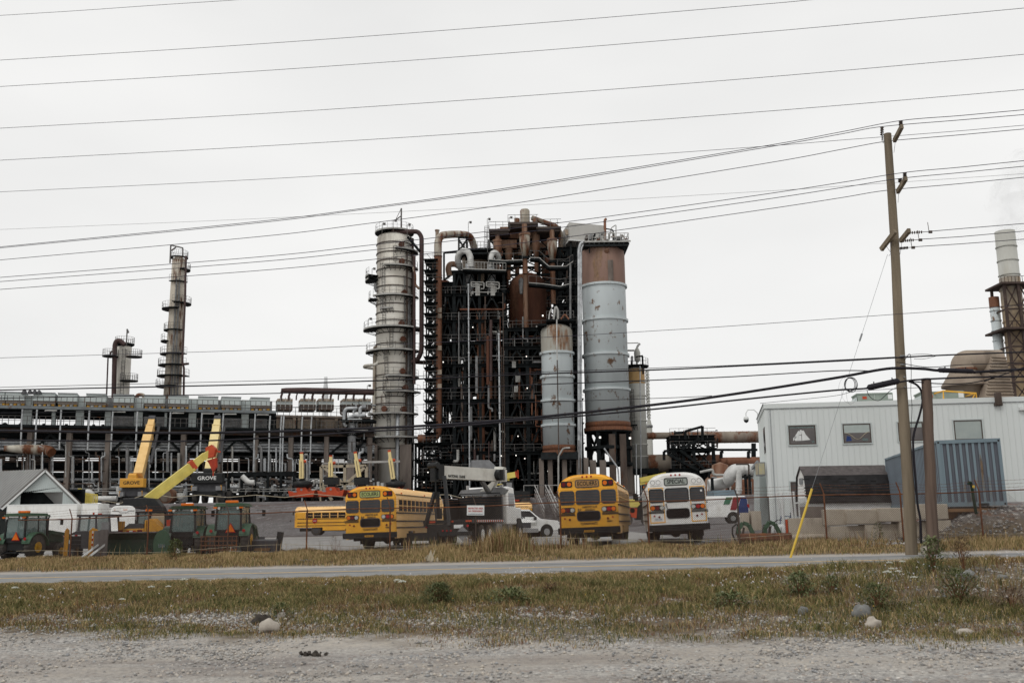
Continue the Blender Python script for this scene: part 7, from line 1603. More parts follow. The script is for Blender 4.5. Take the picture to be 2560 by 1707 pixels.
for px, w, y0, y1, Y, mt, lab in ((1202, 18, 775, 1128, 146.3, 'rustv2', 'slender rusty vertical drum in the middle of the black structure'), (1150, 24, 700, 900, 152, darkv, 'dark drum on the upper left floors of the black structure'),
 (1238, 26, 745, 860, 152, darkv, 'dark drum behind the right braces of the black structure'), (1180, 40, 880, 990, 155, darkv, 'wide dark drum on the middle floors of the black structure'), (1240, 34, 930, 1050, 154, darkv, 'dark drum low on the right side of the black structure'),
 (1148, 36, 1010, 1190, 154, darkv, 'dark drum near the ground at left of the black structure'), (1110, 30, 700, 790, 155, 'rustv', 'rusty drum seen behind the top of the transfer pipe'), (1112, 26, 800, 1000, 156, darkv, 'dark drum behind the transfer pipe'),
 (1340, 30, 1010, 1160, 155, darkv, 'dark drum behind the legs of the small silo'), (1395, 34, 1060, 1180, 154, darkv, 'dark drum between the silo legs'), (1425, 16, 640, 1000, 153.5, darkv, 'long brown standpipe inside the tall dark frame')): vess(px, w, y0, y1, Y, mt, lab)
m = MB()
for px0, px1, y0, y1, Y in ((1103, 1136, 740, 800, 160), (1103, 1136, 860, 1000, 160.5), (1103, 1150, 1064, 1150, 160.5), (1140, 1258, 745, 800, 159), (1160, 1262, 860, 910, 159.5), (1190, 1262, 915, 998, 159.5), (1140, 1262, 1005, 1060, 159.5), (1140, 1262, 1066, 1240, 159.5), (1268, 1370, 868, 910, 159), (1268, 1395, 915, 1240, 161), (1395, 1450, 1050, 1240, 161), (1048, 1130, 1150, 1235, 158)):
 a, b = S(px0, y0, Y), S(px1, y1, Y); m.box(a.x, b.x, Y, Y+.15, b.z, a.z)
solo(m, 'sky_block_panels', M['blackst'], 'dark panels added behind the central structures to keep the sky from showing', 'panel')
# reactor (great rusty vessel)
o, XR, zbR, ztR, rR = vess(1320, 98, 683, 830, 153, 'rustv', 'great rusty brown domed reactor vessel beneath the cyclones', 'reactor', dome=.85)
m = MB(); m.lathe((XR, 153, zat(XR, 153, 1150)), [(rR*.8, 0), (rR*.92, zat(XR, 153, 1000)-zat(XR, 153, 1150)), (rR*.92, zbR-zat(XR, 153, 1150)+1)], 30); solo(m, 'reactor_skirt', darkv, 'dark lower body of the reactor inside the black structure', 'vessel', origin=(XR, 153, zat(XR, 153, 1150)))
t = thing('reactor_standpipe', 'rusty standpipe running down the front of the reactor', 'pipe', S(1314, 830, 149))
ptube(t, [(1313, 650, 149), (1314, 760, 149), (1316, 830, 149)], .38, 'rustcy', name='pipe_body', n=12); ptube(t, [(1316, 828, 149), (1318, 900, 149)], .3, 'rustv2', name='lower_pipe')
m = MB(); m.tube([S(1303, 713, 149), S(1303, 700, 149), S(1303, 694, 149)], [.36, .40, .1], 12); m.tube([S(1303, 735, 149), S(1303, 713, 149)], [.22, .36], 12); m.build('side_pot', M['greyp'], t, True)
# cyclones
def cyclone(px, w, y0, y1, y2, Y, mat, lab, stem=None):
 X = xat(px, (y0+y2)/2, Y); a, b, c = zat(X, Y, y0), zat(X, Y, y1), zat(X, Y, y2); r = wpx(w, px, y0, Y)/2; t = thing('cyclone', lab, 'cyclone', (X, Y, c))
 m = MB(); m.lathe((X, Y, b), [(r, 0), (r, a-b), (r*.6, a-b+.15), (.02, a-b+.2)], 22); m.build('barrel', M[mat], t, True)
 m = MB(); m.lathe((X, Y, c), [(r*.02, 0), (r*.5, 0), (r*1.0, b-c)], 22); m.build('cone', M[mat], t, True)
 m = MB(); m.lathe((X, Y, a), [(r, -.2), (r*1.12, -.2), (r*1.12, .15), (r, .15)], 22, smooth=False); m.build('flange', M['rustcy'], t, True)
 m = MB(); m.lathe((X, Y, c), [(r*.55, -.2), (r*.85, -.2), (r*.85, .12), (r*.5, .12)], 18, smooth=False); m.build('lower_flange', M['blackst'], t, True)
 if stem: m = MB(); z = zat(X, Y, stem); m.cyl((X, Y, z), (X, Y, c), r*.5, n=12); m.build('dipleg', M['rustcy'], t, True)
 if True: m = MB(); m.cyl((X, Y, a), (X, Y, a+1.6), r*.5, n=12); m.build('outlet', M['rustcy'], t, True)
for q in ((1312, 26, 586, 609, 645, 147, 'insul2', 'big pale cyclone hanging in front of the platform', 685), (1244, 22, 603, 621, 650, 149, 'rustcy', 'leftmost rusty cyclone at the top of the reactor', 690), (1272, 18, 625, 640, 672, 151, 'rustcy', 'small rusty cyclone behind the leftmost one', 700),
          (1340, 20, 585, 620, 648, 151, 'rustcy', 'rusty cyclone right of the big pale one', 680), (1357, 16, 610, 630, 655, 154, 'rustcy', 'shaded narrow cyclone behind the right hand one', 690), (1381, 24, 600, 622, 655, 149, 'insul2', 'grey and brown cyclone at the far right of the reactor top', 760), (1292, 22, 570, 640, 665, 154, 'rustcy', 'rusty cyclone body behind the big pale one', 700)): cyclone(*q)
t = thing('reactor_top_duct', 'rusty ducts, boxes and stubs clustered at the very top of the reactor', 'duct', S(1310, 580, 151))
for px, w, y0, y1, Y in ((1312, 24, 523, 560, 150), (1294, 11, 546, 562, 150), (1337, 12, 545, 565, 150), (1276, 10, 558, 572, 150), (1247, 12, 572, 606, 150)):
 X = xat(px, y0, Y); r = wpx(w, px, y0, Y)/2; a, b = zat(X, Y, y0), zat(X, Y, y1); m = MB(); m.lathe((X, Y, b), [(r, 0), (r, a-b-r*.4), (r*.8, a-b-r*.1), (r*.4, a-b), (.01, a-b)], 16); m.build('stub_stack', M['insul2' if w > 20 else 'rustcy'], t, True)
ptube(t, [(1330, 545, 150), (1365, 558, 151), (1390, 565, 151), (1402, 585, 151), (1402, 640, 151)], .42, 'insul2', name='outlet_duct', n=14)
for x0, x1, y0, y1, Y in ((1236, 1292, 603, 622, 151), (1250, 1330, 570, 598, 152), (1335, 1385, 574, 592, 152), (1295, 1330, 600, 640, 153), (1345, 1372, 608, 622, 152.5)):
 a, b = S(x0, y0, Y), S(x1, y1, Y); m = MB(); m.box(a.x, b.x, Y-.6, Y+1.2, b.z, a.z); m.build('duct_box', M['rustcy'], t, True)
ptube(t, [(1313, 560, 149.5), (1313, 590, 149.5)], .36, 'insul2', name='inlet_pipe', n=12)
tcf, *_ = steel('cyclone_support_structure', 'dark steel posts and beams holding the cyclones above the reactor', (1226, 1264, 1352, 1394), 152, 159, (600, 640, 686, 726, 770), ny=2, w=.4, brace='X', deck=False)
for px, w, y0, y1, Y, lab in ((1303, 66, 566, 640, 157, 'great rusty plenum drum behind the cyclones'), (1262, 20, 600, 760, 158, 'rusty riser left of the reactor behind the cyclones'), (1366, 22, 590, 800, 158, 'rusty riser right of the reactor behind the cyclones')): vess(px, w, y0, y1, Y, 'rustcy' if w > 30 else 'rustv', lab, 'rusty_drum', dome=.2)
t = thing('cyclone_platform', 'dark railed platform ringing the top of the cyclones', 'platform', S(1310, 572, 151))
for x0, x1, y, Y in ((1222, 1275, 577, 149), (1270, 1345, 560, 149), (1340, 1402, 571, 149.5)):
 a, b = S(x0, y, Y), S(x1, y, Y); m = MB(); m.box(a.x, b.x, Y-1.0, Y+5, a.z-.35, a.z); m.box(a.x+.2, b.x-.2, Y-.6, Y+4, a.z-.7, a.z-.35); fl = m.build('deck', M['trimd'], t, True)
 m = MB(); k = a.x
 while k <= b.x+.01: m.bar((k, Y-.95, a.z), (k, Y-.95, a.z+1.15), .06); k += 1.1
 m.bar((a.x, Y-.95, a.z+1.15), (b.x, Y-.95, a.z+1.15), .06); m.bar((a.x, Y-.95, a.z+.6), (b.x, Y-.95, a.z+.6), .05); sub(m, 'railing', M['rail'], t, fl)
for px, a, b in ((1219, 650, 548), (1273, 565, 544), (1171, 590, 556)): lamp_post(t, px, a, b, 148)
m = MB(); a, b = S(1212, 620, 148), S(1212, 566, 148)
for s_ in (0, .7): m.bar((a.x+s_, 148, a.z), (a.x+s_, 148, b.z), .07)
for k in range(14): m.bar((a.x, 148, a.z+(b.z-a.z)*k/13), (a.x+.7, 148, a.z+(b.z-a.z)*k/13), .05)
m.build('ladder', M['rail'], t, True)
t = thing('walkway', 'railed dark walkway stepping down from the cyclones to the tall frame', 'walkway', S(1310, 660, 147))
for pts in ([(1222, 655), (1262, 658), (1306, 656)], [(1325, 650), (1348, 651), (1372, 672), (1415, 672), (1432, 660)], [(1322, 713), (1360, 716), (1400, 722), (1425, 715)]):
 for (x0, y0), (x1, y1) in zip(pts, pts[1:]):
  a, b = S(x0, y0, 147), S(x1, y1, 147); m = MB(); m.bar(a, b, 1.4, .35); dk = m.build('deck', M['blackst'], t, True); m = MB(); m.bar(a+Vector((0, -.7, .22)), b+Vector((0, -.7, .22)), .06, .12); sub(m, 'edge_lip', M['railw'], t, dk)
  m = MB(); m.bar(a+Vector((0, -.7, 1.3)), b+Vector((0, -.7, 1.3)), .06); n = max(2, int((b-a).length/1.2))
  for k in range(n+1): c = a+(b-a)*k/n; m.bar(c+Vector((0, -.7, 0)), c+Vector((0, -.7, 1.3)), .05)
  sub(m, 'railing', M['rail'], t, dk)
# regenerator group with white loops
o, XX, _, _, _ = vess(1192, 74, 642, 700, 153, 'beige', 'squat beige clad drum behind the white pipe loops', 'clad_drum', dome=.1)
for px, w, lab in ((1174, 22, 'left'), (1229, 20, 'right')):
 t, X, Y_, zb_, zt_, r_ = column('white_drum', f'{lab} pale drum with a white cone below the pipe loops', 'vessel', px, 700, w, 656, 716, 148, M['silver'], .9, (694, 707), .05, None, M['greyp'])
 m = MB(); m.lathe((X, Y_, zb_), [(.01, -2.2), (r_*.4, -2.0), (r_, 0)], 20); m.build('cone', M['silver'], t, True)
o, *_ = vess(1202, 18, 672, 700, 147.5, 'beige', 'small beige hopper between the two pale drums', 'hopper', cone=True)
t = thing('pipe_loop', 'left white inverted U pipe loop above the pale drums', 'pipe', S(1160, 670, 147)); ptube(t, [(1152, 672, 150), (1144, 652, 149), (1146, 636, 148.5), (1158, 627, 148), (1170, 629, 147.5), (1176, 642, 147.5), (1177, 668, 147.5)], .48, 'whitep', n=16, sm=6)
t = thing('pipe_loop', 'right white teardrop pipe loop above the pale drums', 'pipe', S(1236, 660, 147)); ptube(t, [(1229, 668, 147.5), (1227, 645, 147.5), (1231, 633, 147.7), (1238, 631, 148), (1247, 640, 148.5), (1246, 657, 149), (1238, 668, 149.5)], .42, 'whitep', n=16, sm=6)
t = thing('pipe_loop', 'rusty brown pipe loop left of the white loop', 'pipe', S(1130, 670, 149)); ptube(t, [(1124, 690, 150), (1120, 672, 150), (1124, 661, 150), (1138, 660, 150), (1150, 668, 150)], .45, 'rustcy', n=14, sm=6)
t = thing('upper_gantry', 'dark gantry roof and braces under the rusty overhead bend', 'gantry', S(1180, 630, 150))
m = MB(); a, b = S(1147, 628, 149), S(1234, 628, 149); m.box(a.x, b.x, 148, 154, a.z-.15, a.z+.15); m.box(a.x+1, b.x-.6, 147.6, 152, a.z-.9, a.z-.6); m.build('deck', M['blackst'], t, True)
m = MB()
for k in range(12): x = a.x+(b.x-a.x)*k/11; m.bar((x, 148, a.z), (x, 148, a.z+1.2), .06)
m.bar((a.x, 148, a.z+1.2), (b.x, 148, a.z+1.2), .06); m.bar((a.x, 148, a.z+.6), (b.x, 148, a.z+.6), .05); m.build('railing', M['rail'], t, True)
m = MB()
for x0, y0, x1, y1 in ((1147, 628, 1147, 594), (1167, 628, 1167, 594), (1147, 628, 1167, 600), (1167, 628, 1147, 600), (1145, 594, 1170, 594), (1110, 632, 1145, 630), (1110, 632, 1110, 700), (1110, 700, 1125, 690)): m.bar(S(x0, y0, 149), S(x1, y1, 149), .28)
m.build('braces', M['blackst'], t, True)
t = thing('pipe_manifold', 'pale grey manifold of small pipes hanging below the pale drums', 'pipework', S(1210, 720, 145))
for dx in (0, 38):
 for k in range(4): ptube(t, [(1190+dx+k*2.8, 707+k, 145), (1190+dx+k*2.8, 739, 145)], .09, 'railw', name='branch_pipe', n=5)
 for pts in ([(1178+dx, 705), (1210+dx, 706), (1210+dx, 722), (1202+dx, 722)], [(1178+dx, 705), (1178+dx, 716), (1190+dx, 717)], [(1182+dx, 728), (1182+dx, 736)], [(1180+dx, 711), (1206+dx, 712)]): ptube(t, [(x, y, 144.9) for x, y in pts], .09, 'railw', name='header_pipe', n=5)
ptube(t, [(1178, 740, 145), (1178, 730, 145), (1240, 731, 145), (1240, 716, 145)], .09, 'railw', name='header_pipe', n=5)
m = MB(); a, b = S(1157, 677, 144.6), S(1265, 681, 144.6); m.bar(a, b, 1.2, .25); o = solo(m, 'loop_platform', M['blackst'], 'dark platform edge in front of the white pipe loops', 'platform'); m = MB(); o_ = o.location
for k in range(15): c = a+(b-a)*k/14-o_; m.bar(c+Vector((0, -.6, .1)), c+Vector((0, -.6, 1.3)), .05)
m.bar(a-o_+Vector((0, -.6, 1.3)), b-o_+Vector((0, -.6, 1.3)), .06); m.bar(a-o_+Vector((0, -.62, .18)), b-o_+Vector((0, -.62, .18)), .06, .14); m.build('railing', M['railw'], o)
g_ = 'pale vertical lines down the front of the black structure'
for px0, y0, px1, y1, r_, lab in ((1171, 712, 1180, 1235, .10, 'tall thin pale pipe running down the left front of the black structure'), (1247, 835, 1250, 1235, .13, 'pale pipe running down the right front of the black structure'), (1257, 735, 1263, 1200, .07, 'thin brown line beside the right pale pipe'), (1254, 870, 1258, 1180, .06, 'second thin line beside the right pale pipe')):
 m = MB(); a, b = S(px0, y0, 144.2), S(px1, y1, 144.2); b.x = a.x; m.tube([a, b], r_, 8)
 for k in range(6): c = a+(b-a)*k/6; m.cyl(c-Vector((0, 0, .12)), c+Vector((0, 0, .12)), r_*1.5, n=8)
 solo(m, 'drain_pipe', M['silver' if r_ > .09 else 'brownst'], lab, 'pipe', g_)
# random small bore pipes, lamps in the structure
rd = random.Random(21)
def clutter(t, px0, px1, y0, y1, Y0, Y1, n, mats, rmin=.05, rmax=.13, name='small_pipe', vert=.5, lmin=12, lmax=60):
 for i in range(n):
  x, y, Y = rd.uniform(px0, px1), rd.uniform(y0, y1), rd.uniform(Y0, Y1); L_ = rd.uniform(lmin, lmax); rr_ = rd.uniform(rmin, rmax)
  if rd.random() < vert: pts = [(x, y, Y), (x, y+L_, Y)]
  else: pts = [(x, y, Y), (x+L_, y, Y)]
  if rd.random() < .55:
   e = pts[-1]; q = rd.uniform(4, 16)*rd.choice((-1, 1)); pts.append((e[0]+q, e[1], Y) if pts[0][0] == e[0] else (e[0], e[1]+q, Y))
   if rd.random() < .5: e = pts[-1]; pts.append((e[0], e[1]+8, Y) if pts[-2][1] == e[1] else (e[0]+8, e[1], Y))
  pts = [(min(px1+4, max(px0-4, a)), min(y1+3, b), c) for a, b, c in pts]
  ptube(t, pts, rr_, rd.choice(mats), name=name, n=6, sm=2)
clutter(tw_, 1098, 1138, 705, 1180, 147, 155, 70, ['darkst', 'brownst', 'greyp', 'blackst', 'rustv2'])
clutter(tc1, 1140, 1258, 740, 1230, 146, 152, 85, ['darkst', 'brownst', 'greyp', 'railw', 'rustv2', 'darkst', 'blackst'])
clutter(tc1, 1138, 1258, 730, 1150, 144.6, 148, 60, ['rustv2', 'brownst', 'greyp', 'railw', 'rustv', 'purp'], .08, .26, 'riser_pipe', .8, 40, 170)
clutter(tr, 1270, 1360, 790, 1100, 144, 147, 34, ['rustv2', 'brownst', 'greyp', 'rustv'], .08, .24, 'riser_pipe', .6, 30, 110)
clutter(tr, 1270, 1350, 790, 1230, 145, 150, 70, ['darkst', 'brownst', 'greyp', 'railw', 'darkst', 'blackst'])
clutter(t2, 1045, 1130, 1100, 1235, 147, 152, 60, ['darkst', 'brownst', 'greyp', 'rustv2', 'blackst'])
clutter(t3, 1270, 1445, 1060, 1240, 148, 156, 70, ['darkst', 'brownst', 'greyp', 'railw', 'blackst'])
clutter(tg, 1400, 1450, 640, 1100, 149, 152, 40, ['darkst', 'brownst', 'greyp', 'blackst'], vert=.8)
def lamp(t, px, py, Y, r_=.09):
 m = MB(); c = S(px, py, Y); m.cbox(c, r_*1.6, r_*1.6, r_*1.6); m.build('work_light', M['lamp'], t, True)
for px, py in ((1182, 818), (1262, 840), (1316, 891), (1310, 797), (1318, 970), (1192, 1044), (1295, 1090), (1315, 1093), (1312, 1146), (1156, 1139), (1253, 1139), (1148, 1075), (1290, 1138), (1080, 1035), (1070, 1180), (1078, 1196), (1135, 1066), (1330, 780), (1108, 905), (1115, 905), (1060, 1205), (1095, 1174), (1370, 1177), (1388, 1178))[::2]: lamp(tc1 if px < 1265 else tr, px, py, 143.9)
for px, py, w in ((1290, 939, 12), (1286, 964, 10), (1281, 903, 10)):
 for k in range(5): ptube(tr, [(px+k*w/5, py, 144), (px+k*w/5, py+16, 144)], .05, 'railw', name='sample_line', n=4)
m = MB(); m.tube([S(1322, 926, 147), S(1360, 926, 147)], .55, 14); solo(m, 'rusty_drum', M['rustv2'], 'horizontal rusty drum left of the small silo', 'drum')
m = MB(); a = S(1168, 1150, 144.5); b = S(1246, 1172, 144.5); m.prism([(a.x, b.z), (a.x+.6, a.z), (b.x-1.3, a.z), (b.x, b.z)], 144.5, 148); solo(m, 'clad_hood', M['grym'], 'grey clad hood low in the black structure above the crane truck', 'hood')
# ---- silos
def silo(label, px, pyr, w, yt, ybot, Y, rings, crown=None, dome=.5, topmat='silo'):
 t, X, Y_, zb, zt, r = column('silo', label, 'silo', px, pyr, w, yt, ybot, Y, M['silo'], dome, rings, .16, None, M['silo'])
 if crown:
  zc = zat(X, Y-r, crown); m = MB(); m.lathe((X, Y, zc), [(r+.02, 0), (r+.02, zt-r*dome-zc)]+[(r*math.cos(PI/2*k/6)+.02, zt-r*dome-zc+r*dome*math.sin(PI/2*k/6)+.015) for k in range(1, 6)], 36); m.build('crown', M['silorust'] if topmat == 'rust' else pm('rust_run_crown', (.40, .40, .36), (.28, .24, .19), .3, rough=.6, streak=5, rust=.5, rcol=(.26, .12, .05), rscale=.5), t, True)
 return t, X, Y_, zb, zt, r
tS, XS, YS_, zbS, ztS, rS = silo('tall grey silo with a rust red crown and piping on its top deck', 1513, 850, 108, 617, 1072, 146, (706, 793, 881, 969), 706, .35, 'rust')
m = MB(); m.lathe((XS, YS_, zbS), [(rS+.02, .1), (rS+.06, .1), (rS+.06, .9), (rS+.02, .9)], 36); m.lathe((XS, YS_, zbS), [(rS+.25, -.4), (rS+.25, .12), (rS, .12)], 36); m.build('base_band', M['rustp'], tS, True)
m = MB(); a, b = S(1519, 650, YS_-rS), S(1534, 706, YS_-rS); m.box(a.x, b.x, YS_-rS-.05, YS_-rS+.3, b.z, a.z); m.build('patch_plate', M['conc'], tS, True)
m = MB(); m.cyl(S(1517, 622, YS_-rS+.6), S(1517, 628, YS_-rS-.2), .35, n=12); m.build('lifting_lug', M['rustcy'], tS, True)
zp = zat(XS, YS_-rS, 612); t = tS
m = MB(); x0, x1 = xat(1460, 605, 143), xat(1570, 607, 143); m.box(x0, x1, 142.2, 149, zp+.2, zp+.45)
for k in range(10): x = x0+(x1-x0)*k/9; m.bar((x, 142.2, zp+.05), (x, 149, zp+.05), .22)
for y in (142.4, 144, 146, 148): m.bar((x0, y, zp-.2), (x1, y, zp-.2), .3)
for px, py in ((1474, 645), (1562, 648)): m.bar((xat(px, py, 143), 143, zp), (xat(px, py, 143), 143, zat(XS, YS_, py)), .18)
m.build('top_deck', M['darkst'], t, True)
m = MB(); m.bar((x0, 142.15, zp+.35), (x1+.3, 142.15, zp+.35), .06, .25); ring = 0
for z in (zp+1.0, zp+1.6): m.bar((x0, 142.2, z), (x1, 142.2, z), .08); m.bar((x1, 142.2, z), (x1, 149, z), .08)
for k in range(12): x = x0+(x1-x0)*k/11; m.bar((x, 142.2, zp+.4), (x, 142.2, zp+1.6), .07)
m.build('railing', M['railw'], t, True)
for pts, rr_, mt in (([(1513, 600), (1512, 550), (1516, 547)], .20, 'rustv2'), ([(1500, 600), (1500, 585), (1512, 582)], .2, 'greyp'), ([(1522, 600), (1522, 582), (1536, 582), (1536, 600)], .12, 'railw'), ([(1540, 602), (1540, 562), (1528, 570), (1526, 585)], .07, 'railw'), ([(1550, 600), (1550, 588), (1556, 586), (1560, 592)], .08, 'railw'),
                      ([(1475, 600), (1475, 592), (1482, 588)], .3, 'greyp'), ([(1465, 600), (1468, 590)], .25, 'trimd'), ([(1545, 600), (1545, 592)], .4, 'greyp'), ([(1533, 600), (1533, 575), (1515, 572)], .1, 'darkst'), ([(1555, 602), (1562, 600)], .25, 'railw')):
 ptube(t, [(a, b, 144) for a, b in pts], rr_, mt, name='deck_pipe', n=8, sm=2)
clutter(t, 1462, 1564, 584, 600, 143, 146, 26, ['railw', 'darkst', 'rustv2', 'greyp'], .06, .16, 'deck_fitting', .6, 4, 14)
ptube(t, [(1447, 1240, 142), (1447, 760, 142), (1447, 622, 142), (1452, 608, 142), (1458, 607, 142)], .20, 'silver', name='riser_pipe'); ptube(t, [(1453, 1240, 142), (1453, 622, 142), (1458, 612, 142)], .13, 'silver', name='riser_pipe'); ptube(t, [(1426, 1180, 143), (1426, 660, 143)], .15, 'greyp', name='riser_pipe')
m = MB(); n = 8
for k in range(n):
 a = 2*PI*k/n+.2; x, y = XS+rS*.92*math.cos(a), YS_+rS*.92*math.sin(a); m.box(x-.28, x+.28, y-.28, y+.28, zat(x, y, 1165), zbS-.4)
for z in (1078, 1120, 1160):
 zz = zat(XS, YS_, z); m.lathe((XS, YS_, zz), [(rS*.85, -.25), (rS*1.06, -.25), (rS*1.06, .2), (rS*.85, .2)], 24, smooth=False)
for k in range(n):
 a, b = 2*PI*k/n+.2, 2*PI*(k+1)/n+.2; m.bar((XS+rS*.92*math.cos(a), YS_+rS*.92*math.sin(a), zat(XS, YS_, 1160)), (XS+rS*.92*math.cos(b), YS_+rS*.92*math.sin(b), zat(XS, YS_, 1085)), .25)
m.lathe((XS, YS_, zat(XS, YS_, 1135)), [(.4, 0), (rS*.8, zbS-zat(XS, YS_, 1135))], 24); m.build('support_frame', M['blackst'], t, True)
for i, px in enumerate((1483, 1508, 1533, 1560, 1574)):
 x = xat(px, 1200, 143 if i < 4 else 147); m = MB(); y = 143 if i < 4 else 147; m.box(x-.45, x+.45, y-.4, y+.4, TZ, zat(x, y, 1150 if i < 2 else 1085)); m.build('leg', M['conc' if i not in (2, 3) else 'brownst'], t, True)
ptube(t, [(1510, 1120, 141.5), (1545, 1170, 141.5), (1548, 1215, 141.5)], .12, 'silver', name='drain_pipe')
lamp(t, 1500, 1093, 141.5, .16); lamp(t, 1575, 1095, 141.5, .16)
t, Xs, Ys, zbs, zts, rs = silo('shorter grey silo with rust runs standing left of the tall one', 1394, 960, 78, 810, 1127, 143, (878, 938, 998, 1060), 878, .55)
m = MB(); m.lathe((Xs, Ys, zbs), [(rs+.03, 0), (rs+.06, 0), (rs+.06, .75), (rs+.03, .75)], 36); m.lathe((Xs, Ys, zbs), [(.2, -.9), (rs*1.0, -.9), (rs*1.05, 0), (rs, .0)], 30); m.build('base_band', M['rustp'], t, True)
m = MB(); m.box(Xs-rs*1.15, Xs+rs*1.15, Ys-rs, Ys+rs, zbs-1.3, zbs-.3); m.build('base_frame', M['darkst'], t, True)
for px in (1354, 1376, 1412, 1448, 1466): m = MB(); x = xat(px, 1200, 142); m.box(x-.33, x+.33, 141.7, 142.4, TZ, zbs-1.1); m.build('leg', M['conc'], t, True)
a, b = xat(1366, 798, 141.5), xat(1434, 798, 141.5); z = zat(Xs, 141.5, 798); m = MB(); m.box(a, b, 141, 146, z-.35, z); m.box(a-1.2, a, 141, 146, z-1.0, z-.7); m.build('top_deck', M['blackst'], t, True)
m = MB(); m.bar((a, 141, z+1.1), (b, 141, z+1.1), .06); m.bar((a, 141, z+.55), (b, 141, z+.55), .05)
for k in range(9): m.bar((a+(b-a)*k/8, 141, z), (a+(b-a)*k/8, 141, z+1.1), .06)
m.build('railing', M['rail'], t, True)
for pts, rr_, mt in (([(1395, 798), (1395, 775), (1389, 765), (1384, 798)], .16, 'railw'), ([(1392, 798), (1392, 862), (1393, 900)], .09, 'whitep'), ([(1393, 900), (1397, 1130), (1395, 1240)], .08, 'trimd'), ([(1372, 798), (1374, 782), (1380, 770)], .1, 'railw'), ([(1402, 798), (1412, 785), (1422, 798)], .12, 'rustv2'), ([(1448, 1240), (1447, 1100)], .1, 'greyp'), ([(1396, 1240), (1396, 1140), (1408, 1120), (1425, 1119)], .12, 'railw')):
 ptube(t, [(p, q, 139.4) for p, q in pts], rr_, mt, name='silo_pipe', n=8, sm=3)
lamp(t, 1357, 789, 140, .12)
# white plant room
pts = [S(1424, 600, 148), S(1515, 603, 150), S(1500, 603, 157), S(1405, 617, 153.5)]; zb1 = S(1424, 600, 148).z; zt1 = S(1424, 556, 148).z
t = thing('plant_room', 'white clad box room perched on the tall dark frame', 'plant room', (pts[0].x, pts[0].y, zb1)); m = MB(); m.add([(p.x, p.y, zb1) for p in pts]+[(p.x, p.y, zt1) for p in pts], [(0, 1, 5, 4), (1, 2, 6, 5), (2, 3, 7, 6), (3, 0, 4, 7), (3, 2, 1, 0), (4, 5, 6, 7)]); m.build('wall', pm('plant_room_cladding', (.50, .49, .46), (.44, .43, .40), .3, rough=.6, dirt=.15, dcol=(.36, .33, .29)), t, True)
m = MB(); m.bar(pts[0].xyz*1+Vector((0, -.05, 0)), Vector((pts[1].x, pts[1].y-.05, zb1)), .15, .2); m.bar(Vector((pts[3].x-.05, pts[3].y, zb1)), Vector((pts[0].x-.05, pts[0].y, zb1)), .15, .2); m.build('base_trim', M['trimw'], t, True)
a = S(1414, 580, 150); b = S(1418, 592, 150); m = MB(); m.bar(a+Vector((0, -1, 0)), b+Vector((0, -1, 0)), .4, .5); m.build('vent_hood', M['beige'], t, True)
m = MB(); m.bar(S(1427, 600, 149), S(1427, 660, 149), .3); m.bar(S(1443, 601, 149), S(1443, 660, 149), .2); m.build('strut', M['darkst'], t, True)
# right white column with orange crown, helical stack
t, X, Y_, zb, zt, r = column('white_column', 'white column with an orange stained crown right of the tall silo', 'column', 1594, 1040, 42, 918, 1175, 152, M['stackw'], .2, (952, 987, 1050, 1110, 1140), .08, None, M['stackw'])
m = MB(); m.lathe((X, Y_, zat(X, Y_-r, 957)), [(r+.03, 0), (r+.03, zat(X, Y_-r, 920)-zat(X, Y_-r, 957))], 30); m.build('crown', pm('orange_crown', (.55, .36, .16), (.42, .25, .11), .5, rough=.6, streak=3, dirt=.2), t, True)
platform(t, X, Y_, zat(X, Y_-r, 913), .3, r+.7, 0, 360, lip=False); platform(t, X, Y_, zat(X, Y_, 1065), r, r+1.0, 190, 260, lip=False); ladder(t, X, Y_, zat(X, Y_, 1063), zat(X, Y_, 975), r, -125)
ptube(t, [(1592, 912, 152), (1592, 870, 152), (1596, 862, 152), (1600, 859, 152)], .18, 'whitep'); m = MB(); c = S(1593, 888, 152); m.lathe((c.x, 152, c.z-1.1), [(.2, 0), (.45, .3), (.5, 1.5), (.3, 2.1), (.05, 2.3)], 14); m.build('relief_pot', M['stackw'], t, True)
ptube(t, [(1560, 858, 150), (1596, 857, 150)], .07, 'railw'); ptube(t, [(1566, 876, 150), (1586, 876, 150)], .14, 'railw'); m = MB(); m.bar(S(1606, 890, 150), S(1608, 935, 150), .25); m.bar(S(1590, 892, 150), S(1607, 889, 150), .2); m.bar(S(1580, 890, 150), S(1580, 912, 150), .25); m.build('top_frame', M['blackst'], t, True)
m = MB(); m.box(X-r-.2, X+r+1.3, 150, 155, zat(X, Y_, 1185), zat(X, Y_, 1172)); m.build('table_beam', M['blackst'], t, True)
for px in (1612, 1580): m = MB(); x = xat(px, 1200, 151); m.box(x-.35, x+.35, 150.5, 151.5, TZ, zat(x, 151, 1183)); m.build('leg', M['conc'], t, True)
ptube(t, [(1600, 915, 149.5), (1603, 1240, 149.5)], .09, 'silver'); ptube(t, [(1590, 1110, 148), (1592, 1240, 148)], .09, 'silver')
t = thing('helical_stack', 'slender pale stack with spiral strakes standing behind the white column', 'stack', S(1625, 1200, 210)); Xh = xat(1622, 1040, 210)
zz = [zat(Xh, 210, q) for q in (1215, 1065, 1045, 925)]; rr2 = wpx(15, 1620, 1100, 210)/2; rr1 = wpx(6, 1620, 1000, 210)/2
m = MB(); m.lathe((Xh, 210, 0), [(rr2, zz[0]), (rr2, zz[1]), (rr1, zz[2]), (rr1*.8, zz[3]), (.01, zz[3])], 18); m.build('shell', M['stackw'], t, True)
m = MB()
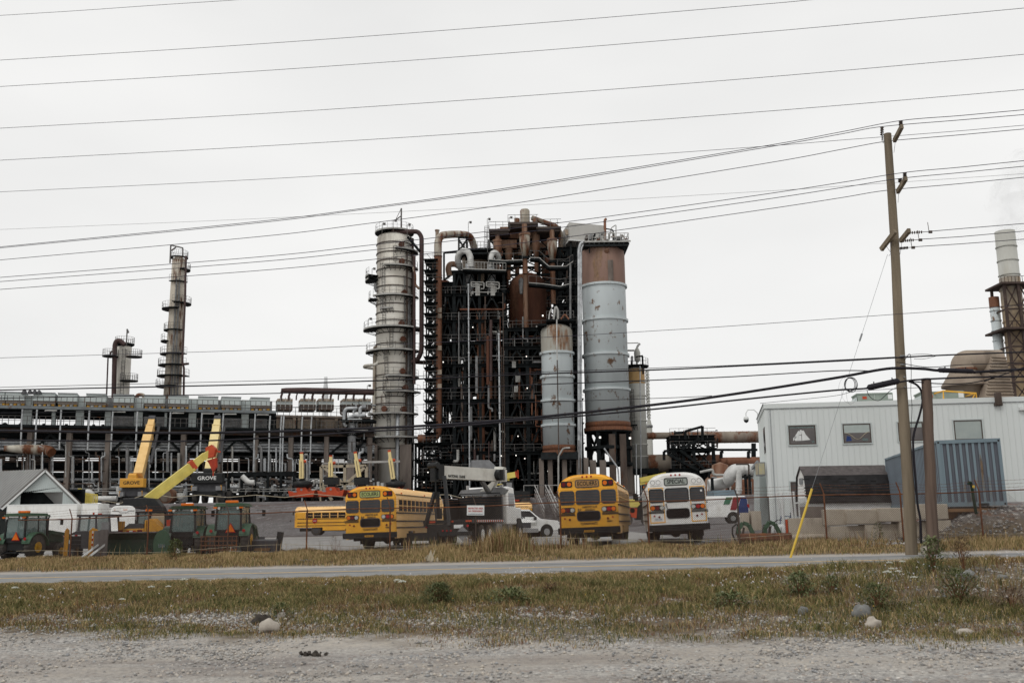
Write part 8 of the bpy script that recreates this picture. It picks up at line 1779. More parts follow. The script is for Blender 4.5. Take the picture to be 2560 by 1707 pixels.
for k in range(3): m.tube([(Xh+(rr1+.12)*math.cos(q*.5+k*2.1), 210+(rr1+.12)*math.sin(q*.5+k*2.1), zz[2]+(zz[3]-zz[2])*q/60) for q in range(61)], .10, 4)
m.build('strake', M['stackw'], t, True)
m = MB(); m.lathe((Xh, 210, zz[1]), [(rr2, -.3), (rr2*1.2, -.3), (rr2*1.2, .2), (rr2, .2)], 18); m.build('flange', M['greyp'], t, True)
m = MB(); X = xat(814, 970, 330); a, b, c = zat(X, 330, 942), zat(X, 330, 970), zat(X, 330, 1100); m.lathe((X, 330, c), [(1.1, 0), (.95, b-c-1), (.62, b-c+1.5), (.55, a-c), (.01, a-c)], 14); solo(m, 'distant_stack', pm('far_pale', (.62, .63, .63), amt=.08, rough=.9), 'distant pale stack rising behind the brown header pipe', 'stack')
# horizontal ducts at right with their frame
t = thing('flue_duct', 'upper horizontal duct running right from the white column', 'duct', S(1700, 1090, 155))
def hduct(t, px0, px1, pyt, pyb, Y, mat, name='duct_run', n=20):
 a, b = S(px0, (pyt+pyb)/2, Y), S(px1, (pyt+pyb)/2, Y); b.z = a.z; r_ = (S(px0, pyt, Y).z-S(px0, pyb, Y).z)/2; m = MB(); m.tube([a, a+(b-a)*.33, a+(b-a)*.66, b], r_, n); return m.build(name, M[mat], t, True), a, b, r_
_, a, b, r_ = hduct(t, 1610, 1735, 1081, 1098, 155, 'ductr')
_, a2, b2_2, r2_ = hduct(t, 1760, 1930, 1079, 1108, 155, 'ductr')
for px in (1632, 1681, 1722): m = MB(); c = S(px, 1089, 155); c.z = a.z; m.tube([c-Vector((.12, 0, 0)), c+Vector((.12, 0, 0))], r_*1.12, 20); m.build('flange', M['rustv2'], t, True)
m = MB(); m.tube([Vector((b.x-.1, 155, a.z)), Vector((a2.x+.1, 155, a2.z))], [r_, r2_], 20); m.build('reducer', M['ductr'], t, True)
for k in range(11): m = MB(); c = a2+(b2_2-a2)*(k+.3)/11; m.tube([c-Vector((.06, 0, 0)), c+Vector((.06, 0, 0))], r2_*1.03, 20); m.build('stiffener', M['ductr'], t, True)
m = MB(); m.bar(S(1884, 1108, 155), S(1884, 1160, 155), .6); m.bar(S(1770, 1124, 155), S(1893, 1124, 155), .35); m.build('support', M['blackst'], t, True)
t = thing('waste_heat_boiler', 'lower fat horizontal rusty duct beneath the upper one', 'duct', S(1700, 1160, 153))
hduct(t, 1618, 1700, 1136, 1180, 153, 'ductr'); hduct(t, 1700, 1800, 1137, 1172, 153, 'rustv2'); hduct(t, 1800, 1940, 1143, 1168, 153, 'rustv2'); hduct(t, 1590, 1620, 1158, 1180, 153, 'conc')
for px in (1650, 1690, 1702, 1745, 1798): m = MB(); c = S(px, 1157, 153); m.tube([c-Vector((.08, 0, 0)), c+Vector((.08, 0, 0))], 1.3, 20); m.build('flange', M['rustv'], t, True)
m = MB(); m.box(xat(1600, 1200, 155), xat(1760, 1200, 155), 155, 156, TZ, zat(20, 155, 1185)); m.box(xat(1760, 1200, 155), xat(1845, 1200, 155), 156, 157, TZ, zat(20, 155, 1168)); m.build('base_wall', M['blackst'], t, True)
tf, *_ = steel('duct_access_frame', 'black steel access frame with stairs in front of the rusty ducts', (1672, 1698, 1724, 1772), 149, 153, (1090, 1098, 1122, 1172), yb=1240, w=.45, brace='X', ny=2)
m = MB()
for x0, y0, x1, y1 in ((1713, 1078, 1756, 1066), (1756, 1065, 1756, 1100), (1713, 1078, 1713, 1098), (1700, 1125, 1765, 1175), (1670, 1135, 1745, 1175), (1705, 1122, 1750, 1095), (1688, 1082, 1708, 1081), (1660, 1150, 1660, 1128), (1660, 1128, 1672, 1126)): m.bar(S(x0, y0, 148.5), S(x1, y1, 148.5), .38)
m.build('gantry', M['blackst'], tf, True)
clutter(tf, 1668, 1790, 1070, 1170, 149, 152, 50, ['darkst', 'rustv', 'brownst', 'greyp', 'blackst'], .05, .12, 'small_pipe', .5, 6, 26)
for px, y in ((1803, 1130), (1871, 1130)): m = MB(); m.tube([S(px, y+15, 150), S(px, y, 150), S(px+5, y-1, 150)], .25, 8); m.build('vent_pipe', M['blackst'], tf, True)
t = thing('insulated_pipe_arch', 'fat white insulated pipe arch emerging left of the building', 'pipe', S(1840, 1200, 120))
ptube(t, [(1772, 1213, 121), (1815, 1206, 121), (1822, 1200, 120.5), (1824, 1188, 120), (1835, 1174, 120), (1900, 1174, 120)], .72, 'whitep', name='main_run', n=18, sm=4); ptube(t, [(1847, 1176, 119.5), (1847, 1222, 119.5), (1843, 1235, 119.5)], .36, 'whitep', name='branch', n=14)
m = MB(); m.tube([S(1847, 1222, 119.5), S(1846, 1234, 119.5)], [.42, .34], 14); m.build('branch_collar', M['whitep'], t, True)
ptube(t, [(1750, 1180, 122), (1782, 1173, 122), (1783, 1185, 122), (1792, 1187, 122), (1830, 1187, 122)], .16, 'railw', name='small_run'); ptube(t, [(1840, 1160, 118), (1872, 1160, 118), (1872, 1240, 118)], .1, 'trimd', name='small_run'); ptube(t, [(1780, 1194, 118), (1782, 1238, 118)], .18, 'blackst', name='small_run')
ptube(t, [(1863, 1185, 118), (1866, 1240, 118)], .16, 'blackst', name='small_run'); ptube(t, [(1873, 1185, 118), (1876, 1240, 118)], .16, 'blackst', name='small_run')
m = MB(); a, b = S(1833, 1198, 126), S(1888, 1240, 126); m.box(a.x, b.x, 126, 127, b.z-3, a.z); solo(m, 'rusty_casing', M['brick'], 'rust orange flat casing behind the white pipe arch', 'casing')
m = MB(); a, b = S(1784, 1225, 112), S(1842, 1240, 112); m.box(a.x, b.x, 112, 116, b.z-2, a.z); solo(m, 'blue_grey_cabin', M['slate'], 'low blue grey cabin roof behind the van', 'cabin')
t = thing('heater_stack_base', 'rusty rounded casing behind the white pipes right of the buses', 'casing', S(1800, 1200, 135)); m = MB(); a = S(1800, 1165, 135); m.lathe((a.x, 135, TZ), [(2.4, 0), (2.4, 1.8), (2.0, 2.6), (1.1, 3.4), (1.1, 4.4), (.1, 4.8)], 20); m.build('casing', M['rustcy'], t, True)
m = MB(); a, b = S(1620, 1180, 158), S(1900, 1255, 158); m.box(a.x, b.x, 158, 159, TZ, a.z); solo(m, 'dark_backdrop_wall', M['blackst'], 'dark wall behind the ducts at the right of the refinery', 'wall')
tq = thing('yard_pipework', 'tangle of pale pipes and supports between the white bus and the building', 'pipework', S(1790, 1240, 124)); clutter(tq, 1768, 1885, 1170, 1240, 123, 130, 45, ['railw', 'greyp', 'blackst', 'rustv2', 'whitep'], .06, .16, 'small_pipe', .6, 10, 40)
# ---------------------------------------------------------------- left pipe rack with air coolers
RB = .323
def RP(px, py, off=0.0): return onplane(px, py, 145.6+off, RB)
ru = Vector((1, RB, 0)).normalized(); rn = Vector((RB, -1, 0)).normalized()      # along the rack, and out towards the road
def rbox(m, px0, px1, y0, y1, off=0.0, dep=1.0, mi=0):
 # box whose face lies on the rack plane between pixel columns and rows (rows read at the left edge), going back by dep
 a, b = RP(px0, y0, off), RP(px1, y0, off); z0 = RP(px0, y1, off).z; z1 = a.z; P = [Vector((a.x, a.y, 0)), Vector((b.x, b.y, 0))]; P += [P[1]-rn*dep, P[0]-rn*dep]
 m.add([(p.x, p.y, z0) for p in P]+[(p.x, p.y, z1) for p in P], [(0, 3, 2, 1), (4, 5, 6, 7), (0, 1, 5, 4), (1, 2, 6, 5), (2, 3, 7, 6), (3, 0, 4, 7)], mi)
def row(py, px, ref=100): return py+(px-ref)*.0222*(1320-py)/330      # rows drop towards the right as the rack recedes
o0 = RP(330, 1200); rk = thing('pipe_rack', 'long multi level concrete pipe rack stretching along the left of the refinery', 'pipe rack', (o0.x, o0.y, TZ))
cols = [-18, 77, 175, 272, 367, 460, 553, 641, 728, 817, 925]
for c in cols:
 for k, off in enumerate((0, 8, 16)):
  m = MB(); a = RP(c, row(1080, c)); a = Vector((a.x, a.y, a.z))-rn*off; m.bar((a.x, a.y, TZ), (a.x, a.y, a.z), .55, .6); m.build('column', M['conc' if k == 0 else 'brownst'], rk, True)
def rbeam(y0, y1, off, mat, name, dep=.4, px0=-60, px1=935):
 a, b = RP(px0, row((y0+y1)/2, px0), off*1.05), RP(px1, row((y0+y1)/2, px1), off*1.05); h = abs(RP(300, y0, off).z-RP(300, y1, off).z); b.z = a.z; m = MB(); m.bar(a, b, dep, h); return m.build(name, M[mat] if isinstance(mat, str) else mat, rk, True)
rbeam(1070, 1082, .5, 'brownst', 'main_beam', .8); rbeam(1083, 1094, 2.5, 'blackst', 'dark_filler_band', 1.5)
for y in (1148, 1178, 1210): rbeam(y-1.3, y+1.3, -.1, 'brownst', 'tie_beam', .3)
# dark bands added deep in the rack to shut out sky, then pipe runs
for y, off in ((1092, 6), (1090, 12), (1132, 4), (1140, 9), (1160, 14), (1168, 5), (1186, 12), (1196, 6), (1205, 15), (1222, 10), (1232, 5)): rbeam(y-4, y+4, off, 'blackst', 'dark_filler_band', 1.0)
rd = random.Random(31)
for y in (1112, 1119, 1127, 1104, 1137, 1155, 1173, 1190, 1200, 1216, 1226):
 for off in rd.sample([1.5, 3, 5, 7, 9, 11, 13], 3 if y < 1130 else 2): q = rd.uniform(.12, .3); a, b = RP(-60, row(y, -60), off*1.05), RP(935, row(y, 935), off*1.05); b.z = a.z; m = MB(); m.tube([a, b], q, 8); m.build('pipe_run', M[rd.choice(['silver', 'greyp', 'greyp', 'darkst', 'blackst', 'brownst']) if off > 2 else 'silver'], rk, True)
for y in (1107, 1114, 1123): a, b = RP(-60, row(y, -60), 1), RP(935, row(y, 935), 1); b.z = a.z; m = MB(); m.tube([a, b], .17, 8); m.build('pipe_run', M['silver'], rk, True)
for c0_, c1_ in zip(cols, cols[1:]):
 for off in (0.3, 8.3, 16.3):
  if rd.random() < .7 or off > 1:
   x = (c0_+c1_)/2; m = MB(); A, B, D = RP(c0_, row(1132, c0_))-rn*off, RP(x, row(1085, x))-rn*off, RP(c1_, row(1132, c1_))-rn*off; m.bar(A, B, .3); m.bar(D, B, .3); m.build('brace', M['blackst'], rk, True)
for i in range(34):
 x = rd.uniform(-10, 925); w_ = rd.uniform(8, 30); y0, off = rd.uniform(1090, 1215), rd.uniform(6, 16); m = MB(); rbox(m, x, x+w_, y0, min(1240, y0+rd.uniform(15, 60)), off*1.05, .5); m.build('dark_filler_panel', M['blackst'], rk, True)  # dark boxes added to cut the sky seen through the rack
def rtube(pts, r_, mat, off, name, par=rk, n=6):
 m = MB(); m.tube(roundc([RP(a, row(b, a))-rn*off for a, b in pts], r_*2.5, 2), r_, n); return m.build(name, M[mat], par, True)
for i in range(95):
 x = rd.uniform(0, 925); y0 = rd.choice((1110, 1118, 1128, 1140, 1150)); y1 = rd.uniform(1165, 1238); off = rd.uniform(-1.5, .0); pts = [(x, y0), (x, y1)]
 if rd.random() < .5: k = rd.choice((-9, 9, 14)); pts = [(x, y0), (x, y0+12), (x+k, y0+12), (x+k, y1)] if rd.random() < .5 else [(x-k, y0), (x, y0), (x, y1)]
 rtube(pts, rd.choice((.06, .08, .08, .12, .2)), rd.choice(['silver', 'silver', 'greyp', 'railw', 'brownst']), off, 'riser_pipe')
for x in (58, 94, 154, 224, 282, 343, 425, 503, 556, 635, 672, 700, 706, 752, 775): rtube([(x+2, 1026 if x < 660 else 1030), (x, 1060), (x-3, 1180 if x > 600 else 1125)], .11, 'silver', -1.2, 'drop_pipe')
for x in (115, 285, 430, 505, 560, 640, 755): rtube([(x+rd.uniform(0, 3), 1030), (x+2, 1028), (x+30, 1028)], .09, 'railw', -1.2, 'branch_pipe')
m = MB(); m.tube(roundc([RP(14, 1122, 0)+rn*1.0, RP(70, 1124)+rn*1, RP(122, 1126)+rn*1.0, RP(133, 1133)+rn*1.5], 1, 4), [.35]+[.62]*(len(roundc([Vector((0,0,0)), Vector((5,0,0)), Vector((9,0,1)), Vector((12,0,2))], 1, 4))-2)+[.35], 14); solo(m, 'horizontal_drum', M['insul2'], 'rust stained pale horizontal drum hanging on the left end of the pipe rack', 'drum')
# railings and walkways
def rrail(y, h, off, name='railing', px0=-40, px1=690, st=14, mat='rail'):
 m = MB(); a, b = RP(px0, row(y, px0))+rn*off, RP(px1, row(y, px1))+rn*off; b.z = a.z; n = int((px1-px0)/st)
 for q in (h*.5, h): m.bar(a+Vector((0, 0, q)), b+Vector((0, 0, q)), .055)
 for k in range(n+1): c = a+(b-a)*k/n; m.bar(c, c+Vector((0, 0, h)), .06)
 return m.build(name, M[mat], rk, True)
rrail(1064, 1.15, .6, px1=930); rbeam(1063, 1069, -.6, 'blackst', 'walkway', 1.3)
rbeam(1016, 1023, -.5, pm('deck_fascia', (.20, .225, .235), (.14, .15, .155), 1, rough=.7, rust=.2), 'upper_walkway', 1.0, px1=690); rrail(1016, 1.2, 1.0)
rbeam(1020, 1037, 1.2, 'blackst', 'louvre_head', 1.0, px1=690); rbeam(1026, 1040, 1.3, 'brownst', 'louvre_head', 1.0, 690, 925); rbeam(1028, 1031, -.5, 'conc', 'upper_walkway', 1.0, 690, 925); rrail(1028, 1.1, 1.0, px0=692, px1=925)
# air coolers on the deck: every housing a thing of its own
gA = 'fan housings along the pipe rack deck'; n_ = 0
ordn = ['first', 'second', 'third', 'fourth', 'fifth', 'sixth', 'seventh', 'eighth', 'ninth', 'tenth', 'eleventh']
for x0, x1 in ((-22, 12), (14, 62), (84, 138), (145, 193), (216, 265), (283, 335), (361, 413), (421, 472), (496, 546), (554, 603), (627, 675)):
 a = RP(x0, row(1017, x0)); t = thing('fan_housing', ordn[n_]+' pale fan housing from the left end of the pipe rack deck', 'fan housing', a, 0, gA); n_ += 1
 def rb(y0, y1, off, dep, mt, nm, xa=x0, xb=x1):
  m = MB(); rbox(m, xa, xb, row(y0, xa), row(y1, xa), 0, dep); m.v = [(p[0]-rn.x*off, p[1]-rn.y*off, p[2]) for p in m.v]; return m.build(nm, M[mt], t, True)
 rb(982, 1002, 0, 4, 'clad', 'hood'); rb(980.5, 982.5, -.1, 4.2, 'gply', 'hood_cap', x0-.5, x1+.5); rb(1002, 1009, .1, 3.6, 'conc', 'bundle'); rb(1009, 1017, .35, 3, 'trimd', 'header_box')
 for k in range(5): m = MB(); c = RP(x0+(x1-x0)*(k+.5)/5, row(1013, x0))+rn*.0; m.cbox(c, .35, .2, .2); m.build('nozzle', M[('jyel', 'railw')[k % 2]], t, True)
m = MB()
for x0, x1 in ((62, 84), (193, 216), (337, 360), (473, 495), (604, 626)): rbox(m, x0, x1, row(988, x0), row(1016, x0), .8, 3)
tag(m.build('link_panel', M['clad'], rk, True))
for x0, x1 in ((59, 80), (130, 139), (190, 210), (263, 278), (336, 357), (412, 418), (472, 491), (546, 550), (604, 622), (733, 740), (745, 752), (790, 798), (838, 845)): m = MB(); rbox(m, x0, x1, row(1025, x0), row(1066, x0), .3, 1.2); m.build('bay_panel', M['clad' if x0 < 700 else 'beige'], rk, True)
for x0, x1 in ((283, 334), (360, 411), (420, 470), (495, 545), (553, 602), (625, 668), (691, 731), (753, 788), (799, 836), (848, 925)):
 f = MB(); k = 0; y = 1037 if x0 < 700 else 1040
 while y < 1066: rbox(f, x0, x1, row(y, x0), row(y+2.2, x0), 0, .12); y += 3.7
 rbox(f, x0, x1, row(1036, x0), row(1066, x0), .7, .1); f.build('louvre', M['greyp' if x0 < 690 else 'beige'] if x0 not in (420, 495) else M['darkst'], rk, True)
for x0, x1 in ((-30, 57), (82, 128), (141, 188), (212, 260)):
 m = MB(); rbox(m, x0, x1, row(1034, x0), row(1046, x0), 3, 1); m.build('bay_duct', M['blackst'], rk, True); m = MB()
 for off in (6, 13):
  A = [RP(x0+(x1-x0)*k/4, row(1048 if k % 2 else 1066, x0))-rn*off for k in range(5)]
  for p, q in zip(A, A[1:]): m.bar(p, q, .25)
  m.bar(A[0], A[4], .3)
 m.build('bay_truss', M['blackst'], rk, True)
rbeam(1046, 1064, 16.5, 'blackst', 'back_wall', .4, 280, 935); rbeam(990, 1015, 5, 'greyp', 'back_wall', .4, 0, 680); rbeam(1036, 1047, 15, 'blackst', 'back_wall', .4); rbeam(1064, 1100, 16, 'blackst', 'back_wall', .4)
gC = 'brown cooler boxes at the right of the rack deck'
for i, (x0, x1) in enumerate(((694, 732), (752, 790), (797, 835), (858, 897), (899, 928))):
 t = thing('cooler_box', ordn[i]+' brown cooler box from the left under the dark header pipe', 'cooler box', RP(x0, row(1024, x0)), 0, gC)
 for y0, y1, off, mt, nm in ((996, 1002, 0, 'beige', 'cover'), (1002.3, 1010, .2, 'clad', 'bundle'), (1010.3, 1024, .1, 'brownst', 'header_box')): m = MB(); rbox(m, x0, x1, y0, y1, 0, 3); m.v = [(p[0]-rn.x*off, p[1]-rn.y*off, p[2]) for p in m.v]; m.build(nm, M[mt], t, True)
 for k in range(3): m = MB(); c = RP(x0+6+k*12, 1024)+rn*.6; m.bar(c, c+Vector((0, 0, 1.6)), .07); m.build('stanchion', M['railw'], t, True)
t = thing('header_pipe', 'long dark brown header pipe with short drops above the cooler boxes', 'pipe', RP(760, 985)); m = MB(); m.tube([RP(703, 975), RP(716, 976), RP(760, 976.5), RP(935, 980)], [.25, .38, .45, .45], 12); m.build('header', M['purp'], t, True)
for x in (704, 723, 742, 762, 782, 808, 828, 847, 866, 885, 912): m = MB(); m.tube([RP(x, 978), RP(x+1, 985), RP(x-1, 990), RP(x-1.5, 1000)], .16 if x not in (742, 847) else .1, 8); m.build('drop', M['purp'], t, True)
for x, y0, y1 in ((61, 985, 972), (75, 985, 974), (87, 985, 974), (98, 985, 975)): m = MB(); m.tube([RP(x, y0), RP(x, (y0+y1)/2), RP(x, y1)], [.35, .3, .08], 8); m.build('roof_vent', M['gry'], rk, True)
m = MB(); m.tube(roundc([RP(340, 1000)-rn*2, RP(340, 982)-rn*2, RP(359, 982)-rn*2, RP(359, 1000)-rn*2], 1.0, 6), .26, 10); m.build('vent_loop', M['insul2'], rk, True)
# silver standing drum in front of the main column, white knee pipes
t, X, Y_, zb, zt, r = column('silver_drum', 'silver vertical drum with pipework in front of the pipe rack, left of the main column', 'column', 879, 1120, 20, 1052, 1160, 138, M['silver'], .4, (1085, 1104, 1130), .05, None, M['greyp'])
platform(t, X, Y_, zat(X, Y_, 1077), r, r+1.7, 0, 360); m = MB(); m.box(X-r*.9, X+r*.9, Y_-1, Y_+1, TZ, zb+.1); m.build('support', M['conc'], t, True)
for pts in ([(893, 1020), (862, 1021), (860, 1045), (860, 1060), (866, 1066)], [(869, 1043), (882, 1041), (884, 1038), (912, 1038)], [(900, 1036), (900, 1022), (905, 1016), (915, 1016)], [(870, 1050), (905, 1050)]): ptube(t, [(a, b, 137) for a, b in pts], .24, 'silver', name='pipe')
m = MB(); a, b = S(852, 1048, 136.5), S(935, 1052, 136.5); m.box(a.x, b.x, 136.5, 139, b.z-.1, b.z+.25); m.build('deck', M['blackst'], t, True)
clutter(t, 850, 935, 1000, 1160, 137, 141, 55, ['silver', 'darkst', 'greyp', 'brownst', 'railw'], .06, .16, 'small_pipe', .5, 8, 34)
# ground level pipework on the terrace
gp_ = 'ground level pipework below the pipe rack'
for i, (x0, x1, n, lab) in enumerate(((196, 300, 34, 'white bent pipes and rails between the shed and the amber crane'), (385, 480, 34, 'pale pipes and round flanges between the two big cranes'), (560, 660, 40, 'grey pipes and valves right of the black crane'), (650, 760, 46, 'pale pipe runs behind the leftmost small crane'), (770, 880, 46, 'pipes inside the braced grey frame behind the small cranes'), (880, 1000, 40, 'pipes and conduits at the foot of the main white column'))):
 t = thing('ground_pipework', lab, 'pipework', S((x0+x1)/2, 1255, 128), 0, gp_)
 clutter(t, x0, x1, 1196, 1250, 127, 133, n, ['whitep', 'silver', 'railw', 'greyp', 'silver', 'blackst', 'brownst'], .07, .24, 'pipe', .5, 8, 40)
 m = MB()
 for k in range(10): x = x0+(x1-x0)*rd.random(); c = S(x, rd.uniform(1225, 1250), 130); m = MB(); m.cbox(c, rd.uniform(.4, 1.6), 1, rd.uniform(.4, 1.2)); m.build('equipment', M['darkst'], t, True)
 for py_, w_ in ((1222, .07), (1228, .06)): m = MB(); m.bar(S(x0, py_, 126), S(x1, py_-1, 126), w_); m.build('handrail', M['railw'], t, True)
 m = MB(); m.bar(S(x0, 1246, 131), S(x1, 1246, 131), 2.0, 1.0); m.build('plinth', M['darkst'], t, True)
for pts, lab in (([(208, 1252), (208, 1236), (216, 1229), (224, 1229), (232, 1236), (232, 1256)], 'white inverted V pipe right of the yellow basket'), ([(236, 1246), (292, 1246)], 'thick white pipe running behind the amber crane'), ([(446, 1232), (447, 1240), (452, 1246), (458, 1240), (459, 1232)], 'white U bend left of the black crane'), ([(605, 1190), (622, 1206), (636, 1206)], 'white slanting pipe right of the black crane')):
 m = MB(); m.tube(roundc([S(a, b, 125) for a, b in pts], 1.2, 4), .34, 12); solo(m, 'white_pipe', M['whitep'], lab, 'pipe')
m = MB(); c = S(418, 1240, 124); m.tube([c+Vector((0, -.6, 0)), c+Vector((0, 1.2, 0))], .95, 18); o = solo(m, 'round_flange', M['rustcy'], 'round rusty exchanger end standing under the lemon boom', 'exchanger'); m = MB(); m.tube([(0, -.85, .95), (0, -.95, .95)], .7, 16); m.build('cover', M['ductr'], o)
t = thing('braced_frame', 'grey braced steel frame behind the small cranes', 'steel structure', S(860, 1250, 126)); m = MB()
for x0, y0, x1, y1 in ((803, 1166, 803, 1252), (862, 1162, 862, 1252), (916, 1166, 916, 1252), (803, 1166, 916, 1164), (803, 1210, 916, 1208), (810, 1168, 858, 1208), (914, 1166, 866, 1208), (806, 1214, 830, 1250)): m.bar(S(x0, y0, 125), S(x1, y1, 125), .34)
m.build('frame', M['tan'], t, True); m = MB(); m.bar(S(806, 1158, 125), S(870, 1157, 125), .1); m.bar(S(806, 1164, 125), S(806, 1157, 125), .1); m.bar(S(905, 1155, 125), S(1000, 1153, 125), .25); m.build('handrail', M['railw'], t, True)
m = MB(); a, b = S(572, 1176, 126), S(735, 1178, 126); m.box(a.x, b.x, 126, 129, b.z-.5, b.z)
for k in range(6): x = a.x+(b.x-a.x)*k/5; m.box(x-.15, x+.15, 126, 126.3, TZ, b.z-.5)
solo(m, 'pipe_table', M['blackst'], 'dark low pipe table right of the black crane', 'steel structure')
# ---------------------------------------------------------------- distant left columns
t, X, Y_, zb, zt, r = column('slim_column', 'tall slim rust streaked column with many platforms rising behind the pipe rack', 'column', 439, 820, 31, 643, 1200, 170, M['insul3'], .5, (), .1, 50)
m = MB(); m.lathe((X, Y_, zat(X, Y_, 662)), [(r+.02, 0), (r+.02, zat(X, Y_, 652)-zat(X, Y_, 662)), (r*.5, zat(X, Y_, 641)-zat(X, Y_, 662)), (.1, zat(X, Y_, 640)-zat(X, Y_, 662))], 20); m.build('rusty_head', M['rustv2'], t, True)
for y, a0, a1, e in ((641, 0, 360, .6), (672, -60, 60, 1.2), (703, -130, 0, .8), (757, -90, 60, 1.7), (771, -250, -60, 1.7), (824, -250, -20, 1.1), (852, -250, -120, 1.6), (884, -250, -10, 1.6), (912, -250, -20, 1.9), (939, -250, 10, 2.0), (965, -250, -60, 2.2)): platform(t, X, Y_, zat(X, Y_-r, y), r*.95, r+e*.8, a0, a1, lip=False, brackets=False)
m = MB()
for x0, y0, x1, y1 in ((425, 658, 427, 613), (427, 613, 457, 620), (457, 620, 457, 640), (428, 627, 440, 618)): m.bar(S(x0, y0, 168), S(x1, y1, 168), .2)
m.build('davit', M['rail'], t, True); ptube(t, [(465, 640, 168), (463, 740, 168), (456, 905, 168), (460, 920, 168), (459, 1000, 168)], .18, 'purp', name='downcomer'); ptube(t, [(457, 910, 168), (472, 909, 168)], .2, 'purp', name='branch')
for a in (-80, -60, -40): q = R(a); m = MB(); m.tube([(X+(r+.5)*math.cos(q), Y_+(r+.5)*math.sin(q), zat(X, Y_, 1000)), (X+(r+.3)*math.cos(q), Y_+(r+.3)*math.sin(q), zat(X, Y_, 700 if a < -50 else 880))], .14, 6); m.build('riser_pipe', M['greyp'], t, True)
t, X, Y_, zb, zt, r = column('silver_column', 'short silver column with a brown overhead pipe behind the pipe rack', 'column', 308, 925, 35, 864, 1200, 165, M['insul'], .3, (), .1)
platform(t, X, Y_, zat(X, Y_, 861), .5, r+.4, 0, 360, lip=False)
for y, px, e in ((891, 276, 1.6), (893, 335, 1.6), (953, 322, 1.8)): platform(t, xat(px, y, 163), 163, zat(X, 163, y), .2, e*.8, 0, 360, lip=False, brackets=False)
ptube(t, [(312, 862, 163), (300, 851, 163), (291, 852, 163), (287, 862, 163), (284, 1010, 163)], .38, 'purp', name='overhead_pipe', n=12); ptube(t, [(270, 895, 163), (266, 1000, 163)], .12, 'purp', name='side_pipe'); ptube(t, [(275, 895, 163), (276, 880, 163), (283, 878, 163)], .14, 'purp', name='side_pipe')
m = MB(); m.bar(S(316, 862, 163), S(318, 822, 163), .16); m.bar(S(318, 824, 163), S(321, 832, 163), .25); m.build('davit', M['rail'], t, True); ladder(t, X, Y_, zat(X, Y_, 1000), zat(X, Y_, 875), r, -70)
# ---------------------------------------------------------------- right stacks, ducts and steam
YS = 190.0
t, X, Y_, zb, zt, r = column('smoke_stack', 'tall smoke stack, pale above and heat stained below, in a steel lattice', 'chimney', 2518, 640, 47, 579, 1200, YS, M['stackw'], .02, (612, 647, 683), .08, 52)
z0 = zat(X, Y_-r, 690); m = MB(); m.lathe((X, Y_, TZ), [(r*1.14, 0), (r*1.03, z0-TZ)], 30); m.build('stained_barrel', M['stack'], t, True)
for y in (720, 760, 800, 850, 900): m = MB(); z = zat(X, Y_-r, y); m.lathe((X, Y_, z), [(r*1.05, -.12), (r*1.14, -.12), (r*1.14, .12), (r*1.05, .12)], 28, smooth=False); m.build('ring', M['stack'], t, True)
Ls = [-2.9, 3.0]; zz = [zat(X, Y_-5, q) for q in (1000, 950, 905, 860, 815, 765, 700)]; lat = pm('lattice_brown', (.085, .06, .05), (.05, .035, .03), 1, rough=.8)
for sx in Ls:
 for sy in Ls: m = MB(); m.bar((X+sx, Y_+sy, TZ), (X+sx*.86, Y_+sy*.86, zz[-1]), .45); m.build('lattice_leg', lat, t, True)
m = MB(); m.bar((X+.1, Y_-3.2, TZ), (X, Y_-2.8, zz[-1]), .45); m.build('lattice_leg', lat, t, True)
for i in range(len(zz)-1):
 m = MB(); a, b = zz[i], zz[i+1]; k = .97-.02*i; m.bar((X-2.9*k, Y_-2.9*k, b), (X+3*k, Y_-2.9*k, b), .3); m.bar((X-2.9*k, Y_-2.9*k, b), (X-2.9*k, Y_+2.9*k, b), .3)
 for x0, x1 in ((-2.9, .1), (.1, 3)): m.bar((X+x0*k, Y_-2.95*k, a), (X+x1*k, Y_-2.95*k, b), .2); m.bar((X+x1*k, Y_-2.95*k, a), (X+x0*k, Y_-2.95*k, b), .2)
 m.build('lattice_bracing', lat, t, True)
for z, e in ((zz[-1], 3.4), (zz[-3]+.0, 4.0)): m = MB(); m.box(X-e, X+e, Y_-e, Y_+e, z-.3, z+.1); p = m.build('platform', lat, t, True); m = MB(); [m.bar((X-e+2*e*k/10, Y_-e, z), (X-e+2*e*k/10, Y_-e, z+1.2), .08) for k in range(11)]; m.bar((X-e, Y_-e, z+1.2), (X+e, Y_-e, z+1.2), .08); sub(m, 'railing', lat, t, p)
t, X, Y_, zb, zt, r = column('second_stack', 'shorter grey stack with a rust red top left of the tall smoke stack', 'chimney', 2495, 850, 23, 744, 1200, 192, M['silo'], .02, (775, 800, 825, 850, 875), .08, 26)
m = MB(); m.lathe((X, Y_, zat(X, Y_, 770)), [(r+.05, 0), (r+.05, zt-zat(X, Y_, 770)+.05)], 24); m.build('rusty_crown', M['rustv2'], t, True)
t = thing('duct_elbow', 'big brown duct elbow curving over from a flared hood behind the building', 'duct', S(2420, 1000, 150))
P = roundc([S(2408, 936, 150), S(2406, 904, 150), S(2500, 903, 150)], 2.6, 8); m = MB(); m.tube(P, [1.75]*len(P), 22); m.build('elbow', M['duct'], t, True)
X = xat(2408, 930, 150); zh = zat(X, 150, 932); m = MB(); m.lathe((X, 150, zh), [(1.75, 1.2), (1.8, .4), (3.3, -1.9), (3.3, -2.2), (2.7, -2.2), (2.7, -9)], 26); m.build('hood', M['duct'], t, True); m = MB(); m.lathe((X, 150, zh), [(1.75, .3), (2.05, .3), (2.05, .6), (1.75, .6)], 26, smooth=False); m.build('flange', M['rustv2'], t, True)
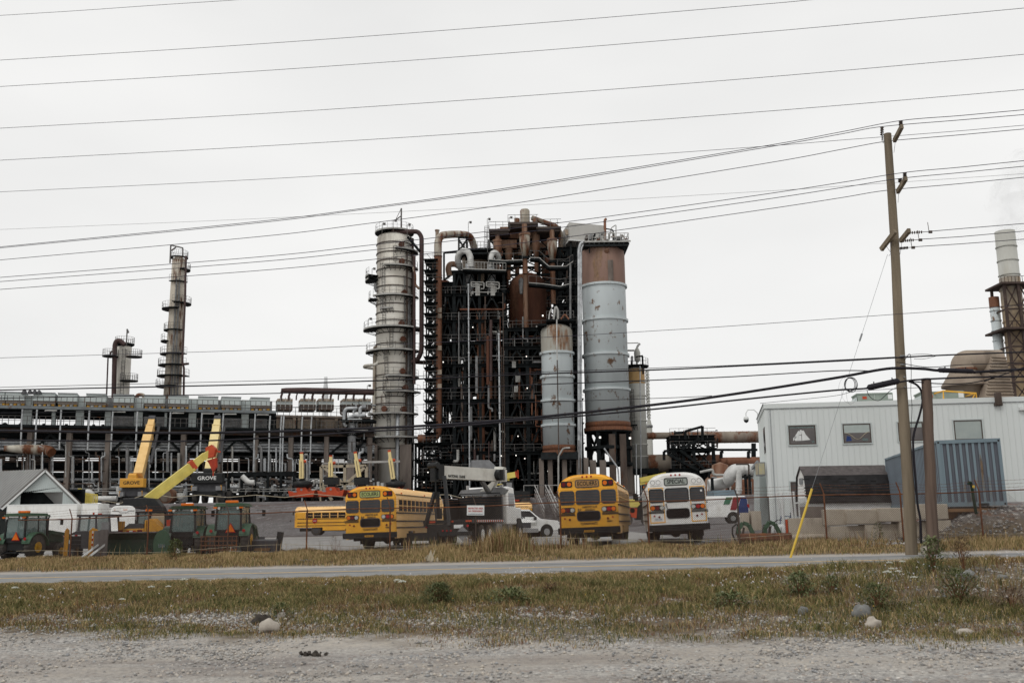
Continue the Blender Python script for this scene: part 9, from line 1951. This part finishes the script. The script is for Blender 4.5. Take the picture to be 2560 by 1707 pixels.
a, b, c, d = S(2478, 892, 148), S(2515, 894, 148), S(2536, 1000, 145), S(2462, 1000, 145); t = thing('louvred_casing', 'brown ribbed sloping casing between the duct elbow and the smoke stack', 'casing', (d.x, 145, d.z)); m = MB(); bk = Vector((0, 5, 0))
m.add([a, b, c, d, a+bk, b+bk, c+bk, d+bk], [(0, 3, 2, 1), (4, 5, 6, 7), (0, 1, 5, 4), (1, 2, 6, 5), (2, 3, 7, 6), (3, 0, 4, 7)]); m.build('casing', M['duct'], t, True)
for k in range(15): f = k/14; p, q = a+(d-a)*f, b+(c-b)*f; m = MB(); m.bar(p+Vector((0, -.15, 0)), q+Vector((0, -.15, 0)), .3, .16); m.build('rib', M['beige'], t, True)
a, b = S(2440, 910, 152), S(2500, 1000, 152); m = MB(); m.box(a.x, b.x, 152, 158, b.z-2, a.z); solo(m, 'brown_casing', M['duct'], 'brown casing wall behind the ribbed casing', 'casing')
# steam plume: one closed body of thin scattering vapour
m = MB(); rd = random.Random(6)
for px, py, rr_ in ((2530, 572, 3.2), (2550, 545, 5.5), (2568, 520, 7), (2535, 505, 5.5), (2580, 480, 8), (2556, 462, 6), (2600, 520, 9), (2590, 560, 6), (2620, 450, 9), (2600, 600, 5)):
 c = S(px, py, YS+4); nu, nv = 14, 9; vs = []
 for j in range(nv+1):
  for i in range(nu): a_, b_ = 2*PI*i/nu, PI*j/nv; dd_ = Vector((math.sin(b_)*math.cos(a_), math.sin(b_)*math.sin(a_), math.cos(b_))); vs.append(c+dd_*rr_*(1+.4*mn.noise(dd_*2+Vector((px*.1, 0, 0)))))
 m.add(vs, [(j*nu+i, j*nu+(i+1) % nu, (j+1)*nu+(i+1) % nu, (j+1)*nu+i) for j in range(nv) for i in range(nu)], 0, True)
sm_ = bpy.data.materials.new('steam'); sm_.use_nodes = True; n_t = sm_.node_tree; n_t.nodes.clear(); oo = n_t.nodes.new('ShaderNodeOutputMaterial'); pv = n_t.nodes.new('ShaderNodeVolumePrincipled'); pv.inputs['Density'].default_value = .035; pv.inputs['Color'].default_value = (.95, .95, .95, 1); pv.inputs['Anisotropy'].default_value = .3; n_t.links.new(pv.outputs[0], oo.inputs['Volume']); nq = n_t.nodes.new('ShaderNodeTexNoise'); nq.inputs['Scale'].default_value = .22; nq.inputs['Detail'].default_value = 5; cq = n_t.nodes.new('ShaderNodeTexCoord'); mq = n_t.nodes.new('ShaderNodeMapRange'); mq.inputs[1].default_value = .38; mq.inputs[2].default_value = .7; mq.inputs[4].default_value = .075; n_t.links.new(cq.outputs['Object'], nq.inputs[0]); n_t.links.new(nq.outputs[0], mq.inputs[0]); n_t.links.new(mq.outputs[0], pv.inputs['Density'])
pl_ = solo(m, 'steam_plume', sm_, 'grey white steam drifting right from the tall smoke stack', 'steam', kind='stuff')
